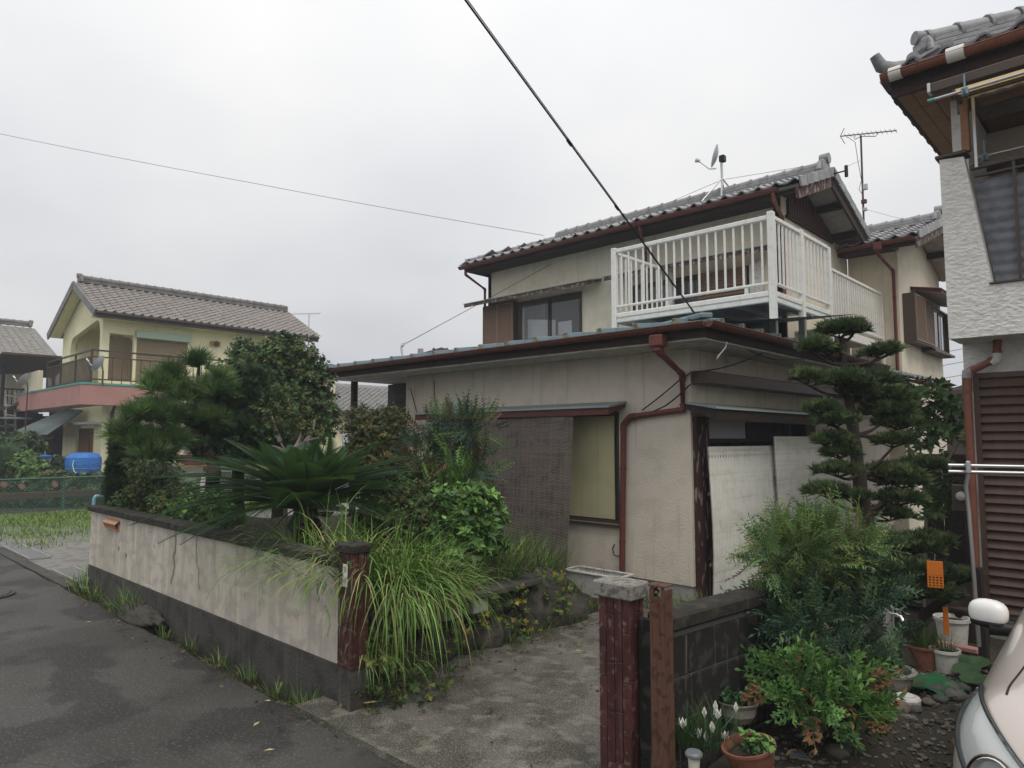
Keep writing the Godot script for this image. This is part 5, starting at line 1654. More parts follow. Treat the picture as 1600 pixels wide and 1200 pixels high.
	# low wing of the same house to the right
	var w := thing("yellow_annex", "low yellow annex with gray tiled roof seen past the porch post", "building", V(-23, 0, -16))
	b = MB.new()
	b.wall(V(-23.4, -0.1, -13.9), Z, 9.0, 2.9, 0.15, [Rect2(1.2, 0.9, 2.2, 1.2)])
	b.wall(V(-26.5, -0.1, -13.9), V(1, 0, 0), 3.1, 3.6, 0.15, [])
	obj("wall", b, M.yellow, w)
	window("window", w, V(-23.4, 0.8, -15.1), Z, 2.2, 1.2, M.alu, 0.05)
	b = MB.new()
	b.quad(V(-22.8, 2.75, -14.6), V(-22.8, 2.75, -23), V(-26, 4.1, -23), V(-26, 4.1, -14.6)); b.quad(V(-22.8, 2.68, -14.6), V(-26, 4.03, -14.6), V(-26, 4.03, -23), V(-22.8, 2.68, -23)); b.quad(V(-22.8, 2.68, -14.6), V(-22.8, 2.68, -23), V(-22.8, 2.75, -23), V(-22.8, 2.75, -14.6)); b.quad(V(-26, 4.03, -14.6), V(-22.8, 2.68, -14.6), V(-22.8, 2.75, -14.6), V(-26, 4.1, -14.6))
	var r2 := obj("roof", b, M.slate_brown, w)
	tile_slope(r2, V(-22.77, 2.76, -14.6), V(0, 0, -1), V(-3.2, 1.35, 0).normalized(), 31, 13, func(_c: int, _r: int) -> bool: return true, km, [M.slate_brown], true)
	b = MB.new()
	b.bar(V(-22.74, 2.7, -14.6), V(-22.74, 2.7, -23), 0.1, 0.12, 0.03)
	obj("gutter", b, M.bronze, w)
	b = MB.new()
	b.span(V(-23.2, 3.0, -13.6), V(-23.0, 4.3, -14.5)); 
	obj("parapet", b, M.cream, w)
	b = MB.new()
	b.span(V(-23.21, 2.55, -13.59), V(-22.99, 3.1, -14.51))
	obj("parapet_band", b, M.pink, w)

# ---------------------------------------------------------------- houses far left and behind
func far_houses() -> void:
	var t := thing("far_left_house", "old house with pale gray tiled roof at the left picture edge", "house", V(-34, 0, -6))
	var b := MB.new()
	b.wall(V(-33.2, -0.1, -3.2), V(0, 0, -1), 4.0, 5.3, 0.15, [Rect2(0.3, 3.2, 2.6, 1.3)])
	b.wall(V(-42, -0.1, -3.2), V(1, 0, 0), 8.8, 5.3, 0.15, [Rect2(5.5, 3.2, 2.6, 1.3)])
	obj("wall", b, M.cream, t)
	window("window", t, V(-33.2, 3.1, -3.5), V(0, 0, -1), 2.6, 1.3, M.alu, 0.04)
	b = MB.new()
	b.span(V(-38, 3.1, -3.4), V(-33.5, 4.6, -3.5)); b.span(V(-33.4, 3.1, -6.2), V(-33.5, 4.6, -3.4))
	obj("curtain", b, M.curtain, t)
	b = MB.new()
	var E0 := V(-32.3, 4.95, -2.4); var E1 := V(-32.3, 4.95, -7.6); var R0 := V(-36.5, 6.6, -4.0); var R1 := V(-36.5, 6.6, -7.6)
	b.quad(E0, E1, R1, R0); b.tri(V(-40, 4.95, -2.4), E0, R0); b.quad(E0 + V(0, -0.1, 0), R0 + V(0, -0.1, 0), R1 + V(0, -0.1, 0), E1 + V(0, -0.1, 0)); b.quad(E0 + V(0, -0.1, 0), E1 + V(0, -0.1, 0), E1, E0)
	var roof := obj("roof", b, M.slate_brown, t)
	var km := kawara()
	tile_slope(roof, E0 + V(0.02, 0, 0), V(0, 0, -1), (V(-36.5, 6.6, -2.4) - E0).normalized(), 19, 19, func(c: int, r: int) -> bool: return c * 0.265 + 0.1 > r * 0.088, km, [mat(L(1.5, 1.45, 1.4), 0.55, 0, M.slate_brown.albedo_texture, 0.4)], true)
	ridge_line(roof, R0 + V(0, 0.05, 0), R1 + V(0, 0.05, 0.2), M.slate_brown, 3, 0.09)
	b = MB.new()
	b.span(V(-32.6, 2.75, -2.9), V(-32.5, 2.85, -7.2)); b.span(V(-32.6, 3.6, -2.9), V(-32.55, 3.66, -7.2)); b.span(V(-33.2, 2.6, -2.9), V(-32.5, 2.7, -7.2))
	obj("balcony", b, M.brown, t)
	b = MB.new()
	for i in 30:
		b.span(V(-32.58, 2.85, -2.95 - i * 0.145), V(-32.55, 3.6, -2.98 - i * 0.145))
	obj("balcony_bars", b, M.brown, t, true)
	# dark shed below and between
	t = thing("dark_shed", "cluttered dark timber shed between the far left house and yellow house", "shed", V(-33, 0, -8))
	b = MB.new()
	b.wall(V(-32.2, -0.1, -4.6), V(0, 0, -1), 6.0, 2.7, 0.1, [])
	b.span(V(-36, -0.1, -8.2), V(-31, 3.6, -8.4))
	obj("wall", b, M.dark_wood, t)
	for k in 5:
		b = MB.new()
		b.bar(V(-33.5, 2.0 + k * 0.3, -5.0 - k * 0.5), V(-30.6, 1.85 + k * 0.3, -5.0 - k * 0.5), 0.9, 0.05)
		obj("shed_roof_sheet", b, M.plinth if k % 2 else M.gray_blue, t)
	for k in 4:
		b = MB.new()
		b.tube([V(-32.4, 2.7 + k * 0.16, -5.6 - k * 0.5), V(-30.9, 2.82 + k * 0.2, -5.6 - k * 0.5)], 0.09, 10)
		obj("rolled_sheet", b, M.bronze, t)
	b = MB.new()
	b.bar(V(-33.6, 4.25, -6.5), V(-29.9, 4.75, -6.5), 2.4, 0.07)
	obj("flat_roof", b, M.bronze, t)
	for z: float in [-5.6, -7.2]:
		b = MB.new()
		b.span(V(-31.5, 0, z), V(-31.4, 4.5, z - 0.1))
		obj("post", b, M.dark_wood, t)
	# gable house behind
	t = thing("dark_gable_house", "dark-eaved gable house behind the yellow house's left edge", "house", V(-40, 0, -12))
	b = MB.new()
	b.prism([Vector2(-42, 0), Vector2(-34.5, 0), Vector2(-34.5, 5.6), Vector2(-37.2, 7.1), Vector2(-42, 4.6)], Transform3D(Basis.IDENTITY, V(0, 0, -11.2)), 0.15)
	obj("wall", b, M.stucco_white, t)
	b = MB.new()
	for k in 2:
		b.bar(V(-37.2, 7.45, -10.2), V(-42.5, 4.6, -10.2) if k == 0 else V(-33.9, 5.7, -10.2), 0.06, 0.26)
	b.quad(V(-37.2, 7.5, -10.2), V(-33.9, 5.75, -10.2), V(-33.9, 5.75, -16), V(-37.2, 7.5, -16)); b.quad(V(-42.5, 4.65, -10.2), V(-37.2, 7.5, -10.2), V(-37.2, 7.5, -16), V(-42.5, 4.65, -16))
	obj("roof", b, M.fascia, t)
	for k in 3:
		b = MB.new()
		b.span(V(-39.2 + k * 1.3, 6.0 + k * 0.45, -10.25), V(-39.0 + k * 1.3, 6.2 + k * 0.45, -11.2))
		obj("purlin", b, M.dark_wood, t)
	# ladder
	t = thing("ladder", "pale aluminium ladder standing against the far left house", "ladder", V(-29.5, 0, -4.2))
	b = MB.new()
	var la := V(-31.532, 1.6, -5.948); var lb := V(-32.326, 3.554, -5.884); var lc := V(-31.316, 1.839, -6.153); var ld := V(-32.039, 3.504, -6.156)
	b.bar(V(la.x, 0.2, la.z), lb, 0.07, 0.04); b.bar(V(lc.x, 0.2, lc.z), ld, 0.07, 0.04)
	obj("rail", b, M.white_plastic, t)
	for i in 9:
		b = MB.new()
		b.bar(V(la.x, 0.2, la.z).lerp(lb, (i + 0.5) / 9.0), V(lc.x, 0.2, lc.z).lerp(ld, (i + 0.5) / 9.0), 0.04, 0.04)
		obj("rung", b, M.white_plastic, t)
	# distant roofs peeping over
	t = thing("distant_roof", "brown roof top peeping over the lower roof's left end", "house", V(-28, 0, -24))
	b = MB.new()
	b.prism([Vector2(-2.2, 0), Vector2(2.2, 0), Vector2(2.2, 5.3), Vector2(0, 5.95), Vector2(-2.2, 5.3)], Transform3D(Basis(Vector3.UP, 0.8), V(-27.255, 5.894, -23.771) * V(1, 0, 1)), 4.0)
	obj("building", b, M.brown, t)
	t = thing("distant_roof", "reddish roof glimpsed in the gap beside the white house", "house", V(-5, 0, -30))
	b = MB.new()
	b.prism([Vector2(-1.5, 0), Vector2(3, 0), Vector2(3, 3.1), Vector2(0.9, 3.75), Vector2(-1.5, 3.0)], Transform3D(Basis.IDENTITY, V(-6.6, 3.659, -35.066) * V(1, 0, 1)), 4.0)
	obj("building", b, M.fascia, t)

# ---------------------------------------------------------------- chain-link fence and things in the lot
func lot_things() -> void:
	var t := thing("chain_link_fence", "green chain-link fence with round posts along the lot's far side", "fence", V(-18.8, 0, -8))
	var pz := [-0.2, -2.5, -4.65, -6.9, -9.2, -11.4]
	for z: float in pz:
		var b := MB.new()
		b.tube([V(-18.8, -0.05, z), V(-18.8, 0.82, z)], 0.04, 10)
		obj("post", b, M.green_post, t)
	var b := MB.new()
	b.tube([V(-18.76, 0.8, 0.0), V(-18.76, 0.8, -11.4)], 0.022, 8); b.tube([V(-18.76, 0.08, 0.0), V(-18.76, 0.08, -11.4)], 0.01, 6)
	obj("rail", b, M.net, t)
	b = MB.new()
	var step := 0.075
	for i in 172:
		var z := 0.6 - i * step
		for k in 2:
			var z0 := z; var z1 := z - 0.72
			var y0 := 0.08 if k == 0 else 0.8; var y1 := 0.8 if k == 0 else 0.08
			if z0 < 0.0 and z1 > -11.4:
				b.tube([V(-18.76, y0, z0), V(-18.76, y1, z1)], 0.0085, 3, false)
	obj("wire_mesh", b, M.net, t, true)
	for k in 3:
		var q: Vector3 = [V(-18.7, 0.7, -3.479), V(-18.7, 0.642, -3.811), V(-18.7, 0.654, -4.449)][k]
		b = MB.new()
		b.lathe(q, [Vector2(0.065, 0), Vector2(0.065, 0.008), Vector2(0, 0.01)], 10, Basis(Vector3.BACK, -PI / 2), 0.12)
		var o := obj("faded_tag", b, M.tag_pink, t)
		o.set_meta("label", "faded pink tag tied to the fence mesh")
	t = thing("low_garden_edge", "low brown concrete edging behind the chain-link fence", "edging", V(-19.3, 0, -6))
	b = MB.new()
	for i in 6:
		b.span(V(-19.3, 0.3, -1.0 - i * 1.7), V(-19.4, 0.46, -2.66 - i * 1.7), 0.01)
	obj("edging_block", b, M.edging, t)
	# blue tarpaulin covered tank
	t = thing("tarp_covered_tank", "rounded tank wrapped in bright blue tarpaulin before the yellow house", "tank", V(-22.676, 0.8, -6.071) * V(1, 0, 1))
	var c := V(-22.676, 0.8, -6.071) * V(1, 0, 1)
	b = MB.new()
	b.lathe(c, [Vector2(0.42, 0.3), Vector2(0.43, 0.7), Vector2(0.45, 1.0), Vector2(0.44, 1.17), Vector2(0.36, 1.27), Vector2(0.15, 1.31), Vector2(0, 1.31)], 28, Basis.IDENTITY, 0.018)
	obj("tarpaulin", b, M.blue_tarp, t)
	b = MB.new()
	var ring: Array = []
	for i in 25:
		ring.append(c + V(cos(TAU * i / 24) * 0.455, 0.86 + 0.01 * sin(i), sin(TAU * i / 24) * 0.455))
	b.tube(ring, 0.008, 5, false)
	obj("rope", b, M.gray_blue, t)
	b = MB.new()
	b.tube([c + V(0.3, 1.1, 0.33), c + V(0.36, 0.95, 0.36), c + V(0.44, 0.8, 0.34), c + V(0.58, 0.72, 0.3)], 0.012, 6)
	obj("hose", b, M.mint, t)
	# folded parasol-like bundle, white figure, blue frame, table clutter
	t = thing("folded_parasol", "small folded pale parasol with blue rim beside the hedge", "parasol", V(-23.489, 1.165, -5.301) * V(1, 0, 1))
	c = V(-23.489, 1.165, -5.301) * V(1, 0, 1)
	b = MB.new()
	b.lathe(c, [Vector2(0.03, 0.55), Vector2(0.06, 0.8), Vector2(0.16, 1.15)], 14, Basis.IDENTITY, 0.1)
	obj("cloth", b, M.curtain, t)
	b = MB.new()
	b.lathe(c, [Vector2(0.165, 1.14), Vector2(0.19, 1.22), Vector2(0.0, 1.25)], 14, Basis.IDENTITY, 0.1)
	obj("rim", b, M.blue_tarp, t)
	b = MB.new()
	b.tube([c + V(0, 0, 0), c + V(0, 1.35, 0)], 0.015, 6)
	obj("stick", b, M.alu, t)
	t = thing("white_garden_ornament", "small white tapered garden ornament left of the sago palm", "garden ornament", V(-10.066, 0.977, -4.24) * V(1, 0, 1))
	c = V(-10.066, 0.977, -4.24) * V(1, 0, 1)
	var y0: float = V(-10.064, 0.923, -4.242).y
	b = MB.new()
	b.lathe(c + V(0, y0, 0), [Vector2(0.075, 0), Vector2(0.07, 0.05), Vector2(0.062, 0.06), Vector2(0.06, 0.16), Vector2(0.052, 0.22), Vector2(0.035, 0.255), Vector2(0.0, 0.265)], 16, Basis.IDENTITY, 0.05)
	obj("figure", b, M.white_plastic, t)
	b = MB.new()
	b.lathe(c + V(0, y0 - 0.35, 0), [Vector2(0.09, 0), Vector2(0.09, 0.348), Vector2(0, 0.349)], 12)
	obj("pedestal", b, M.concrete, t)
	b = MB.new()
	b.lathe(c + V(0, y0 + 0.26, 0), [Vector2(0.012, 0), Vector2(0.014, 0.02), Vector2(0, 0.03)], 8)
	obj("knob", b, M.black, t)
	t = thing("blue_pipe_frame", "light blue pipe hoop behind the far end of the garden wall", "pipe frame", V(-11, 0, -3.2))
	b = MB.new()
	var f0 := V(-11.092, 0.671, -3.13); var f1 := V(-11.1, 0.895, -3.123); var f2 := V(-11.323, 0.862, -3.463)
	b.tube([V(f1.x, 0, f1.z), f1 - V(0, 0.03, 0), f1 + (f2 - f1).normalized() * 0.03, f2, V(f2.x, 0, f2.z)], 0.022, 8)
	obj("hoop", b, mat(L(0.16, 0.36, 0.42), 0.5), t)
	t = thing("garden_bench", "wooden work bench with boxes under the yellow house window", "bench", V(-20, 0, -9))
	c = V(-19.518, 0.845, -7.685) * V(1, 0, 1)
	var bs := Basis(Vector3.UP, PI / 2)
	b = MB.new()
	b.box(c + V(0, 0.95, 0), V(1.3, 0.06, 0.5), bs, 0.01)
	obj("top", b, M.wood, t)
	for k in 4:
		b = MB.new()
		b.box(c + bs * V(-0.6 if k % 2 else 0.6, 0.46, -0.2 if k < 2 else 0.2), V(0.06, 0.92, 0.06), bs)
		obj("leg", b, M.wood, t)
	for k in 2:
		var o := thing("storage_box", ["brown storage box on the wooden work bench", "white storage crate below the work bench"][k], "box", c + V(0, 0.98 if k == 0 else 0.0, 0))
		b = MB.new()
		b.box(c + bs * V(0.1 - k * 0.3, 1.12 if k == 0 else 0.4, k * 0.4), V(0.6, 0.28, 0.4) if k == 0 else V(0.5, 0.55, 0.4), bs, 0.01)
		obj("body", b, M.brown if k == 0 else M.white_plastic, o)
		b = MB.new()
		b.box(c + bs * V(0.1 - k * 0.3, 1.27 if k == 0 else 0.69, k * 0.4), V(0.64, 0.03, 0.44) if k == 0 else V(0.53, 0.03, 0.43), bs, 0.008)
		obj("lid", b, M.wood if k == 0 else M.white_plastic, o)
	# white car parked behind the garden plants
	t = thing("white_car", "white car parked behind the sago palm, mostly hidden by leaves", "car", V(-12.095, 0.943, -7.827) * V(1, 0, 1))
	car_shell(t, V(-12.672, 0.916, -7.97) * V(1, 0, 1), 0.35, M.carwhite, false)
	# roof antenna behind
	t = thing("distant_antenna", "small television antenna on a far roof right of the yellow house", "antenna", V(-23.5, 5.2, -13.9))
	var a0 := V(-23.449, 5.46, -13.602); var a1 := V(-23.465, 6.414, -13.587)
	b = MB.new()
	b.tube([a0 - V(0, 3, 0), a1], 0.02, 6)
	obj("mast", b, M.alu, t)
	b = MB.new()
	var d := V(0.7, 0.0, -0.7)
	b.tube([a1 - d * 0.75, a1 + d * 0.45 + V(0, 0.05, 0)], 0.012, 5)
	for i in 8:
		var p := a1 + d * (-0.7 + i * 0.15)
		b.tube([p - V(0.13, 0, 0.13), p + V(0.13, 0, 0.13)], 0.007, 4)
	obj("boom", b, M.alu, t)
	# utility pole top beyond the lower roof
	t = thing("utility_pole", "top of a utility pole with insulators beyond the lower roof", "utility pole", V(-28.226, 5.894, -22.851) * V(1, 0, 1))
	c = V(-28.226, 5.894, -22.851) * V(1, 0, 1)
	var ty: float = V(-28.23, 6.399, -22.847).y
	b = MB.new()
	b.tube([c, V(c.x, ty, c.z)], 0.15, 10)
	obj("pole", b, M.concrete, t)
	b = MB.new()
	b.bar(V(c.x - 0.35, ty - 0.3, c.z + 0.35), V(c.x + 1.0, ty - 0.3, c.z - 1.0), 0.08, 0.08)
	obj("crossarm", b, M.alu, t)
	for i in 4:
		b = MB.new()
		b.lathe(V(c.x + 0.25 + i * 0.24, ty - 0.38 + (i % 2) * 0.2, c.z - 0.25 - i * 0.24), [Vector2(0, 0), Vector2(0.1, 0.02), Vector2(0.06, 0.12), Vector2(0.1, 0.16), Vector2(0.03, 0.24), Vector2(0, 0.24)], 10)
		obj("insulator", b, M.black, t)

# ---------------------------------------------------------------- cars
func hull(z: float, t: float) -> Vector3:   # body surface of a small car: nose at z = 0, tail at z = -3.4; t from 0 (its left) over the top to PI (its right)
	var s := -z
	var w := 0.82 * (1.0 - pow(maxf(0.0, 1.0 - s / 0.4), 2.6) * 0.3) * (1.0 - pow(maxf(0.0, (s - 2.9) / 0.5), 3.0) * 0.12)
	var h := 0.74 + 0.21 * (1.0 - pow(maxf(0.0, 1.0 - s / 0.38), 2.0)) + 0.15 * smoothstep(0.25, 1.5, s)
	h -= 0.12 * smoothstep(3.2, 3.4, s)
	var y0 := 0.2
	var n := 0.24
	var c := cos(t); var q := sin(t)
	var x := w * signf(c) * pow(absf(c), n)
	var y := y0 + (h - y0) * pow(absf(q), n)
	x *= 1.0 - 0.07 * smoothstep(0.55, 0.0, y) - 0.05 * smoothstep(0.65, 1.0, y)
	return V(x, y, z)

func cabin(u: float, t: float) -> Vector3:   # greenhouse: u from the windscreen base to the tail
	var z := lerpf(-0.95, -3.36, u)
	var h := 0.98 + 0.62 * smoothstep(0.0, 0.34, u) * (1.0 - smoothstep(0.93, 1.02, u) * 0.9)
	var c := cos(t); var q := sin(t)
	var k := pow(absf(q), 0.5)
	var x := lerpf(0.71, 0.6, k) * signf(c) * pow(absf(c), 0.42)
	return V(x, lerpf(0.9, h, k), z)

func hull_patch(t0: Transform3D, f: Callable, a0: float, a1: float, c0: Callable, c1: Callable, off: float, nu := 12, nv := 8) -> MB:
	var b := MB.new()
	var p := PackedVector3Array()
	for j in nv + 1:
		for i in nu + 1:
			var a := lerpf(a0, a1, float(i) / nu)
			var t: float = lerpf(c0.call(float(i) / nu), c1.call(float(i) / nu), float(j) / nv)
			var q: Vector3 = f.call(a, t)
			var da: Vector3 = f.call(a + 0.01, t) - q; var dt: Vector3 = f.call(a, t + 0.01) - q
			var no := da.cross(dt).normalized()
			if no.dot(q - V(0, 0.5, -1.5)) < 0:
				no = -no
			p.append(t0 * (q + no * off))
	b.grid(p, nu, nv)
	return b

func car_shell(t: Node3D, at: Vector3, yaw: float, paint_: Material, detail: bool) -> void:
	var tr := Transform3D(Basis(Vector3.UP, yaw), at)
	var b := MB.new()
	var p := PackedVector3Array()
	var nu := 72; var nv := 56
	for j in nv + 1:
		var z := -3.4 * pow(float(j) / nv, 1.5)
		for i in nu + 1:
			p.append(tr * hull(z, PI * i / nu))
	b.grid(p, nu, nv)
	for i in nu:   # nose and tail
		b.tri(tr * V(0, 0.45, 0.03), tr * hull(0, PI * i / nu), tr * hull(0, PI * (i + 1) / nu)); b.tri(tr * V(0, 0.6, -3.42), tr * hull(-3.4, PI * (i + 1) / nu), tr * hull(-3.4, PI * i / nu))
	b.quad(tr * V(-0.66, 0.2, 0), tr * V(-0.66, 0.2, -3.4), tr * V(0.66, 0.2, -3.4), tr * V(0.66, 0.2, 0))
	obj("body", b, paint_, t)
	b = MB.new()
	p = PackedVector3Array()
	for j in 33:
		for i in 33:
			p.append(tr * cabin(j / 32.0, PI * i / 32.0))
	b.grid(p, 32, 32)
	obj("roof", b, paint_, t)
	var cst := func(v: float) -> Callable: return func(_u: float) -> float: return v
	obj("windscreen", hull_patch(tr, cabin, 0.03, 0.3, cst.call(0.62), cst.call(PI - 0.62), 0.006), M.black, t)
	for s in 2:
		var a := 0.16 if s == 0 else PI - 0.16
		var e := 0.5 if s == 0 else PI - 0.5
		for k in 2:
			obj("side_window", hull_patch(tr, cabin, 0.2 + k * 0.4, 0.56 + k * 0.34, cst.call(a), cst.call(e), 0.005), M.black, t)
	for s: float in [-1.0, 1.0]:
		for z: float in [-0.62, -2.8]:
			b = MB.new()
			b.tube([tr * V(0.58 * s, 0.27, z), tr * V(0.735 * s, 0.27, z)], 0.27, 20)
			var w := obj("wheel", b, M.rubber, t)
			b = MB.new()
			b.tube([tr * V(0.72 * s, 0.27, z), tr * V(0.742 * s, 0.27, z)], 0.18, 16)
			obj("rim", b, M.alu, w)
	for s: float in [-1.0, 1.0]:
		var lo := func(u: float) -> float: return PI - (0.22 + 0.28 * u) if s < 0 else 0.22 + 0.28 * u
		var up := func(u: float) -> float: return PI - (1.0 - 0.26 * u) if s < 0 else 1.0 - 0.26 * u
		var hl := obj("headlight", hull_patch(tr, hull, -0.015, -0.42, lo, up, 0.003), M.lamp_silver, t)
		if detail:
			var c := hull(-0.09, (PI - 0.48) if s < 0 else 0.48)
			var n := V(0.45 * s, 0.25, 0.86).normalized()
			var bs := Basis(V(0, 1, 0).cross(n).normalized(), n, V(0, 1, 0).cross(n).normalized().cross(n))
			b = MB.new()
			b.lathe(c + n * -0.022, [Vector2(0.066, 0.02), Vector2(0.072, 0.03), Vector2(0.066, 0.032), Vector2(0.05, 0.022), Vector2(0.025, 0.018), Vector2(0, 0.024)], 24, bs)
			var rb := MB.new()
			
			for i in b.v.size():
				rb.put(tr * b.v[i], tr.basis * b.n[i])
			obj("reflector", rb, M.chrome, hl)
			b = MB.new()
			b.lathe(c + n * -0.02, [Vector2(0.072, 0.016), Vector2(0.077, 0.028), Vector2(0.072, 0.033)], 24, bs)
			rb = MB.new()
			for i in b.v.size():
				rb.put(tr * b.v[i], tr.basis * b.n[i])
			obj("lamp_ring", rb, M.bronze, hl)
			obj("lens", hull_patch(tr, hull, -0.012, -0.425, lo, up, 0.014), M.glass, hl)
			var rim := MB.new()
			for e in 2:
				var pts: Array = []
				for i in 15:
					var u := i / 14.0
					var a := lerpf(-0.012, -0.425, u)
					var f: Callable = lo if e == 0 else up
					pts.append(tr * (hull(a, f.call(u)) * V(1.012, 1.004, 1) + V(0, 0, 0.004)))
				rim.tube(pts, 0.007, 6)
			obj("headlight_seal", rim, M.black, hl)
			var seam := MB.new()
			var sp: Array = []
			for i in 20:
				sp.append(tr * (hull(lerpf(-0.3, -1.15, i / 19.0), (PI - lerpf(1.05, 1.3, i / 19.0)) if s < 0 else lerpf(1.05, 1.3, i / 19.0)) + V(0, 0.001, 0)))
			seam.tube(sp, 0.0035, 5)
			obj("bonnet_seam", seam, M.black, t)
	for s: float in [-1.0, 1.0]:
		b = MB.new()
		var c := V(0.835 * s, 0.985, -1.14)
		b.blob(tr * c, V(0.07, 0.054, 0.048), 2.7, Basis(Vector3.UP, 0.2 * s))
		var mi := obj("wing_mirror", b, M.carwhite if detail else paint_, t)
		b = MB.new()
		b.tube([tr * V(0.68 * s, 0.94, -1.2), tr * V(0.76 * s, 0.93, -1.13), tr * V(0.83 * s, 0.935, -1.12)], [0.03, 0.028, 0.035], 8)
		obj("mirror_arm", b, M.black, mi)
		b = MB.new()
		b.blob(tr * (c - V(0, 0.036, 0)), V(0.066, 0.022, 0.046), 2.7, Basis(Vector3.UP, 0.2 * s))
		obj("mirror_base", b, M.black, mi)
		b = MB.new()
		b.blob(tr * (c + V(0, 0.0, -0.045)), V(0.058, 0.042, 0.006), 2.7, Basis(Vector3.UP, 0.2 * s))
		obj("mirror_glass", b, M.chrome, mi)
	b = MB.new()
	b.box(tr * V(0, 0.42, 0.04), V(0.5, 0.12, 0.02), tr.basis, 0.01)
	obj("grille", b, M.black, t)

# ---------------------------------------------------------------- aerials, cables, screens and other house fittings
func fittings() -> void:
	var t := thing("satellite_dish", "satellite dish on a tripod at the main house roof ridge", "satellite dish", V(-5.55, 6.1, -11.3))
	var c := V(-5.55, 6.62, -11.3)
	var b := MB.new()
	b.tube([V(-5.55, 6.2, -11.3), c], 0.022, 8)
	obj("mast", b, M.alu, t)
	for q: Vector3 in [V(-5.85, 5.6, -10.7), V(-5.3, 5.72, -10.75), V(-5.35, 5.85, -11.9), V(-5.75, 5.85, -11.9)]:
		b = MB.new()
		b.tube([V(-5.55, 6.33, -11.3), q], 0.014, 6)
		obj("leg", b, M.alu, t)
	var n := V(-0.87, 0.3, 0.4).normalized()
	var side := V(0, 1, 0).cross(n).normalized()
	var bs := Basis(side, n, side.cross(n))
	b = MB.new()
	b.lathe(c + n * 0.1 + V(0, 0.1, 0), [Vector2(0, -0.03), Vector2(0.1, -0.02), Vector2(0.2, 0.02), Vector2(0.205, 0.025), Vector2(0.2, 0.026), Vector2(0.1, -0.012), Vector2(0, -0.022)], 24, bs)
	obj("reflector", b, M.curtain, t)
	b = MB.new()
	b.box(c + V(0.02, 0.06, 0), V(0.1, 0.12, 0.1), Basis.IDENTITY, 0.01)
	obj("bracket", b, M.black, t)
	var fp := c + n * 0.42 + V(0, -0.04, 0)
	b = MB.new()
	b.tube([c + n * 0.1 + V(0, -0.13, 0), c + n * 0.22 + V(0, -0.16, 0), fp], 0.012, 6)
	obj("arm", b, M.alu, t)
	b = MB.new()
	b.tube([fp - n * 0.03, fp + n * 0.05], [0.028, 0.04], 10)
	obj("feed_horn", b, M.curtain, t)
	t = thing("tv_antenna", "tall television antenna mast with amplifiers between the two tiled roofs", "antenna", V(-5.155, 6.752, -17.842))
	var m0 := V(-5.135, 6.277, -17.861); var m1 := V(-5.121, 9.113, -17.875)
	b = MB.new()
	b.tube([m0, m1 + V(0, 0.02, 0)], 0.024, 8)
	obj("mast", b, M.bronze, t)
	var a0 := V(-5.586, 9.248, -17.847); var a1 := V(-4.341, 9.03, -17.925)
	b = MB.new()
	b.tube([a0, a1], 0.014, 6); b.tube([V(-5.279, 9.158, -17.863), V(-5.242, 9.054, -17.829), m1, V(-4.8, 9.023, -17.904), V(-4.737, 9.097, -17.894)], 0.01, 5)
	obj("boom", b, M.bronze, t)
	var along := (a1 - a0).normalized()
	var across := along.cross(Vector3.UP).normalized()
	for i in 12:
		b = MB.new()
		var p := a0.lerp(a1, 0.1 + i * 0.08)
		b.tube([p - across * 0.14, p + across * 0.14], 0.006, 4)
		obj("element", b, M.bronze, t)
	b = MB.new()
	b.tube([a0 + V(0, 0.2, 0) + along * 0.1, a0, a0 - V(0, 0.2, 0) + along * 0.1], 0.009, 5)
	obj("reflector", b, M.bronze, t)
	b = MB.new()
	b.box(V(-5.063, 7.819, -17.861), V(0.1, 0.14, 0.08), Basis.IDENTITY, 0.01)
	obj("amplifier", b, M.curtain, t)
	b = MB.new()
	b.box(V(-5.096, 7.452, -17.829), V(0.12, 0.1, 0.08), Basis.IDENTITY, 0.01)
	obj("splitter", b, M.brown, t)
	b = MB.new()
	b.box(V(-5.079, 7.261, -17.845), V(0.08, 0.08, 0.08), Basis.IDENTITY, 0.01)
	obj("amplifier", b, M.curtain, t)
	b = MB.new()
	b.tube([V(-5.394, 9.142, -17.754), V(-5.228, 8.967, -17.773), V(-5.186, 8.433, -17.813), V(-5.142, 7.999, -17.855), V(-5.194, 7.774, -17.806), V(-5.14, 7.662, -17.856), V(-5.11, 7.55, -17.886)], 0.007, 5)
	obj("lead", b, M.cable, t)
	t = thing("guy_wire_bracket", "small black bracket at the main gable's roof peak", "bracket", V(-3.6, 6, -11.35))
	b = MB.new()
	b.tube([V(-3.68, 5.92, -11.35), V(-3.5, 5.94, -11.4)], 0.012, 6); b.tube([V(-3.5, 5.84, -11.4), V(-3.5, 6.02, -11.4)], 0.028, 8)
	obj("bracket", b, M.black, t)
	# cables
	var line := func(called: String, label: String, pts: Array, r: float, m: Material, sag: float) -> Node3D:
		var o := thing(called, label, "cable", pts[0])
		var ps: Array = []
		for i in pts.size() - 1:
			for k in 14:
				var u := k / 14.0
				ps.append(pts[i].lerp(pts[i + 1], u) - V(0, sag * 4.0 * u * (1 - u), 0))
		ps.append(pts[-1])
		var mb := MB.new()
		mb.tube(ps, r, 6)
		obj("wire", mb, m, o)
		return o
	var rc := V(-3.512, 2.924, -6.59)
	var cs := V(-2.512, 3.969, -2.303)
	var sv: Node3D = line.call("service_cable", "thick black service cable slanting down to the lower roof corner", [rc + (cs - rc) * 3.0, rc], 0.006, M.cable, 0.02)
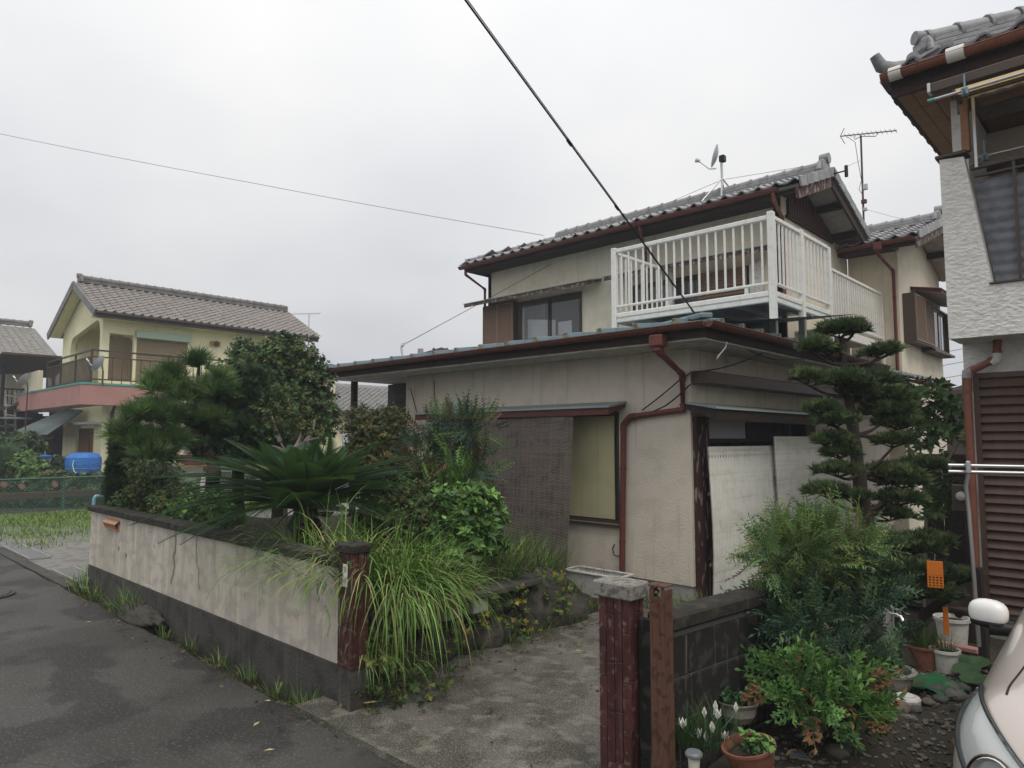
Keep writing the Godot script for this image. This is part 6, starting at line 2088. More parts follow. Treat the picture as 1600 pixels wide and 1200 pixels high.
	for u: float in [0.28, 0.47, 0.78, 0.93]:
		b = MB.new()
		var w := 0.6667 + u / 3.0
		var p := (rc + (cs - rc) * 3.0).lerp(rc, w) - V(0, 0.08 * w * (1 - w), 0)
		b.tube([p - (rc - cs).normalized() * 0.03, p + (rc - cs).normalized() * 0.03], 0.011, 8)
		obj("clip", b, M.cable, sv)
	line.call("service_cable_twin", "second thinner strand running along the thick service cable", [rc + (cs - rc) * 3.0 + V(0.012, 0.012, 0), rc + V(0.006, 0.006, 0.0)], 0.003, M.cable, 0.022)
	line.call("overhead_wire", "thin wire crossing the sky from left to the main roof's ridge", [V(-45.071, 16.139, 9.627), V(-20.088, 9.015, -3.013), V(-13.673, 7.052, -6.608), V(-8.886, 5.76, -10.315)], 0.0045, M.cable, 0.02)
	line.call("overhead_wire", "thin wire rising from the lower roof stand to the upper wall", [V(-8.52, 3.133, -6.53), V(-8.927, 4.016, -8.349), V(-8.827, 5.207, -10.48)], 0.005, M.cable, 0.0)
	line.call("loose_wall_cable", "black cable looping down the wall under the lower left eave", [V(-8.226, 2.463, -6.47), V(-8.084, 2.133, -6.47), V(-8.039, 1.999, -6.46), V(-7.89, 1.958, -6.4)], 0.006, M.cable, 0.0)
	line.call("loose_wall_cable", "black cable dropping to the window canopy's left part", [V(-7.681, 2.537, -6.47), V(-7.663, 2.286, -6.47), V(-7.578, 2.118, -6.46)], 0.006, M.cable, 0.0)
	line.call("wall_cable", "upper black cable stretched from the pipe to the side eave", [V(-4.16, 2.011, -6.45), V(-3.634, 2.333, -6.4), V(-3.55, 2.389, -6.436), V(-3.4, 2.468, -6.919), V(-3.15, 2.63, -7.273)], 0.007, M.cable, 0.01)
	line.call("wall_cable", "lower black cable running from the pipe behind the brown awning box", [V(-4.382, 1.882, -6.43), V(-3.848, 2.049, -6.42), V(-3.54, 2.261, -6.4)], 0.008, M.cable, 0.01)
	line.call("eave_cable", "loose black cable sagging along the side eave from the corner", [V(-3.355, 2.778, -6.464), V(-3.248, 2.687, -6.84), V(-3.124, 2.571, -7.508), V(-3.094, 2.655, -8.363)], 0.006, M.cable, 0.01)
	line.call("guy_wire", "thin guy wire from the antenna mast to the main gable", [V(-5.127, 8.514, -17.869), V(-3.5, 6.0, -11.4)], 0.004, M.wire, 0.0)
	line.call("guy_wire", "thin guy wire from the antenna mast toward the wing ridge", [V(-5.095, 7.278, -17.9), V(-4.42, 6.908, -17.85), V(-3.965, 6.67, -17.592)], 0.004, M.wire, 0.0)
	line.call("guy_wire", "thin guy wire running left from the dish tripod down the tiles", [V(-5.55, 6.3, -11.3), V(-8.0, 5.7, -10.8)], 0.004, M.wire, 0.0)
	line.call("guy_wire", "thin guy wire running right from the dish tripod along the ridge", [V(-5.55, 6.3, -11.3), V(-4.0, 6.1, -11.2)], 0.004, M.wire, 0.0)
	for k in 4:
		line.call("street_wire", ["topmost thin wire in the gap beside the white house", "second thin wire in the gap beside the white house", "third thin wire in the gap beside the white house", "lowest thin wire in the gap beside the white house"][k], [V(-5.624, 4.496, -27.728) + V(0, -k * 0.45 + 0.2, 0), V(-4.915, 4.833, -28.399) + V(0.4, -k * 0.45 + 0.1, 0)], 0.012, M.wire, 0.0)
	t = thing("cable_stand", "thin stand with insulator on the lower roof's left edge", "cable stand", V(-8.51, 2.836, -6.54))
	b = MB.new()
	b.tube([V(-8.51, 2.816, -6.54), V(-8.52, 3.133, -6.53)], 0.008, 6); b.tube([V(-8.511, 2.955, -6.539), V(-8.534, 3.054, -6.517), V(-8.527, 3.153, -6.523), V(-8.485, 3.183, -6.564)], 0.005, 5)
	obj("rod", b, M.alu, t)
	b = MB.new()
	b.tube([V(-8.534, 3.123, -6.517), V(-8.499, 3.143, -6.551)], 0.022, 8)
	obj("insulator", b, M.curtain, t)
	# clothes hanger hooked on the cable
	t = thing("wire_hanger", "pale wire clothes hanger dangling from the cable at the eave corner", "clothes hanger", V(-3.046, 2.531, -6.206))
	b = MB.new()
	b.tube([V(-3.039, 2.63, -6.211), V(-3.054, 2.562, -6.198), V(-3.118, 2.457, -6.137), V(-3.085, 2.481, -6.099), V(-3.045, 2.586, -6.206)], 0.0035, 6)
	obj("wire", b, M.white_plastic, t)
	b = MB.new()
	b.tube([V(-3.054, 2.562, -6.198), V(-3.047, 2.481, -6.205), V(-3.034, 2.432, -6.217), V(-3.048, 2.426, -6.204), V(-3.051, 2.494, -6.201)], 0.005, 6)
	obj("dark_cord", b, M.cable, t)
	# reed screen in front of the window: woven reeds in strips, hung from the canopy and swinging out
	t = thing("reed_screen", "dark brown reed screen hanging slackly over the big window", "reed screen", V(-6, 0.1, -6.2))
	var S0 := V(-6.44, 1.98, -6.2); var S1 := V(-4.9, 1.96, -6.19); var S2 := V(-4.86, 0.12, -5.98); var S3 := V(-6.25, 0.3, -6.02)
	var strips := 120
	for k in 2:
		b = MB.new()
		for j in strips:
			var v0 := (j + 0.06) / strips; var v1 := (j + 0.94) / strips
			var segs := 10
			for i in segs:
				var u0 := float(i) / segs; var u1 := (i + 1.0) / segs
				var f := func(u: float, v: float) -> Vector3:
					var p := S0.lerp(S1, u).lerp(S3.lerp(S2, u), v)
					return p + V(0, -0.03 * sin(PI * u * 2.0) * (1 - v), 0.02 * sin(u * 9.0 + v * 4.0) * (0.3 + v) + 0.004 * (j % 2))
				var a: Vector3 = f.call(u0, v0); var d: Vector3 = f.call(u1, v0); var e: Vector3 = f.call(u1, v1); var g: Vector3 = f.call(u0, v1)
				if k == 0:
					b.quad(g, e, d, a)
				elif i % 1 == 0 and j % 2 == 0:
					for q in 2:
						var w: Vector3 = f.call(u0 + q * 0.05, v0)
						b.box(w + V(0, -0.008, 0.004), V(0.004, 0.017, 0.004))
		obj("reeds" if k == 0 else "binding_threads", b, M.reed if k == 0 else M.bark_pale, t, true)
	# corrugated plastic sheets leaning at the side entrance
	var sheetp := func(label: String, z0: float, w: float, x: float, h: float) -> void:
		var o := thing("corrugated_sheet", label, "corrugated sheet", V(x, 0, z0), "corrugated sheets at the side entrance")
		var mb := MB.new()
		var p := PackedVector3Array()
		var nu := int(w / 0.0105)
		for j in 7:
			for i in nu + 1:
				p.append(V(x + 0.014 * cos(i * PI / 3.0 * 1.0) + 0.02 * sin(j * 0.7), -0.0 + h * j / 6.0, z0 - w * i / nu))
		mb.grid(p, nu, 6)
		obj("sheet", mb, M.sheet, o)
		mb = MB.new()
		for y: float in [0.4, h - 0.5, h - 0.12]:
			mb.span(V(x - 0.03, y, z0 - 0.02), V(x - 0.016, y + 0.03, z0 - w + 0.02))
		obj("batten", mb, M.wood, o)
		o.remove_meta("group")
	sheetp.call("lower white corrugated sheet next to the peeling door post", -6.6, 1.64, -3.46, 1.62)
	sheetp.call("taller white corrugated sheet half behind the cloud-pruned tree", -8.1, 2.5, -3.4, 1.73)
	# planter box under the window
	t = thing("planter_box", "long white plastic planter box with dry weeds under the window", "planter box", V(-4.55, 0, -6.2))
	b = MB.new()
	var pc := V(-4.62, 0.0, -6.24)
	var hw := 0.36; var hd := 0.13; var hh := 0.24
	b.quad(pc + V(-hw * 0.85, 0, hd * 0.8), pc + V(hw * 0.85, 0, hd * 0.8), pc + V(hw, hh, hd), pc + V(-hw, hh, hd)); b.quad(pc + V(hw * 0.85, 0, hd * 0.8), pc + V(hw * 0.85, 0, -hd * 0.8), pc + V(hw, hh, -hd), pc + V(hw, hh, hd))
	b.quad(pc + V(-hw * 0.85, 0, -hd * 0.8), pc + V(-hw * 0.85, 0, hd * 0.8), pc + V(-hw, hh, hd), pc + V(-hw, hh, -hd)); b.quad(pc + V(hw * 0.85, 0, -hd * 0.8), pc + V(-hw * 0.85, 0, -hd * 0.8), pc + V(-hw, hh, -hd), pc + V(hw, hh, -hd))
	for k in 2:
		b.span(pc + V(-hw - 0.015, hh, (hd - 0.01) * (1 if k else -1)), pc + V(hw + 0.015, hh + 0.022, (hd + 0.02) * (1 if k else -1)), 0.005)
		b.span(pc + V((hw - 0.01) * (1 if k else -1), hh + 0.001, -hd + 0.011), pc + V((hw + 0.02) * (1 if k else -1), hh + 0.021, hd - 0.011), 0.004)
	obj("box", b, M.white_plastic, t)
	b = MB.new()
	b.quad(pc + V(-hw + 0.01, hh - 0.05, hd - 0.01), pc + V(hw - 0.01, hh - 0.05, hd - 0.01), pc + V(hw - 0.01, hh - 0.05, -hd + 0.01), pc + V(-hw + 0.01, hh - 0.05, -hd + 0.01))
	obj("soil", b, M.soil, t)
	b = MB.new()
	for i in 40:
		b.blade(pc + V(rng.randf_range(-hw, hw), hh - 0.05, rng.randf_range(-hd, hd)), V(rng.randf_range(-0.6, 0.6), 1, rng.randf_range(-0.5, 0.5)).normalized(), rng.randf_range(0.08, 0.26), 0.004, 1.0, 4)
	obj("dry_weeds", b, M.bark_pale, t, true)
	# dark board fence in the gap
	t = thing("dark_fence", "dark brown sheet fence closing the gap between the two houses", "fence", V(-2.3, 0, -11))
	for i in 6:
		b = MB.new()
		b.span(V(-2.45 + i * 0.235, 0, -10.6), V(-2.22 + i * 0.235, 1.5, -10.62 - 0.01 * (i % 2)), 0.004)
		obj("board", b, M.dark_wood, t)
	for i in 9:
		b = MB.new()
		b.box(V(-2.4 + i * 0.15, 1.36, -10.59), V(0.022, 0.03, 0.01))
		obj("stud", b, M.white_plastic, t)
	# laundry pole stand by the white house
	t = thing("pole_stand", "two horizontal steel poles on a bent stand before the brown shutter", "laundry stand", V(-1.05, 0, -5.9))
	for k in 2:
		b = MB.new()
		b.tube([V(-1.169, 1.512, -5.779) - V(0, k * 0.045, 0), V(-0.621, 1.504, -6.092) - V(0, k * 0.045, 0)], 0.013, 8)
		obj("pole", b, M.alu, t)
	b = MB.new()
	b.tube([V(-1.051, 1.527, -5.822), V(-1.054, 1.464, -5.82), V(-1.081, 1.361, -5.862), V(-1.072, 1.18, -5.871), V(-1.063, 0.71, -5.879), V(-1.055, 0.247, -5.887)], 0.014, 8)
	obj("stand", b, M.alu, t)
	b = MB.new()
	b.box(V(-1.052, 1.5, -5.821), V(0.03, 0.09, 0.05), Basis.IDENTITY, 0.008)
	obj("clamp", b, M.alu, t)
	t = thing("wall_meter", "small round metal meter on the white house corner behind the stand", "meter", V(-1.361, 1.199, -7.2))
	b = MB.new()
	b.lathe(V(-1.368, 1.196, -7.24), [Vector2(0.04, 0), Vector2(0.04, 0.05), Vector2(0.035, 0.06), Vector2(0, 0.065)], 16, Basis(Vector3.RIGHT, PI / 2))
	obj("cover", b, M.alu, t)
	b = MB.new()
	b.span(V(-1.37, 1.195, -7.25) - V(0.08, 0.14, 0.03), V(-1.37, 1.195, -7.25) + V(0.08, 0.1, 0.0), 0.01)
	obj("case", b, M.bronze, t)
	t = thing("timber_post", "weathered square timber post between the tree and the car", "post", V(-1.1, 0, -5.2))
	b = MB.new()
	var tp := V(-1.074, 0, -6.174)
	b.bar(V(tp.x, -0.02, tp.z), V(tp.x - 0.02, 0.75, tp.z), 0.07, 0.06, 0.006)
	obj("shaft", b, M.bark, t)

# ---------------------------------------------------------------- plants
func basis_up(d: Vector3, spin: float) -> Basis:   # y along d, z as far up as it can be, then turned about d
	var x := d.cross(Vector3.UP)
	x = Vector3.RIGHT if x.length() < 0.01 else x.normalized()
	return Basis(d, spin) * Basis(x, d, x.cross(d))

func clump_leaves(n: int, l: float, w: float, len_: float, seed_: int) -> ArrayMesh:   # leaves set round a short twig along +y
	var g := RandomNumberGenerator.new()
	g.seed = seed_
	var b := MB.new()
	for i in n:
		var a := i * 2.4 + g.randf_range(-0.4, 0.4)
		var t := g.randf_range(0.2, 1.0)
		var d := V(cos(a), g.randf_range(0.1, 1.1), sin(a)).normalized()
		var ll := l * g.randf_range(0.7, 1.15)
		b.leaf(V(0, len_ * t, 0), d, V(0, 1, 0) + V(cos(a), 0, sin(a)) * -0.3, ll, w * g.randf_range(0.8, 1.15), 0.3, g.randf_range(0.05, 0.4))
	return b.mesh()

func clump_needles(n: int, l: float, w: float, spread: float, seed_: int, len_ := 0.0) -> ArrayMesh:
	var g := RandomNumberGenerator.new()
	g.seed = seed_
	var b := MB.new()
	for i in n:
		var a := i * 2.4 + g.randf_range(-0.3, 0.3)
		var s := spread * sqrt((i + 0.5) / n)
		var d := V(cos(a) * s, 1.0, sin(a) * s).normalized()
		var q := d.cross(V(cos(a + 1.3), 0.3, sin(a + 1.3))).normalized() * w * 0.5
		var o := V(0, len_ * g.randf(), 0)
		var no := q.cross(d).normalized()
		var ll := l * g.randf_range(0.75, 1.1)
		b.put(o - q, no); b.put(o + d * ll, no); b.put(o + q, no)
	return b.mesh()

func frond(pairs: int, l: float, leaf_l: float, leaf_w: float, seed_: int) -> ArrayMesh:   # a feathery compound leaf along +y, face to +z
	var g := RandomNumberGenerator.new()
	g.seed = seed_
	var b := MB.new()
	for i in pairs:
		var t := 0.25 + 0.75 * i / pairs
		var c := V(0, l * t, -0.25 * l * t * t)
		for s: float in [-1.0, 1.0]:
			var side := V(s, 0.5, -0.1).normalized()
			var m := 2 if i < pairs * 0.6 else 1
			for k in m:
				var o := c + side * (leaf_l * 0.55 * k)
				b.leaf(o, (side + V(g.randf_range(-0.3, 0.3), g.randf_range(-0.2, 0.4), g.randf_range(-0.5, 0.2))).normalized(), V(0, 0, 1), leaf_l * g.randf_range(0.8, 1.15), leaf_w, 0.3, 0.3)
				if k == 1:
					b.leaf(o, (side * 0.3 + V(0, 1, -0.2)).normalized(), V(0, 0, 1), leaf_l * 0.85, leaf_w, 0.3, 0.3)
	b.leaf(V(0, l, -0.25 * l), V(0, 1, -0.5).normalized(), V(0, 0, 1), leaf_l * 1.1, leaf_w, 0.3, 0.3)
	b.tube([V(0, 0, 0), V(0, l * 0.5, -0.06 * l), V(0, l, -0.25 * l)], 0.0022, 3, false)
	return b.mesh()

# lumps: [centre, radii]; leaf clumps are spread through the outer part of each lump
func crown(parent: Node, called: String, mesh: ArrayMesh, m: Material, lumps: Array, n: int, size: float, cols: Array, up := 0.4, inner := 0.5, flat := -1.0) -> void:
	var tot := 0.0
	for l: Array in lumps:
		var r: Vector3 = l[1]
		tot += pow(r.x * r.y * r.z, 0.667)
	var xf: Array = []
	var cl := PackedColorArray()
	for l: Array in lumps:
		var c: Vector3 = l[0]; var r: Vector3 = l[1]
		var cnt := int(n * pow(r.x * r.y * r.z, 0.667) / tot) + 1
		for i in cnt:
			var d := V(rng.randfn(), rng.randfn(), rng.randfn()).normalized()
			if d.y < flat:
				d.y = flat * rng.randf()
			var k := pow(rng.randf(), inner) * rng.randf_range(0.88, 1.1)
			var p := c + d * r * k
			var o := (d * V(1.0 / r.x, 1.0 / r.y, 1.0 / r.z)).normalized()
			o = (o + V(0, up, 0) + V(rng.randf_range(-0.5, 0.5), rng.randf_range(-0.3, 0.5), rng.randf_range(-0.5, 0.5))).normalized()
			var s := size * rng.randf_range(0.7, 1.25)
			xf.append(Transform3D(basis_up(o, rng.randf() * TAU).scaled(Vector3.ONE * s), p))
			var q: Color = cols[rng.randi() % cols.size()]
			var v := rng.randf_range(0.6, 1.4)
			v *= 1.15
			cl.append(Color(q.r * v * 1.04, q.g * v, q.b * v * 1.06))
	many(called, mesh, m, xf, cl, parent)

func limb(parent: Node, called: String, pts: Array, r0: float, r1: float, m: Material) -> void:
	var b := MB.new()
	var ps: Array = []
	var rs: Array = []
	var n := 4
	for i in pts.size() - 1:
		var pa: Vector3 = pts[maxi(i - 1, 0)]; var pb: Vector3 = pts[i]; var pc: Vector3 = pts[i + 1]; var pd: Vector3 = pts[mini(i + 2, pts.size() - 1)]
		for k in n:
			ps.append(pb.cubic_interpolate(pc, pa, pd, float(k) / n))
	ps.append(pts[-1])
	for i in ps.size():
		var t := float(i) / (ps.size() - 1)
		rs.append(lerpf(r0, r1, t) * (1.0 + 0.1 * sin(i * 2.3)))
	b.tube(ps, rs, 9)
	obj(called, b, m, parent)

func tuft(parent: Node, called: String, at: Array, n: int, l0: float, l1: float, w: float, bend: float, cols: Array, lean := V(0, 0, 0), spread := 0.6, seg := 5, m: Material = null) -> void:
	var b := MB.new()
	b.tinted = true
	for i in n:
		var q: Color = cols[rng.randi() % cols.size()]
		var v := rng.randf_range(0.7, 1.3)
		b.col = Color(q.r * v, q.g * v, q.b * v)
		var c: Array = at[rng.randi() % at.size()]
		var a := rng.randf() * TAU
		var rr: float = sqrt(rng.randf()) * c[1]
		var d := V(cos(a) * spread * rng.randf(), 1, sin(a) * spread * rng.randf()) + lean * rng.randf()
		b.blade(c[0] + V(cos(a) * rr, 0, sin(a) * rr), d.normalized(), rng.randf_range(l0, l1), w * rng.randf_range(0.45, 1.25), bend * rng.randf_range(0.35, 1.4), seg)
	obj(called, b, m if m else M.leaf, parent, true)

func plants() -> void:
	var dark := [L(0.028, 0.06, 0.02), L(0.02, 0.045, 0.016), L(0.04, 0.08, 0.025)]
	var mid := [L(0.045, 0.095, 0.025), L(0.035, 0.075, 0.02), L(0.065, 0.12, 0.03)]
	var bright := [L(0.09, 0.19, 0.035), L(0.07, 0.15, 0.03), L(0.12, 0.24, 0.05)]
	var olive := [L(0.075, 0.085, 0.025), L(0.055, 0.07, 0.022), L(0.11, 0.1, 0.03), L(0.05, 0.075, 0.025)]
	var grass := [L(0.16, 0.28, 0.06), L(0.12, 0.22, 0.05), L(0.21, 0.33, 0.085), L(0.09, 0.17, 0.035), L(0.14, 0.25, 0.05), L(0.13, 0.24, 0.055), L(0.18, 0.3, 0.07), L(0.3, 0.27, 0.11)]
	var bluish := [L(0.03, 0.062, 0.04), L(0.022, 0.05, 0.03), L(0.042, 0.075, 0.045)]
	var c_needle := clump_needles(46, 0.125, 0.0075, 1.4, 1, 0.05)
	var c_short := clump_needles(44, 0.06, 0.006, 1.2, 2, 0.03)
	var c_maki := clump_needles(30, 0.062, 0.0095, 1.0, 3, 0.03)
	var c_broad := clump_leaves(12, 0.062, 0.028, 0.1, 4)
	var c_gloss := clump_leaves(14, 0.075, 0.03, 0.1, 5)
	var c_small := clump_leaves(16, 0.032, 0.016, 0.09, 6)
	var c_tiny := clump_leaves(20, 0.022, 0.011, 0.1, 7)
	var c_big := clump_leaves(9, 0.14, 0.055, 0.08, 8)
	var f_fine := frond(7, 0.30, 0.05, 0.014, 9)
	var f_big := frond(5, 0.3, 0.075, 0.028, 10)
	# --- pine with long needles, and the dark cushion-like conifer beside it
	var t := thing("pine_tree", "spreading black pine with long needles, left of the dense dark conifer", "tree", V(-11.02, 0.55, -4.805) * V(1, 0, 1) + V(0, 0.55, 0))
	var b0: Vector3 = t.position
	limb(t, "trunk", [b0, V(-7.49, 1.192, -3.236), V(-7.486, 1.431, -3.24), V(-7.499, 1.569, -3.159)], 0.085, 0.06, M.bark)
	for q: Array in [[V(-7.499, 1.569, -3.159), V(-7.61, 1.672, -2.985), V(-7.644, 1.672, -2.816), V(-7.717, 1.672, -2.608)], [V(-7.485, 1.603, -3.172), V(-7.666, 1.809, -3.07), V(-7.797, 2.016, -2.945), V(-7.908, 2.364, -2.841)], [V(-7.51, 1.602, -3.217), V(-7.68, 1.95, -3.194), V(-7.73, 2.302, -3.147), V(-7.727, 2.585, -3.149)], [V(-7.487, 1.452, -3.239), V(-7.257, 1.452, -3.457), V(-7.013, 1.502, -3.55), V(-6.773, 1.572, -3.64)], [V(-7.61, 1.672, -2.985), V(-7.571, 1.606, -2.747), V(-7.606, 1.543, -2.576)]]:
		limb(t, "limb", q, 0.04, 0.015, M.bark)
	var pl: Array = []
	for q: Array in [[V(-7.725, 2.5, -3.151), 14, 20], [V(-7.842, 2.364, -2.903), 18, 18], [V(-7.587, 2.302, -3.282), 20, 20], [V(-7.725, 2.141, -3.014), 26, 20], [V(-7.834, 2.231, -2.773), 22, 22], [V(-7.548, 2.161, -3.319), 26, 22], [V(-7.709, 1.904, -2.615), 40, 26], [V(-7.651, 1.94, -2.808), 26, 26], [V(-7.707, 1.738, -2.48), 22, 18], [V(-7.614, 1.64, -2.636), 36, 22], [V(-7.605, 1.672, -2.852), 26, 16], [V(-7.669, 1.912, -3.067), 30, 26], [V(-7.542, 1.878, -3.187), 30, 24], [V(-7.534, 1.51, -2.644), 30, 12]]:
		var k := 7.4 / 1083.0
		pl.append([q[0], V(q[1] * k, q[2] * k * 0.8, q[1] * k) * 0.86])
	crown(t, "needles", c_needle, M.leaf, pl, 480, 1.3, [L(0.07, 0.14, 0.04), L(0.045, 0.1, 0.03), L(0.1, 0.175, 0.05), L(0.085, 0.125, 0.05)], 1.1, 0.35, -0.5)
	t = thing("dense_conifer", "dense dark cushion-shaped conifer in the middle of the garden", "tree", V(-10.726, 0.55, -5.083) * V(1, 0, 1) + V(0, 0.5, 0))
	limb(t, "trunk", [t.position, V(-7.683, 1.309, -3.605), V(-7.649, 1.67, -3.637), V(-7.629, 1.96, -3.656)], 0.08, 0.04, M.bark)
	pl = []
	for q: Array in [[V(-7.687, 2.179, -3.601), 50, 26], [V(-7.742, 1.993, -3.411), 36, 22], [V(-7.472, 2.033, -3.805), 40, 22], [V(-7.713, 1.706, -3.3), 40, 20], [V(-7.528, 1.777, -3.613), 55, 24], [V(-7.318, 1.67, -3.813), 40, 20], [V(-7.607, 1.565, -3.401), 45, 18], [V(-7.349, 1.515, -3.645), 40, 16], [V(-7.708, 2.371, -3.719), 36, 20]]:
		var k := 7.8 / 1083.0
		pl.append([q[0], V(q[1] * k, q[2] * k, q[1] * k)])
	crown(t, "foliage", c_short, M.leaf, pl, 2100, 1.3, [L(0.034, 0.072, 0.032), L(0.022, 0.05, 0.024), L(0.055, 0.1, 0.042)], 0.5, 0.4, -0.6)
	# --- osmanthus behind
	t = thing("osmanthus_tree", "tall rounded broadleaf tree behind the pine, beside the house's left end", "tree", V(-8.744, 1.063, -4.665) * V(1, 0, 1) + V(0, 0.3, 0))
	limb(t, "trunk", [t.position, V(-8.751, 1.406, -4.659), V(-8.78, 1.923, -4.632), V(-8.803, 2.445, -4.61)], 0.09, 0.03, M.bark)
	pl = []
	for q: Array in [[V(-8.965, 2.664, -4.456), 46, 30], [V(-8.65, 2.751, -4.755), 42, 30], [V(-8.748, 2.927, -4.661), 20, 16], [V(-9.022, 2.437, -4.265), 40, 30], [V(-8.705, 2.264, -4.564), 60, 40], [V(-8.486, 2.401, -4.91), 34, 40], [V(-8.326, 1.963, -4.924), 30, 38], [V(-8.482, 1.918, -4.638), 50, 36], [V(-8.792, 2.003, -4.345), 46, 36], [V(-8.234, 2.092, -5.01), 14, 20], [V(-9.128, 2.865, -4.302), 16, 14]]:
		var k := 9.35 / 1083.0
		pl.append([q[0], V(q[1] * k, q[2] * k, q[1] * k)])
	crown(t, "crown", c_broad, M.leaf_gloss, pl, 4000, 1.0, [L(0.055, 0.1, 0.034), L(0.04, 0.078, 0.028), L(0.085, 0.14, 0.045), L(0.1, 0.12, 0.045)], 0.5, 0.38)
	# --- bare-limbed shrub
	t = thing("bare_limbed_shrub", "gnarled pale-limbed shrub with sparse leaves above the sago palm", "shrub", V(-6.637, 1.017, -3.631) * V(1, 0, 1) + V(0, 0.55, 0))
	for q: Array in [[t.position, V(-6.643, 1.343, -3.626), V(-6.651, 1.554, -3.617), V(-6.692, 1.672, -3.579)], [V(-6.651, 1.554, -3.617), V(-6.53, 1.607, -3.664), V(-6.409, 1.673, -3.709), V(-6.261, 1.712, -3.78)], [V(-6.651, 1.554, -3.617), V(-6.71, 1.606, -3.562), V(-6.759, 1.633, -3.516)], [V(-6.692, 1.672, -3.579), V(-6.733, 1.805, -3.54), V(-6.76, 1.937, -3.515)], [V(-6.409, 1.673, -3.709), V(-6.364, 1.77, -3.752), V(-6.347, 1.901, -3.768)], [V(-6.53, 1.607, -3.664), V(-6.539, 1.738, -3.723), V(-6.551, 1.871, -3.712)]]:
		limb(t, "limb", q, 0.026, 0.01, M.bark_pale)
	pl = []
	for q: Array in [[V(-6.733, 1.791, -3.54), 32, 20], [V(-6.541, 1.838, -3.722), 34, 22], [V(-6.33, 1.738, -3.784), 22, 18], [V(-6.732, 1.94, -3.679), 40, 18], [V(-6.88, 2.008, -3.539), 24, 18]]:
		pl.append([q[0], V(q[1], q[2], q[1]) * (7.2 / 1083.0)])
	crown(t, "leaves", c_small, M.leaf, pl, 230, 1.0, olive + mid, 0.4, 0.6)
	# --- narrow conifer at the wall's far end
	t = thing("column_conifer", "narrow upright dark conifer at the far end of the garden wall", "shrub", V(-9.08, 0.837, -2.833) * V(1, 0, 1) + V(0, 0.6, 0))
	limb(t, "stem", [t.position, V(-9.089, 1.138, -2.824), V(-9.11, 1.592, -2.804)], 0.03, 0.01, M.bark)
	pl = []
	for q: Array in [[V(-9.11, 1.592, -2.804), 12, 20], [V(-9.091, 1.364, -2.822), 18, 26], [V(-9.094, 1.1, -2.82), 20, 26], [V(-9.065, 0.912, -2.846), 20, 14]]:
		pl.append([q[0], V(q[1], q[2], q[1]) * (8.3 / 1083.0)])
	crown(t, "foliage", c_short, M.leaf, pl, 1300, 0.9, [L(0.03, 0.06, 0.022), L(0.05, 0.085, 0.025), L(0.022, 0.045, 0.018)], 0.8, 0.5)
	# --- low shrubs along the wall top
	var low := [["trailing_shrub", "loose twiggy shrub leaning over the wall right of the narrow conifer", V(-8.521, 1.158, -2.948), 34, 50, 500, olive + mid, 0], ["low_shrub", "low yellowish shrub behind the wall's coping, left of the sago palm", V(-7.665, 0.998, -2.933), 34, 24, 700, olive + bright, 0], ["low_shrub", "small fresh green shrub directly behind the coping's middle", V(-6.94, 0.983, -2.931), 34, 22, 700, mid + bright, 0], ["low_shrub", "dark shrub filling the corner below the narrow conifer", V(-8.766, 0.931, -2.854), 26, 18, 500, mid, 0]]
	for q: Array in low:
		t = thing(q[0], q[1], "shrub", V(q[2].x, 0.6, q[2].z))
		limb(t, "stem", [t.position, q[2]], 0.015, 0.006, M.bark)
		crown(t, "leaves", c_small, M.leaf, [[q[2], V(q[3], q[4], q[3]) * (7.5 / 1083.0)], [q[2] + V(0.12, -0.08, -0.1), V(q[3], q[4], q[3]) * (5.5 / 1083.0)]], q[5], 1.0, q[6], 0.5, 0.5)
	# --- sago palm: each frond a part
	var cb := V(-5.585, 0.989, -3.25)
	t = thing("sago_palm", "large sago palm with stiff dark green fronds behind the wall", "palm", V(cb.x, 0.55, cb.z))
	var b := MB.new()
	b.rock(cb + V(0, -0.05, 0), V(0.14, 0.2, 0.14), 4, 8, 0.2)
	obj("trunk", b, M.bark, t)
	var fm: Array = []
	for k in 3:
		b = MB.new()
		var l: float = [0.72, 0.88, 0.98][k]
		var bend: float = [0.35, 0.5, 0.75][k]
		var pts: Array = []
		for i in 13:
			var u := i / 12.0
			pts.append(V(0, l * u, -bend * l * u * u * 0.6))
		b.tube(pts, [0.009, 0.009, 0.008, 0.008, 0.007, 0.007, 0.006, 0.006, 0.005, 0.005, 0.004, 0.003, 0.002], 4, false)
		for i in 80:
			var u := 0.14 + 0.86 * i / 80.0
			var c := V(0, l * u, -bend * l * u * u * 0.6)
			var tn := V(0, 1, -bend * 1.2 * u).normalized()
			var ll := 0.19 * sin(PI * clampf(u * 0.9 + 0.12, 0, 1)) + 0.03
			for s: float in [-1.0, 1.0]:
				var d := (V(s, 0, 0) + tn * 0.55 + V(0, 0.1, 0.3)).normalized()
				b.leaf(c, d, V(0, 0.2, 1), ll, 0.008, 0.3, 0.2)
		fm.append(b.mesh())
	var fmats: Array = []
	for q: Color in [L(0.026, 0.056, 0.026), L(0.018, 0.042, 0.019), L(0.038, 0.074, 0.032), L(0.065, 0.12, 0.03)]:
		var m := StandardMaterial3D.new()
		m.albedo_color = q.linear_to_srgb()
		m.roughness = 0.5
		m.metallic_specular = 0.25
		m.backlight_enabled = true
		m.backlight = Color(0.2, 0.3, 0.1)
		fmats.append(m)
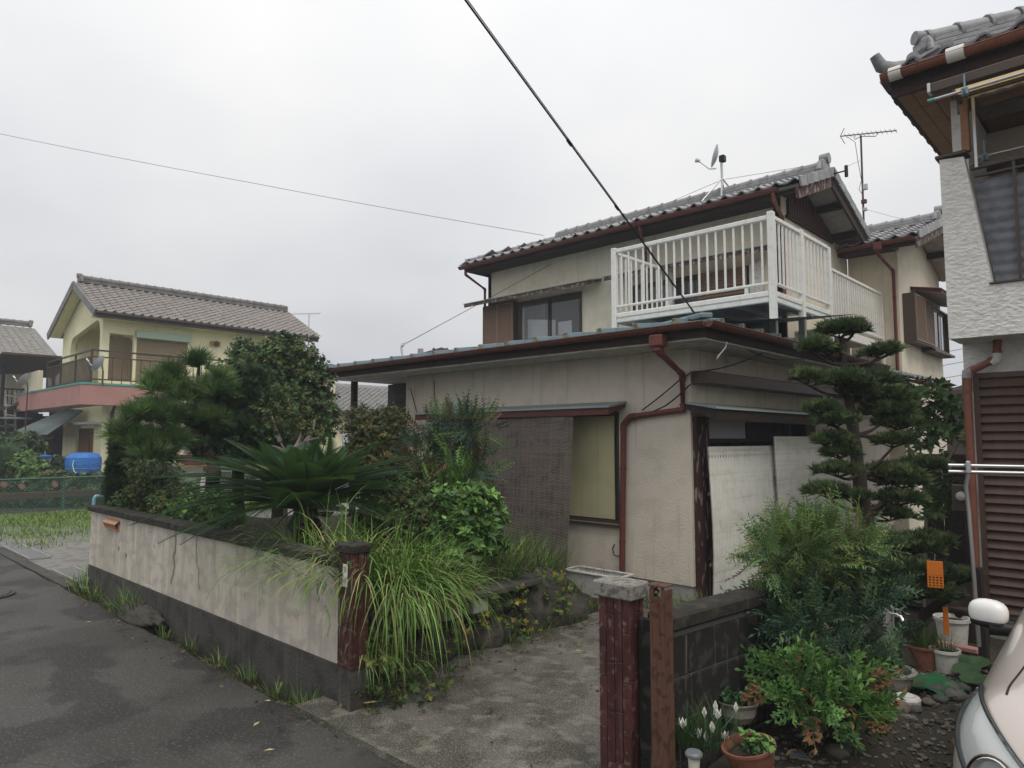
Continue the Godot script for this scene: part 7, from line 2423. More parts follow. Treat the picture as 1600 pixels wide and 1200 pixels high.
	for i in 76:
		var a := i * 2.4
		var el := lerpf(1.2, 0.3, pow(i / 75.0, 0.75)) + rng.randf_range(-0.1, 0.1)
		var d := V(cos(a) * cos(el), sin(el), sin(a) * cos(el)).normalized()
		var s := 1.16 * rng.randf_range(0.85, 1.08) * lerpf(0.8, 1.06, i / 75.0)
		piece("frond", fm[0 if i < 12 else 1 if i < 26 else 2], fmats[3 if i == 5 else rng.randi() % 3], Transform3D(basis_up(d, rng.randf_range(-0.2, 0.2)).scaled(Vector3.ONE * s), cb + V(0, 0.08, 0) + d * 0.05), t)
	# --- tall grass
	var g0 := V(-4.05, 0.6, -2.85)
	t = thing("tall_grass", "big clump of long arching grass spilling over the left gate pillar", "grass", V(-4.05, 0.55, -2.9))
	tuft(t, "blades", [[g0, 0.12], [V(-3.98, 0.6, -3.05), 0.16], [V(-4.2, 0.6, -2.8), 0.12]], 230, 0.45, 0.8, 0.014, 2.8, grass, V(0.6, 0, 0.4), 0.8, 8)
	tuft(t, "blades", [[V(-3.98, 0.5, -3.1), 0.2], [V(-3.95, 0.42, -3.35), 0.18]], 380, 0.45, 0.8, 0.013, 3.2, grass, V(0.5, 0, 0.0), 0.5, 8)
	tuft(t, "blades", [[V(-3.9, 0.45, -2.95), 0.1], [V(-3.9, 0.4, -3.15), 0.12]], 230, 0.6, 1.0, 0.012, 4.4, grass, V(0.6, 0, 0.3), 0.3, 9)
	tuft(t, "blades", [[V(-3.92, 0.66, -2.72), 0.07], [V(-3.95, 0.66, -2.66), 0.06]], 110, 0.45, 0.75, 0.013, 3.4, grass, V(0.3, 0, 0.5), 0.5, 9)
	tuft(t, "blades", [[V(-3.86, 0.2, -2.75), 0.06], [V(-3.86, 0.15, -2.95), 0.1]], 140, 0.25, 0.5, 0.009, 2.8, grass, V(0.9, 0, 0.2), 0.4, 7)
	t = thing("tall_grass", "clump of long pale grass hanging over the wall coping below the sago palm", "grass", V(-4.9, 0.6, -2.8))
	tuft(t, "blades", [[V(-4.75, 0.62, -2.85), 0.2], [V(-5.2, 0.62, -2.85), 0.16], [V(-4.45, 0.62, -2.82), 0.12]], 330, 0.4, 0.9, 0.014, 2.5, grass, V(0.1, 0, 0.9), 0.8, 8)
	t = thing("tall_grass", "thin grass tuft behind the coping near the copper letter slot", "grass", V(-7.4, 0.6, -2.85))
	tuft(t, "blades", [[V(-7.4, 0.62, -2.9), 0.12], [V(-6.7, 0.62, -2.9), 0.16], [V(-6.2, 0.62, -2.85), 0.2]], 150, 0.25, 0.6, 0.01, 1.8, grass + mid, V(0, 0, 0.4), 0.8, 6)
	# --- shrubs before the window
	var sh := [["boxleaf_shrub", "brownish small-leaved shrub against the house's left corner", V(-6.633, 1.596, -4.736), [[V(-6.634, 1.669, -4.736), 40, 36], [V(-6.518, 1.853, -4.845), 26, 24], [V(-6.759, 1.853, -4.617), 24, 26], [V(-6.511, 1.345, -4.715), 44, 34], [V(-6.696, 1.453, -4.539), 24, 24], [V(-6.461, 1.45, -4.9), 24, 30]], c_small, 2600, olive, 8.0], ["dark_leaf_shrub", "dark bluish leafy shrub filling the space below the brownish shrub", V(-5.614, 1.045, -4.187), [[V(-5.661, 1.139, -4.142), 30, 22], [V(-5.318, 1.064, -4.191), 44, 30], [V(-5.412, 0.925, -3.965), 34, 24], [V(-5.512, 1.29, -4.421), 24, 20]], c_broad, 900, mid, 6.8], ["bushy_shrub", "shrub with rounded yellow-tipped leaves between the bush and tall grass", V(-4.722, 1.076, -3.792), [[V(-4.842, 1.121, -3.816), 44, 30], [V(-4.584, 1.007, -3.785), 40, 34], [V(-4.881, 1.022, -3.642), 30, 24]], c_small, 1500, mid + olive, 6.0], ["gardenia_bush", "glossy bright green bush in front of the reed screen's left edge", V(-4.389, 0.927, -3.97), [[V(-4.369, 1.023, -3.988), 40, 30], [V(-4.308, 1.055, -4.115), 28, 26], [V(-4.487, 1.087, -3.877), 30, 24], [V(-4.314, 0.862, -3.903), 44, 26], [V(-4.252, 0.927, -4.099), 24, 24], [V(-4.311, 1.167, -4.043), 20, 14]], c_gloss, 900, bright + mid, 5.9]]
	for q: Array in sh:
		t = thing(q[0], q[1], "shrub", V(q[2].x, 0.5, q[2].z))
		for k in 4:
			limb(t, "stem", [t.position + V(rng.randf_range(-0.08, 0.08), 0, rng.randf_range(-0.08, 0.08)), q[2] + V(rng.randf_range(-0.2, 0.2), -0.05, rng.randf_range(-0.2, 0.2)), q[3][k % q[3].size()][0]], 0.014, 0.005, M.bark)
		pl = []
		for e: Array in q[3]:
			pl.append([e[0], V(e[1], e[2], e[1]) * (float(q[7]) / 1083.0)])
		crown(t, "leaves", q[4], M.leaf_gloss if q[0] == "gardenia_bush" else M.leaf, pl, q[5], 1.0, q[6], 0.5, 0.45)
	t = thing("nandina_shrub", "feathery nandina shrub in front of the dark window's left half", "shrub", V(V(-5.324, 0.973, -4.599).x, 0.5, V(-5.324, 0.973, -4.599).z))
	for k in 7:
		var q: Vector3 = [V(-5.405, 1.868, -4.66), V(-5.141, 1.737, -4.772), V(-5.546, 1.608, -4.527), V(-5.233, 1.481, -4.685), V(-5.131, 1.867, -4.851), V(-5.296, 1.358, -4.488), V(-5.112, 1.295, -4.662)][k]
		limb(t, "stem", [t.position + V(rng.randf_range(-0.1, 0.1), 0, rng.randf_range(-0.1, 0.1)), t.position.lerp(q, 0.6) + V(0.03, 0, 0), q], 0.011, 0.006, M.bark)
	pl = []
	for q: Array in [[V(-5.381, 1.79, -4.683), 44, 16], [V(-5.071, 1.815, -4.839), 34, 14], [V(-5.522, 1.556, -4.55), 34, 16], [V(-5.21, 1.513, -4.707), 40, 16], [V(-5.512, 1.385, -4.42), 26, 18], [V(-5.249, 1.233, -4.532), 44, 22], [V(-5.043, 1.358, -4.727), 26, 20]]:
		pl.append([q[0], V(q[1], q[2], q[1]) * (7.0 / 1083.0)])
	crown(t, "fronds", f_fine, M.leaf, pl, 330, 0.85, bluish + mid + [L(0.1, 0.075, 0.03)], 0.2, 0.5)
	crown(t, "fronds", f_fine, M.leaf, [[V(-4.964, 1.319, -4.527), V(0.18, 0.1, 0.18)], [V(-5.096, 1.186, -4.401), V(0.15, 0.1, 0.15)]], 50, 0.8, bright, 0.3, 0.5)
	# --- weeds on the bank, along the drive and by the wall's foot
	var ws := [["weed_patch", "grassy weeds on top of the bank below the gardenia bush", [[V(-4.35, 0.5, -3.6), 0.3], [V(-4.4, 0.5, -4.1), 0.3], [V(-4.5, 0.45, -4.6), 0.35], [V(-4.9, 0.5, -4.4), 0.4], [V(-4.5, 0.5, -3.3), 0.3], [V(-4.25, 0.5, -3.9), 0.14], [V(-4.25, 0.5, -4.4), 0.14], [V(-4.6, 0.5, -5.0), 0.3]], 1500, 0.15, 0.42, 0.008, V(0.3, 0, 0)], ["weed_patch", "weeds growing at the foot of the reed screen", [[V(-4.7, 0.2, -5.4), 0.3], [V(-5.2, 0.25, -5.5), 0.35], [V(-5.8, 0.3, -5.6), 0.4], [V(-5.2, 0.1, -6.0), 0.2], [V(-4.6, 0.1, -5.2), 0.25], [V(-5.5, 0.1, -6.0), 0.25]], 1100, 0.15, 0.45, 0.006, V(0.1, 0, 0.1)], ["weed_patch", "green weeds at the driveway's inner corner below the planter box", [[V(-4.3, 0.02, -5.6), 0.2], [V(-4.2, 0.02, -5.75), 0.12], [V(-4.6, 0.05, -5.7), 0.2]], 300, 0.1, 0.24, 0.006, V(0.3, 0, 0.1)], ["weed_strip", "short weeds sprouting along the foot of the rock bank", [[V(-3.98, 0.04, -3.4), 0.1], [V(-3.98, 0.04, -3.8), 0.1], [V(-3.98, 0.04, -4.2), 0.08], [V(-3.98, 0.04, -4.6), 0.08], [V(-4.0, 0.04, -5.0), 0.1], [V(-4.1, 0.3, -4.1), 0.1], [V(-4.12, 0.34, -4.6), 0.1]], 330, 0.05, 0.2, 0.005, V(0.4, 0, 0)], ["weed_patch", "weedy plants behind the right gate pillar near the foundation", [[V(-3.85, 0.02, -6.15), 0.22], [V(-3.5, 0.02, -6.2), 0.15]], 240, 0.1, 0.3, 0.006, V(0, 0, 0)], ["grass_tuft", "round grass tuft on the flat rock at the wall's foot", [[V(-7.6, 0.0, -2.44), 0.12], [V(-7.35, 0.0, -2.45), 0.1]], 260, 0.15, 0.36, 0.006, V(0, 0, 0.3)], ["weed_strip", "sparse weeds growing in the drain gap along the wall", [[V(-6.6, -0.08, -2.46), 0.1], [V(-6.1, -0.08, -2.46), 0.1], [V(-5.5, -0.08, -2.46), 0.1], [V(-5.0, -0.08, -2.46), 0.1], [V(-4.6, -0.08, -2.46), 0.1], [V(-4.3, -0.08, -2.46), 0.1], [V(-4.1, -0.05, -2.44), 0.08]], 520, 0.06, 0.22, 0.005, V(0, 0, 0.2)], ["weed_patch", "weeds at the far end of the garden wall beside the gravel", [[V(-9.3, 0.0, -2.55), 0.2], [V(-9.0, -0.02, -2.47), 0.15], [V(-8.6, -0.05, -2.46), 0.12], [V(-9.7, 0.0, -2.9), 0.25]], 480, 0.1, 0.32, 0.006, V(0, 0, 0.2)], ["fallen_straw", "dry straw tuft beside the left pillar's coping", [[V(-4.0, 0.93, -2.6), 0.08]], 40, 0.1, 0.25, 0.004, V(0, 0, 0.6)]]
	for q: Array in ws:
		var c: Array = q[2][0]
		t = thing(q[0], q[1], "weeds", c[0])
		for e: Array in q[2]:
			if e[0].z < -2.68 and e[0].x < -4.12 and e[0].x > -9.1:
				e[0].y = bed_height(e[0].x, e[0].z) - 0.02
		tuft(t, "blades", q[2], q[3], q[4], q[5], q[6], 1.7, [L(0.25, 0.18, 0.08)] if q[0] == "fallen_straw" else grass + mid + mid, q[7], 0.8, 5)
	var at: Array = []
	for k in 90:
		at.append([V(rng.randf_range(-16.2, -18.6), 0.0, rng.randf_range(-2.8, -9.5)), 0.4])
	for k in 22:
		at.append([V(rng.randf_range(-13, -16), 0.0, rng.randf_range(-2.9, -7.0)), 0.3])
	var vg := MB.new()
	vg.tinted = true
	for i in 26000:
		var c: Array = at[rng.randi() % at.size()]
		var p: Vector3 = c[0] + V(rng.randfn() * c[1], 0, rng.randfn() * c[1])
		if p.x > -12.5 - (p.z + 2.5) * -0.25 or p.z > -2.6:
			continue
		var q: Color = [L(0.12, 0.21, 0.035), L(0.16, 0.25, 0.045), L(0.09, 0.16, 0.03)][rng.randi() % 3]
		vg.col = q
		vg.blade(p, V(rng.randf_range(-0.5, 0.5), 1, rng.randf_range(-0.5, 0.5)).normalized(), rng.randf_range(0.03, 0.11), 0.013, 1.2, 3)
	var vo := obj("verge_grass", vg, M.leaf, null, true)
	tag(vo, "short bright grass spreading over the gravel lot before the fence", "grass")
	# ivy at the pillar's foot and yellow variegated leaves
	t = thing("ivy", "small ivy trailing down beside the left pillar's base", "ivy", V(-3.72, 0, -2.66))
	crown(t, "leaves", c_broad, M.leaf, [[V(-3.72, 0.35, -2.68), V(0.05, 0.28, 0.06)], [V(-3.68, 0.08, -2.66), V(0.12, 0.05, 0.08)], [V(-3.6, 0.1, -2.95), V(0.12, 0.1, 0.2)]], 70, 0.8, [L(0.08, 0.13, 0.03), L(0.14, 0.17, 0.045), L(0.05, 0.09, 0.025)], 0.2, 0.5)
	t = thing("creeper", "yellow-green creeper hanging over the bank stones under the slab", "creeper", V(-3.98, 0.2, -3.9))
	crown(t, "leaves", c_broad, M.leaf, [[V(-3.98, 0.2, -3.6), V(0.06, 0.1, 0.12)], [V(-4.0, 0.38, -4.3), V(0.05, 0.08, 0.08)], [V(-4.0, 0.25, -4.8), V(0.06, 0.12, 0.14)], [V(-4.02, 0.12, -4.4), V(0.07, 0.1, 0.3)], [V(-4.05, 0.3, -4.0), V(0.06, 0.1, 0.3)], [V(-4.08, 0.42, -4.75), V(0.14, 0.06, 0.2)]], 150, 0.6, [L(0.11, 0.17, 0.03), L(0.2, 0.19, 0.03), L(0.06, 0.11, 0.03)], 0.1, 0.5)

# ---------------------------------------------------------------- hedges and plants across the lot
func far_plants() -> void:
	var mid := [L(0.045, 0.095, 0.03), L(0.035, 0.075, 0.022), L(0.07, 0.125, 0.035)]
	var dark := [L(0.042, 0.08, 0.03), L(0.03, 0.06, 0.024), L(0.065, 0.11, 0.036)]
	var pale := [L(0.09, 0.15, 0.07), L(0.07, 0.12, 0.055), L(0.11, 0.17, 0.075)]
	var c_leaf := clump_leaves(10, 0.13, 0.06, 0.16, 21)
	var c_fine := clump_needles(30, 0.2, 0.012, 1.2, 22, 0.1)
	var hs := [["hedge_bush", "rounded pruned dark bush beneath the corrugated awning at far left", [[V(-25.24, 1.523, -5.021), 36, 14], [V(-25.372, 1.331, -4.895), 34, 12]], c_leaf, 700, dark, 21.0], ["hedge_bush", "feathery gray-green bush at the far left behind the fence", [[V(-24.168, 0.8, -4.658), 34, 22], [V(-24.352, 1.074, -4.484), 24, 20]], c_fine, 700, pale, 20.0], ["hedge_bush", "bright leafy bush beside the folded parasol", [[V(-23.455, 0.904, -4.921), 18, 18], [V(-23.194, 0.64, -5.029), 20, 12]], c_leaf, 420, [L(0.08, 0.16, 0.04), L(0.11, 0.2, 0.05)], 19.7], ["hedge_bush", "clipped box-shaped hedge left of the blue tank", [[V(-23.764, 0.834, -5.73), 16, 10], [V(-23.545, 0.815, -5.937), 14, 10]], c_leaf, 420, dark, 20.5], ["hedge_bush", "low olive hedge below the blue tank along the fence", [[V(-22.095, 0.433, -5.932), 40, 9], [V(-22.617, 0.521, -5.438), 22, 8], [V(-21.532, 0.474, -6.328), 26, 10]], c_leaf, 700, mid + [L(0.12, 0.11, 0.04)], 19.5], ["hedge_bush", "dark undergrowth against the fence's left part", [[V(-23.147, 0.139, -4.524), 40, 16], [V(-22.632, 0.017, -5.011), 40, 14], [V(-21.997, 0.087, -5.612), 34, 12]], c_leaf, 900, dark + mid, 19.2], ["hedge_bush", "dark undergrowth against the fence's right part near the garden wall", [[V(-20.691, 0.103, -6.022), 34, 14], [V(-18.657, 0.277, -6.434), 50, 14], [V(-16.824, 0.358, -6.793), 40, 12]], c_leaf, 900, dark + mid, 18.0], ["hedge_bush", "green bush before the yellow house's ground floor windows", [[V(-19.928, 0.868, -6.607), 24, 24], [V(-18.965, 0.726, -6.831), 26, 16]], c_leaf, 500, mid, 18.3]]
	for q: Array in hs:
		var c: Vector3 = q[2][0][0]
		var t := thing(q[0], q[1], "bush", V(c.x, 0, c.z))
		limb(t, "stem", [t.position, c], 0.06, 0.02, M.bark)
		var pl: Array = []
		for e: Array in q[2]:
			pl.append([e[0], V(e[1], e[2], e[1]) * (float(q[6]) / 1083.0)])
		crown(t, "leaves", q[3], M.leaf, pl, q[4], 1.0, q[5], 0.5, 0.4)

# ---------------------------------------------------------------- the bank and loose stones
func bank() -> void:
	var t := thing("rock_bank", "mossy dark rock bank holding the planting bed beside the driveway", "rock wall", V(-4.2, 0, -4.2))
	for k in 17:
		var z := -3.0 - (k % 9) * 0.27 + rng.randf_range(-0.05, 0.05)
		var row := k / 9
		var b := MB.new()
		var s := rng.randf_range(0.8, 1.2)
		b.rock(V(-4.17 - row * 0.06 + rng.randf_range(-0.04, 0.04), 0.1 + row * 0.24, z), V(0.14, 0.15, 0.17) * s, 40 + k, 9, 0.3)
		obj("rock", b, M.rock, t)
	var o := thing("bank_boulder", "large dark boulder at the bank's inner end by the driveway", "boulder", V(-4.25, 0, -5.0))
	var b := MB.new()
	b.rock(V(-4.22, 0.16, -4.75), V(0.2, 0.28, 0.28), 70, 16, 0.3)
	obj("rock", b, M.rock, o)
	o = thing("concrete_slab", "flat gray concrete slab lying on the bank above the driveway", "slab", V(-4.15, 0.5, -3.9))
	b = MB.new()
	b.box(V(-4.2, 0.47, -4.0), V(0.4, 0.055, 1.3), Basis(Vector3.UP, 0.05), 0.012)
	obj("slab", b, M.plinth, o)
	for k in 2:
		o = thing("slab_block", ["pale concrete block end under the slab, nearer the gate pillar", "pale concrete block end under the slab, nearer the boulder"][k], "concrete block", V(-4.03, 0.35, -3.62 - k * 0.3))
		b = MB.new()
		b.box(V(-4.13, 0.385, -3.6 - k * 0.3), V(0.2, 0.11, 0.17), Basis(Vector3.UP, 0.05), 0.008)
		obj("block", b, M.concrete, o)
	o = thing("flat_rock", "flat dark rock lying against the garden wall's foot", "rock", V(-7.3, 0, -2.5))
	b = MB.new()
	b.rock(V(-7.2, 0.02, -2.47), V(0.5, 0.1, 0.13), 88, 14, 0.25)
	obj("rock", b, M.rock, o)
	# leaf litter: bits of dead leaf along the drain, the bank's foot and the yard
	var lm := MB.new()
	lm.leaf(Vector3.ZERO, V(0, 0, 1), V(0, 1, 0), 0.05, 0.022, 0.5, -0.2)
	var xf: Array = []
	var cl := PackedColorArray()
	for i in 900:
		var p := V(rng.randf_range(-9.2, -4.1), -0.105, rng.randf_range(-2.4, -2.54))
		var r := rng.randf()
		if r < 0.22:
			p = V(-3.95 + absf(rng.randfn()) * 0.16, 0.055, rng.randf_range(-2.8, -5.6))
		elif r < 0.3:
			p = V(rng.randf_range(-4.0, -2.2), 0.05, rng.randf_range(-2.4, -6.0))
		elif r < 0.42:
			p = V(rng.randf_range(-9, -3.2), 0.016, -2.34 + absf(rng.randfn()) * 0.12)
		elif r < 0.62:
			p = V(rng.randf_range(-1.6, -0.6), 0.0, rng.randf_range(-2.6, -5.6))
			p.y = yard_height(p.x, p.z) + 0.045
		xf.append(Transform3D(Basis(V(rng.randfn() * 0.3, 1, rng.randfn() * 0.3).normalized(), rng.randf() * TAU).scaled(Vector3.ONE * rng.randf_range(0.4, 1.1)), p))
		var q: Color = [L(0.14, 0.09, 0.045), L(0.08, 0.055, 0.03), L(0.2, 0.15, 0.07), L(0.05, 0.06, 0.02)][rng.randi() % 4]
		cl.append(q)
	tag(many("leaf_litter", lm.mesh(), M.leaf, xf, cl), "bits of dead leaf littering the drain, driveway edge and yard", "leaf litter")
	# fallen leaves
	var fl := [[V(-3.739, 0.05, -2.589), "yellow fallen leaf on the driveway's outer corner"], [V(-3.628, 0.02, -1.891), "pale fallen leaf on the asphalt near the picture's bottom"], [V(-4.305, 0.02, -2.239), "small fallen leaf on the asphalt beside the drain"], [V(-7.292, 0.02, -2.028), "tiny fallen leaf on the asphalt opposite the flat rock"], [V(-3.404, 0.05, -4.389), "small pale fallen leaf on the driveway's middle"], [V(-3.971, 0.02, -1.999), "curled fallen leaf on the asphalt left of the drain's end"]]
	for q: Array in fl:
		o = thing("fallen_leaf", q[1], "leaf", q[0])
		b = MB.new()
		var d := V(0.7, 0.0, -0.7) if q[1].begins_with("yellow") else V(rng.randf_range(-1, 1), 0, rng.randf_range(-1, 1)).normalized()
		b.leaf(q[0] + V(0, 0.012, 0), d, V(0, 1, 0), 0.13 if q[1].begins_with("yellow") else 0.06, 0.035 if q[1].begins_with("yellow") else 0.022, 0.4, -0.1)
		obj("blade", b, mat(L(0.42, 0.36, 0.17), 0.7), o)

func yard_height(x: float, z: float) -> float:
	return 0.15 * smoothstep(-0.95, -1.35, x) * smoothstep(-5.0, -4.0, z)

# ---------------------------------------------------------------- the planted corner on the right
func right_garden() -> void:
	var b := MB.new()
	var f := FastNoiseLite.new()
	f.frequency = 1.2
	var p := PackedVector3Array()
	for j in 37:
		for i in 21:
			var x := lerpf(-1.66, -0.5, i / 20.0); var z := lerpf(-2.42, -6.0, j / 36.0)
			p.append(V(x, 0.012 + yard_height(x, z) + 0.02 * f.get_noise_2d(x * 4, z * 4) - 0.05 * smoothstep(-0.75, -0.5, x), z))
	b.grid(p, 20, 36)
	struct("garden_mound", b, M.yard)
	# gravel and leaf litter on the yard: one scatter of small stones
	var gr := MB.new()
	gr.rock(Vector3.ZERO, V(1.0, 0.55, 0.75), 5, 4, 0.25)
	var xf: Array = []
	var cl := PackedColorArray()
	for i in 5200:
		var x := rng.randf_range(-1.6, 1.2); var z := rng.randf_range(-2.45, -6.4)
		var s := rng.randf_range(0.006, 0.02) * (1.6 if rng.randf() < 0.1 else 1.0)
		xf.append(Transform3D(Basis(Vector3.UP, rng.randf() * TAU).scaled(V(s, s, s)), V(x, yard_height(x, z) + 0.018, z)))
		var g := rng.randf_range(0.05, 0.2)
		cl.append(Color(g, g * 0.93, g * 0.8))
	var gm := mat(Color.WHITE, 0.85)
	gm.vertex_color_use_as_albedo = true
	var sc := many("yard_gravel", gr.mesh(), gm, xf, cl)
	tag(sc, "small gray gravel scattered over the dark yard in front of the car", "gravel")
	# nandina: fine yellowish top, dark bluish middle
	var nd := 3.95
	var nb := V(-1.432, 0.2, -3.877)
	var t := thing("nandina_bush", "large nandina bush before the corrugated sheets, yellowish at the top", "shrub", V(nb.x, 0.14, nb.z))
	for k in 11:
		var q: Vector3 = [V(-1.566, 1.183, -3.957), V(-1.409, 1.218, -4.106), V(-1.308, 1.077, -4.201), V(-1.654, 1.015, -3.805), V(-1.474, 1.015, -3.976), V(-1.562, 0.75, -3.823), V(-1.326, 0.772, -4.115), V(-1.665, 0.649, -3.725), V(-1.396, 0.629, -3.911), V(-1.28, 0.601, -4.159), V(-1.522, 0.865, -3.999)][k]
		var r0 := t.position + V(rng.randf_range(-0.08, 0.08), -0.02, rng.randf_range(-0.08, 0.08))
		limb(t, "cane", [r0, r0.lerp(q, 0.5) + V(rng.randf_range(-0.03, 0.03), 0, rng.randf_range(-0.03, 0.03)), q], 0.009, 0.005, M.bark)
	var f_top := frond(8, 0.24, 0.036, 0.009, 31)
	var f_mid := frond(6, 0.24, 0.044, 0.016, 32)
	var f_low := frond(4, 0.22, 0.058, 0.026, 33)
	var lp := func(qs: Array, d: float) -> Array:
		var out: Array = []
		for q: Array in qs:
			out.append([q[0], V(q[1], q[2], q[1] * 0.9) * (d / 1083.0)])
		return out
	crown(t, "top_fronds", f_top, M.leaf, lp.call([[V(-1.555, 1.112, -3.967), 56, 20], [V(-1.411, 1.147, -4.104), 50, 20], [V(-1.64, 1.043, -3.818), 36, 20], [V(-1.339, 1.04, -4.241), 36, 20], [V(-1.518, 1.034, -4.003), 56, 20]], nd), 400, 0.8, [L(0.085, 0.16, 0.045), L(0.07, 0.13, 0.045), L(0.12, 0.19, 0.055), L(0.08, 0.15, 0.05), L(0.15, 0.18, 0.05)], 0.25, 0.5)
	crown(t, "middle_fronds", f_mid, M.leaf, lp.call([[V(-1.566, 0.893, -3.888), 40, 22], [V(-1.443, 0.9, -4.073), 54, 24], [V(-1.317, 0.873, -4.262), 40, 30], [V(-1.555, 0.729, -3.761), 34, 24], [V(-1.412, 0.742, -3.827), 56, 30], [V(-1.274, 0.682, -4.096), 44, 30], [V(-1.469, 0.618, -3.705), 38, 20], [V(-1.331, 0.577, -3.905), 60, 24]], nd), 470, 0.75, [L(0.042, 0.086, 0.046), L(0.03, 0.066, 0.036), L(0.06, 0.108, 0.055), L(0.05, 0.095, 0.035)], 0.1, 0.5)
	t = thing("young_nandina", "low bright green young nandina with reddish sprays below the large bush", "shrub", V(nb.x + 0.03, 0.14, nb.z + 0.3))
	for k in 6:
		var q: Vector3 = [V(-1.432, 0.545, -3.465), V(-1.329, 0.541, -3.493), V(-1.245, 0.53, -3.641), V(-1.188, 0.465, -3.833), V(-1.367, 0.475, -3.389), V(-1.208, 0.427, -3.607)][k]
		limb(t, "cane", [t.position + V(rng.randf_range(-0.06, 0.06), -0.02, 0), q], 0.006, 0.004, M.bark)
	crown(t, "fronds", f_low, M.leaf, lp.call([[V(-1.439, 0.53, -3.458), 24, 16], [V(-1.355, 0.524, -3.538), 36, 18], [V(-1.264, 0.489, -3.693), 38, 20], [V(-1.217, 0.442, -3.875), 26, 18], [V(-1.327, 0.46, -3.426), 34, 14], [V(-1.231, 0.423, -3.544), 38, 16], [V(-1.181, 0.372, -3.702), 20, 14]], 3.5), 230, 0.66, [L(0.085, 0.19, 0.045), L(0.065, 0.15, 0.04), L(0.11, 0.22, 0.055), L(0.05, 0.12, 0.03), L(0.09, 0.18, 0.04), L(0.07, 0.16, 0.04), L(0.1, 0.2, 0.05), L(0.08, 0.17, 0.04), L(0.06, 0.14, 0.04), L(0.09, 0.19, 0.045), L(0.07, 0.15, 0.035), L(0.15, 0.085, 0.04)], 0.25, 0.5)
	t = thing("arching_leaves", "single drooping yellowed lily leaves right of the young nandina", "plant", V(-1.164, 0.226, -3.58))
	b = MB.new()
	b.tinted = true
	for q: Array in [[V(-0.1, 1, 0.1), 0.42, 2.2, L(0.09, 0.16, 0.035)], [V(0.25, 1, 0.0), 0.34, 3.0, L(0.26, 0.19, 0.06)], [V(-0.3, 1, 0.2), 0.28, 3.2, L(0.22, 0.15, 0.05)], [V(0.1, 1, -0.2), 0.38, 1.6, L(0.11, 0.2, 0.05)]]:
		b.col = q[3]
		b.blade(t.position + V(0, -0.02, 0), q[0].normalized(), q[1], 0.022, q[2], 10)
	obj("leaves", b, M.leaf, t)
	# cloud-pruned podocarpus
	var base := V(-1.511, 0.02, -5.772)
	t = thing("cloud_pruned_tree", "cloud-pruned dark podocarpus tree with flat foliage pads beside the white house", "tree", base)
	var tk := [base, V(-1.594, 0.249, -5.928), V(-1.639, 0.511, -5.885), V(-1.69, 0.799, -5.837), V(-1.744, 1.139, -5.785), V(-1.765, 1.433, -5.766), V(-1.785, 1.729, -5.747), V(-1.805, 2.028, -5.727), V(-1.828, 2.279, -5.706), V(-1.829, 2.481, -5.705)]
	limb(t, "trunk", tk, 0.085, 0.022, M.bark)
	limb(t, "limb", [base + V(0, 0.05, 0), V(-1.48, 0.273, -6.036), V(-1.368, 0.439, -6.142), V(-1.191, 0.533, -6.172)], 0.05, 0.02, M.bark)
	limb(t, "limb", [V(-1.594, 0.249, -5.928), V(-1.564, 0.44, -5.68), V(-1.572, 0.532, -5.535)], 0.04, 0.015, M.bark)
	var pads := [[V(-1.842, 2.537, -5.692), 0.180, 0.065], [V(-1.757, 2.572, -5.773), 0.100, 0.045], [V(-1.948, 2.397, -5.455), 0.137, 0.054], [V(-1.905, 2.38, -5.633), 0.080, 0.045], [V(-1.647, 2.377, -6.015), 0.132, 0.046], [V(-1.584, 2.403, -6.075), 0.071, 0.036], [V(-1.966, 2.151, -5.3), 0.115, 0.058], [V(-1.783, 2.13, -5.611), 0.215, 0.069], [V(-1.68, 2.156, -5.984), 0.173, 0.066], [V(-1.736, 2.043, -5.793), 0.150, 0.050], [V(-1.625, 2.014, -6.174), 0.176, 0.067], [V(-1.884, 1.919, -5.377), 0.125, 0.043], [V(-1.814, 1.823, -5.444), 0.173, 0.053], [V(-1.654, 1.91, -6.146), 0.207, 0.072], [V(-1.594, 1.812, -6.203), 0.186, 0.052], [V(-1.839, 1.67, -5.421), 0.144, 0.058], [V(-1.799, 1.585, -5.458), 0.125, 0.048], [V(-1.596, 1.669, -6.064), 0.152, 0.051], [V(-1.81, 1.452, -5.448), 0.163, 0.048], [V(-1.622, 1.418, -6.039), 0.223, 0.061], [V(-1.444, 1.474, -6.345), 0.196, 0.052], [V(-1.551, 1.348, -6.106), 0.183, 0.046], [V(-1.876, 1.301, -5.385), 0.163, 0.048], [V(-1.779, 1.255, -5.614), 0.127, 0.044], [V(-1.584, 1.218, -6.075), 0.183, 0.056], [V(-1.632, 1.099, -6.03), 0.163, 0.056], [V(-1.485, 0.867, -6.031), 0.219, 0.065], [V(-1.631, 0.911, -5.754), 0.176, 0.059], [V(-1.394, 0.906, -6.117), 0.170, 0.060], [V(-1.72, 0.949, -5.533), 0.115, 0.048], [V(-1.515, 0.721, -5.865), 0.245, 0.059], [V(-1.367, 0.665, -6.142), 0.199, 0.060], [V(-1.63, 0.74, -5.618), 0.163, 0.058], [V(-1.399, 0.557, -5.975), 0.215, 0.059], [V(-1.226, 0.631, -6.276), 0.130, 0.050], [V(-1.543, 0.578, -5.7), 0.163, 0.053]]
	var pl: Array = []
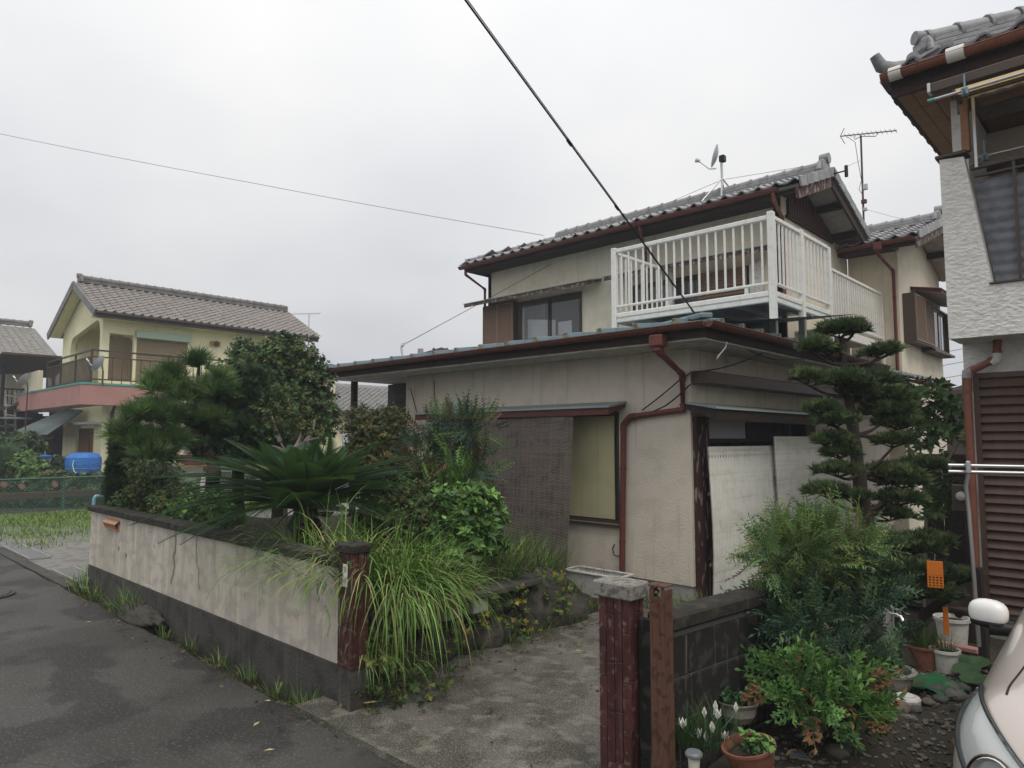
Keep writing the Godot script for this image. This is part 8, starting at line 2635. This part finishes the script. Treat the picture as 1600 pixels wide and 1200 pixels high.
	for q: Array in pads:
		var c: Vector3 = q[0]
		var rx: float = q[1]
		var ry: float = q[2]
		pl.append([c, V(rx, ry * 0.95, rx * 0.9)])
		# the branch from the trunk and a few bare twigs fanning up under the pad
		var near: Vector3 = tk[0]
		for s: Vector3 in tk:
			if absf(s.y - (c.y - 0.12)) < absf(near.y - (c.y - 0.12)):
				near = s
		var e := c - V(0, ry * 0.7, 0)
		limb(t, "branch", [near, near.lerp(e, 0.5) + V(0, -0.03, 0), e], 0.017, 0.008, M.bark)
		for i in 5:
			var a := TAU * i / 5.0 + rng.randf()
			var bb := MB.new()
			bb.tube([e, c + V(cos(a) * rx * 0.7, rng.randf_range(-0.2, 0.3) * ry, sin(a) * rx * 0.6)], [0.007, 0.003], 5)
			obj("twig", bb, M.bark, t)
	var c_maki := clump_needles(20, 0.068, 0.012, 1.1, 3, 0.03)
	crown(t, "foliage", c_maki, M.leaf, pl, 5400, 0.9, [L(0.045, 0.076, 0.03), L(0.034, 0.06, 0.026), L(0.07, 0.105, 0.04), L(0.105, 0.14, 0.05)], 1.1, 0.5, -0.25)
	# loose broadleaf tree behind it
	var lb := V(-1.901, 0.115, -8.116)
	t = thing("open_broadleaf_tree", "open pale-branched broadleaf tree behind the pruned tree, by the downpipe", "tree", V(lb.x, 0, lb.z))
	for q: Array in [[t.position, V(-1.811, 0.973, -7.926), V(-1.793, 1.353, -7.942), V(-1.702, 1.673, -7.891), V(-1.578, 1.893, -7.871)], [V(-1.727, 1.61, -7.868), V(-1.741, 1.864, -7.854), V(-1.678, 2.087, -7.914)], [V(-1.802, 1.226, -7.934), V(-1.593, 1.487, -7.857), V(-1.473, 1.674, -7.832), V(-1.361, 1.735, -7.801)], [V(-1.784, 1.353, -7.951), V(-1.915, 1.609, -7.827), V(-1.977, 1.866, -7.768)], [V(-1.578, 1.893, -7.871), V(-1.538, 1.987, -7.908), V(-1.48, 2.081, -7.963)], [V(-2.012, 2.012, -8.287), V(-1.899, 2.211, -8.255), V(-1.774, 2.284, -8.236)]]:
		limb(t, "limb", q, 0.02, 0.007, M.bark_pale)
	pl = lp.call([[V(-1.71, 2.087, -7.883), 34, 16], [V(-1.529, 1.987, -7.917), 30, 22], [V(-1.469, 1.797, -7.837), 26, 18], [V(-1.858, 1.931, -7.881), 34, 22], [V(-1.65, 1.832, -7.94), 26, 20], [V(-2.025, 2.137, -7.998), 30, 18], [V(-1.732, 2.23, -8.139), 16, 8], [V(-1.602, 1.24, -7.848), 34, 14], [V(-1.746, 1.045, -7.849), 30, 20], [V(-1.321, 1.675, -7.701), 14, 12], [V(-2.096, 2.204, -7.931), 34, 14], [V(-1.82, 1.673, -7.917), 30, 18]], 7.0)
	crown(t, "leaves", clump_leaves(9, 0.115, 0.048, 0.06, 35), M.leaf, pl, 190, 0.85, [L(0.07, 0.125, 0.04), L(0.05, 0.1, 0.03), L(0.1, 0.16, 0.05)], 0.3, 0.6)
	# zephyr lilies
	var lc := V(-1.634, 0.298, -2.998)
	t = thing("white_lilies", "clump of white zephyr lilies at the foot of the rusty post", "flowers", lc)
	tuft(t, "leaves", [[lc + V(0, 0, 0), 0.09], [lc + V(0.06, 0, -0.06), 0.08], [lc + V(-0.05, 0, 0.05), 0.07]], 260, 0.12, 0.26, 0.0035, 1.3, [L(0.04, 0.085, 0.025), L(0.055, 0.11, 0.03)], V(0, 0, 0), 0.6, 5)
	for q: Array in [[V(-1.689, 0.38, -2.918), 1], [V(-1.573, 0.422, -3.027), 1], [V(-1.579, 0.456, -3.022), 0], [V(-1.638, 0.337, -2.966), 1], [V(-1.613, 0.323, -2.99), 0], [V(-1.55, 0.323, -3.05), 1], [V(-1.593, 0.365, -3.008), 0], [V(-1.616, 0.428, -2.987), 0], [V(-1.589, 0.36, -3.012), 0], [V(-1.511, 0.45, -3.086), 0]]:
		var c: Vector3 = q[0]
		b = MB.new()
		b.tube([lc + (c - lc) * V(0.5, 0, 0.5), (lc + c) * 0.5 + V(0.01, 0, 0), c], 0.0025, 5)
		var st := obj("stem", b, M.green_post, t)
		b = MB.new()
		for i in 6:
			var a := TAU * i / 6.0
			var op := 0.5 if q[1] else 0.14
			b.leaf(c, V(cos(a) * op, 1, sin(a) * op).normalized(), V(-cos(a), 0.3, -sin(a)), 0.05, 0.021, -0.4, -0.1)
		obj("flower", b, M.white_petal, st)
	# solar lamp
	var sl := V(-1.538, 0.37, -2.744)
	t = thing("solar_lamp", "small solar garden lamp with gray cap among the lilies", "garden lamp", V(sl.x, 0.1, sl.z))
	b = MB.new()
	b.lathe(V(sl.x, sl.y - 0.012, sl.z), [Vector2(0, 0), Vector2(0.03, 0), Vector2(0.037, 0.006), Vector2(0.037, 0.016), Vector2(0.03, 0.024), Vector2(0, 0.026)], 20)
	obj("cap", b, mat(L(0.14, 0.15, 0.16), 0.4), t)
	b = MB.new()
	b.lathe(V(sl.x, sl.y - 0.1, sl.z), [Vector2(0.02, 0), Vector2(0.026, 0.087)], 16)
	obj("lens", b, M.lamp_body, t)
	b = MB.new()
	b.tube([V(sl.x, 0.05, sl.z), V(sl.x, sl.y - 0.1, sl.z)], 0.012, 8)
	obj("stake", b, M.black, t)
	# urn, terracotta bowl, round planter
	var pot := func(called: String, label: String, at: Vector3, prof: Array, m: Material, soil_r: float, soil_y: float, wave := 0.0, tilt := 0.0) -> Node3D:
		var o := thing(called, label, "plant pot", at)
		var mb := MB.new()
		var bs := Basis(V(1, 0, 1).normalized(), tilt)
		mb.lathe(at, prof, 32, bs, wave)
		obj("pot", mb, m, o)
		mb = MB.new()
		mb.lathe(at, [Vector2(soil_r, soil_y), Vector2(0, soil_y + 0.012)], 20, bs)
		obj("soil", mb, M.soil, o)
		return o
	var ua := V(-1.654, 0.223, -3.392)
	t = pot.call("footed_urn", "small pale footed urn with clover leaves beside the block wall", ua, [Vector2(0.05, 0), Vector2(0.045, 0.012), Vector2(0.022, 0.03), Vector2(0.025, 0.055), Vector2(0.07, 0.075), Vector2(0.092, 0.11), Vector2(0.098, 0.15), Vector2(0.112, 0.172), Vector2(0.112, 0.178), Vector2(0.094, 0.165), Vector2(0.088, 0.13)], M.urn, 0.09, 0.14, 0.03)
	crown(t, "leaves", clump_leaves(9, 0.03, 0.026, 0.02, 41), M.leaf, [[ua + V(-0.03, 0.19, 0.03), V(0.06, 0.035, 0.06)], [ua + V(0.05, 0.2, -0.05), V(0.03, 0.05, 0.03)], [ua + V(0.0, 0.165, 0.0), V(0.09, 0.01, 0.09)]], 46, 0.85, [L(0.045, 0.11, 0.035), L(0.03, 0.08, 0.03)], 0.6, 0.5)
	var ba := V(-1.412, 0.24, -3.042)
	t = pot.call("terracotta_bowl", "tilted terracotta bowl with seedlings in front of the urn", ba, [Vector2(0.07, 0), Vector2(0.095, 0.04), Vector2(0.112, 0.1), Vector2(0.118, 0.105), Vector2(0.118, 0.117), Vector2(0.107, 0.117), Vector2(0.1, 0.08)], M.terracotta, 0.1, 0.08, 0.0, 0.2)
	crown(t, "seedlings", clump_leaves(7, 0.022, 0.015, 0.02, 42), M.leaf, [[ba + V(0, 0.105, 0), V(0.08, 0.012, 0.08)]], 60, 0.8, [L(0.035, 0.075, 0.03), L(0.05, 0.1, 0.03)], 0.8, 0.5)
	crown(t, "sprouts", clump_leaves(7, 0.035, 0.022, 0.03, 43), M.leaf, [[ba + V(0.045, 0.12, 0.0), V(0.03, 0.015, 0.03)], [ba + V(-0.03, 0.12, -0.04), V(0.025, 0.015, 0.025)]], 12, 0.9, [L(0.13, 0.26, 0.06)], 0.8, 0.5)
	var ra := V(-1.443, 0.02, -5.134)
	t = pot.call("round_planter", "wide ribbed gray planter with pink flowers left of the tree trunk", ra, [Vector2(0.08, 0), Vector2(0.12, 0.04), Vector2(0.145, 0.1), Vector2(0.152, 0.14), Vector2(0.172, 0.15), Vector2(0.176, 0.163), Vector2(0.168, 0.172), Vector2(0.142, 0.165), Vector2(0.135, 0.13)], M.urn, 0.14, 0.14)
	crown(t, "leaves", clump_leaves(8, 0.05, 0.034, 0.05, 44), M.leaf, [[ra + V(-0.03, 0.2, 0), V(0.1, 0.06, 0.1)], [ra + V(0.02, 0.27, -0.02), V(0.04, 0.08, 0.04)]], 46, 0.9, [L(0.05, 0.12, 0.035), L(0.075, 0.16, 0.045)], 0.6, 0.5)
	for c: Vector3 in [V(-1.378, 0.375, -5.03), V(-1.53, 0.21, -4.886), V(-1.519, 0.182, -4.897), V(-1.389, 0.331, -5.02)]:
		b = MB.new()
		for i in 5:
			var a := TAU * i / 5.0
			b.leaf(c, V(cos(a), 0.5, sin(a)).normalized(), V(0, 1, 0), 0.022, 0.02, 0.2, 0.3)
		obj("flower", b, M.pink_petal, t)
	# pots behind the tree
	var pa := V(-1.279, 0, -5.942)
	t = pot.call("white_pot", "white tapered pot with grassy plants right of the tree trunk", pa, [Vector2(0.065, 0), Vector2(0.09, 0.15), Vector2(0.102, 0.155), Vector2(0.102, 0.175), Vector2(0.09, 0.175), Vector2(0.085, 0.14)], M.white_plastic, 0.085, 0.15)
	tuft(t, "grass", [[pa + V(0, 0.15, 0), 0.07]], 110, 0.06, 0.18, 0.004, 1.2, [L(0.06, 0.13, 0.035), L(0.08, 0.16, 0.04)], Vector3.ZERO, 0.7, 4)
	pa = V(-1.419, 0, -5.926)
	t = pot.call("brown_pot", "dark brown pot with green shoots beside the white tapered pot", pa, [Vector2(0.09, 0), Vector2(0.11, 0.16), Vector2(0.12, 0.165), Vector2(0.12, 0.18), Vector2(0.105, 0.18), Vector2(0.1, 0.14)], M.terracotta, 0.1, 0.15)
	tuft(t, "grass", [[pa + V(0, 0.15, 0), 0.09]], 200, 0.1, 0.26, 0.004, 1.0, [L(0.05, 0.11, 0.03), L(0.07, 0.15, 0.035)], Vector3.ZERO, 0.5, 4)
	pa = V(-1.398, 0, -6.78)
	t = pot.call("white_pot", "white pot standing farther back beneath the orange strap", pa, [Vector2(0.1, 0), Vector2(0.12, 0.2), Vector2(0.135, 0.205), Vector2(0.135, 0.23), Vector2(0.12, 0.23), Vector2(0.11, 0.19)], M.white_plastic, 0.115, 0.2)
	pa = V(-1.329, 0, -7.048)
	t = pot.call("brown_tub", "wide dark tub at the back beside the timber post", pa, [Vector2(0.14, 0), Vector2(0.17, 0.25), Vector2(0.185, 0.26), Vector2(0.185, 0.28), Vector2(0.17, 0.28), Vector2(0.16, 0.22)], M.dark_wood, 0.16, 0.24)
	# edging, algae patch, lid, orange tags, standpipe
	t = thing("pink_edging", "pinkish clay edging bar lying behind the pots", "edging", V(-1.446, 0.03, -6.593))
	b = MB.new()
	b.bar(V(-1.468, 0.04, -6.596), V(-1.178, 0.04, -6.566), 0.06, 0.05, 0.012)
	obj("bar", b, M.pink, t)
	t = thing("green_net", "bright green mesh scrap spread on the ground before the pots", "net", V(-1.348, 0.03, -5.568))
	b = MB.new()
	var gp := PackedVector3Array()
	for j in 9:
		for i in 13:
			gp.append(V(-1.62 + i * 0.045, 0.045 + 0.015 * sin(i * 1.7 + j) + 0.012 * sin(j * 2.1), -5.3 - j * 0.05 - 0.02 * sin(i)))
	b.grid(gp, 12, 8)
	obj("mesh", b, M.algae, t)
	t = thing("white_disc", "round white plastic cover resting on a stone beside the planter", "lid", V(-1.293, 0.05, -4.963))
	var la := V(-1.293, 0.05, -4.963)
	b = MB.new()
	b.lathe(la, [Vector2(0.08, 0), Vector2(0.083, 0.03), Vector2(0.075, 0.04), Vector2(0.05, 0.042), Vector2(0.048, 0.05), Vector2(0.0, 0.052)], 28)
	obj("lid", b, M.white_plastic, t)
	for k in 3:
		b = MB.new()
		b.box(la + V(0.03 + k * 0.02 - 0.05, 0.018, 0.078 - absf(k - 1) * 0.004), V(0.006, 0.01, 0.006))
		obj("slot", b, M.black, t)
	t = thing("orange_tag", "orange plastic tag with round holes hanging in the pruned tree", "tag", V(-1.259, 0.835, -5.694))
	var ta := V(-1.262, 0.746, -5.691)
	var tb := Basis(Vector3.UP, 0.35)
	b = MB.new()
	b.box(ta + V(0, 0.04, 0), V(0.1, 0.1, 0.006), tb, 0.003)
	for i in 5:
		b.box(ta + tb * V(-0.045 + i * 0.0225, -0.05, 0), V(0.009, 0.08, 0.0058), tb)
	for i in 5:
		b.box(ta + tb * V(0, -0.014 - i * 0.019, 0), V(0.1, 0.008, 0.006), tb)
	obj("plate", b, M.orange, t)
	b = MB.new()
	b.tube([ta + V(0, 0.09, 0), ta + V(0.005, 0.14, 0)], 0.003, 5)
	obj("string", b, M.wire, t)
	t = thing("orange_strap", "orange strip hanging below the pads above the rear white pot", "strap", V(-1.267, 0.371, -5.962))
	b = MB.new()
	b.box(V(-1.267, 0.371, -5.962), V(0.035, 0.2, 0.006), tb, 0.002)
	obj("strip", b, M.orange, t)
	t = thing("garden_tap", "chrome garden tap on a short standpipe beside the pruned tree", "tap", V(-1.612, 0, -5.665))
	var fa := V(-1.511, 0.48, -5.455)
	b = MB.new()
	b.span(V(fa.x - 0.03, 0.0, fa.z - 0.03), V(fa.x + 0.03, fa.y + 0.05, fa.z + 0.03), 0.006)
	obj("standpipe", b, M.concrete, t)
	b = MB.new()
	b.tube([fa + V(0.02, 0, 0.02), fa + V(0.07, 0.005, 0.05), fa + V(0.1, 0.0, 0.07), fa + V(0.115, -0.03, 0.08)], [0.014, 0.016, 0.014, 0.012], 10)
	obj("spout", b, M.chrome, t)
	b = MB.new()
	b.tube([fa + V(0.07, 0.0, 0.05), fa + V(0.07, 0.04, 0.05)], 0.008, 8); b.tube([fa + V(0.04, 0.043, 0.03), fa + V(0.1, 0.043, 0.07)], 0.007, 8)
	obj("handle", b, M.chrome, t)
	# stones along the bed
	var stn := [[V(-1.405, 0.14, -3.862), 0.05, 3, "pale cream stone in front of the young nandina"], [V(-1.262, 0.14, -3.791), 0.05, 1, "dark oval stone right of the pale cream stone"], [V(-1.361, 0.14, -3.872), 0.04, 1, "small dark stone behind the pale cream stone"], [V(-1.287, 0.14, -3.689), 0.05, 0, "gray stone at the picture's bottom below the nandina"], [V(-1.402, 0.02, -4.871), 0.06, 0, "round stone against the planter's foot"], [V(-1.323, 0.02, -4.847), 0.07, 2, "tan carved stone below the white lid"], [V(-1.251, 0.02, -4.915), 0.05, 1, "dark stone under the white lid's right side"], [V(-1.222, 0.02, -4.767), 0.03, 2, "small wedge stone right of the tan carved stone"], [V(-1.224, 0.02, -5.388), 0.05, 1, "gray stone at the left end of the stone row"], [V(-1.164, 0.02, -5.51), 0.05, 0, "flat stone in the stone row's middle, behind"], [V(-1.106, 0.02, -5.344), 0.06, 0, "largest flat stone in the stone row"], [V(-1.102, 0.02, -5.569), 0.045, 1, "bluish stone near the row's right end"], [V(-1.093, 0.02, -5.746), 0.05, 2, "brown stone at the row's right end by the car"], [V(-1.162, 0.02, -5.23), 0.04, 1, "small stone in front of the stone row"], [V(-1.211, 0.02, -5.125), 0.035, 2, "reddish pebble left of the stone row"]]
	for k in stn.size():
		var q: Array = stn[k]
		var c: Vector3 = q[0]
		t = thing("garden_stone", q[3], "stone", c)
		b = MB.new()
		b.rock(c + V(0, q[1] * 0.35, 0), V(q[1] * 1.2, q[1] * 0.7, q[1]), 200 + k, 8, 0.16)
		obj("stone", b, M.stones[q[2]], t)
	t = thing("slate_piece", "dark flat roof tile piece beside the terracotta bowl", "tile piece", V(-1.43, 0.15, -3.523))
	b = MB.new()
	b.box(V(-1.429, 0.15, -3.505), V(0.16, 0.018, 0.1), Basis(Vector3.UP, 0.6), 0.004)
	obj("piece", b, M.slates[1], t)
	# butterbur-like round leaves
	t = thing("round_leaf_plant", "large round-leaved plants on the ground behind the planter and pots", "plant", V(-1.394, 0, -5.507))
	for q: Array in [[V(-1.321, 0.09, -5.281), 0.075], [V(-1.225, 0.09, -6.036), 0.08], [V(-1.128, 0.09, -5.834), 0.09], [V(-1.108, 0.09, -6.047), 0.09], [V(-1.392, 0.09, -6.046), 0.06], [V(-1.055, 0.09, -5.634), 0.08], [V(-1.549, 0.09, -5.73), 0.05]]:
		var c: Vector3 = q[0]
		b = MB.new()
		b.lathe(c, [Vector2(0.0, -0.012), Vector2(q[1] * 0.5, 0.0), Vector2(q[1], 0.006)], 18, Basis(V(1, 0, 0.4).normalized(), 0.25), 0.03)
		b.tube([c - V(0, 0.012, 0), c - V(0.02, 0.1, 0)], 0.004, 5)
		obj("leaf", b, M.round_leaf, t)
	# the car
	t = thing("beige_car", "pinkish beige small car parked nose-out at the right picture edge", "car", V(0.24, 0, -4))
	car_shell(t, V(0.25, 0.0, -2.34), 0.0, M.carpaint, true)

func _ready() -> void:
	rng.seed = 20240607
	surroundings()
	materials()
	M.round_leaf = mat(L(0.05, 0.1, 0.045), 0.5)
	grounds()
	main_house()
	balcony()
	white_house()
	yellow_house()
	far_houses()
	garden_wall()
	bank()
	lot_things()
	fittings()
	plants()
	far_plants()
	right_garden()
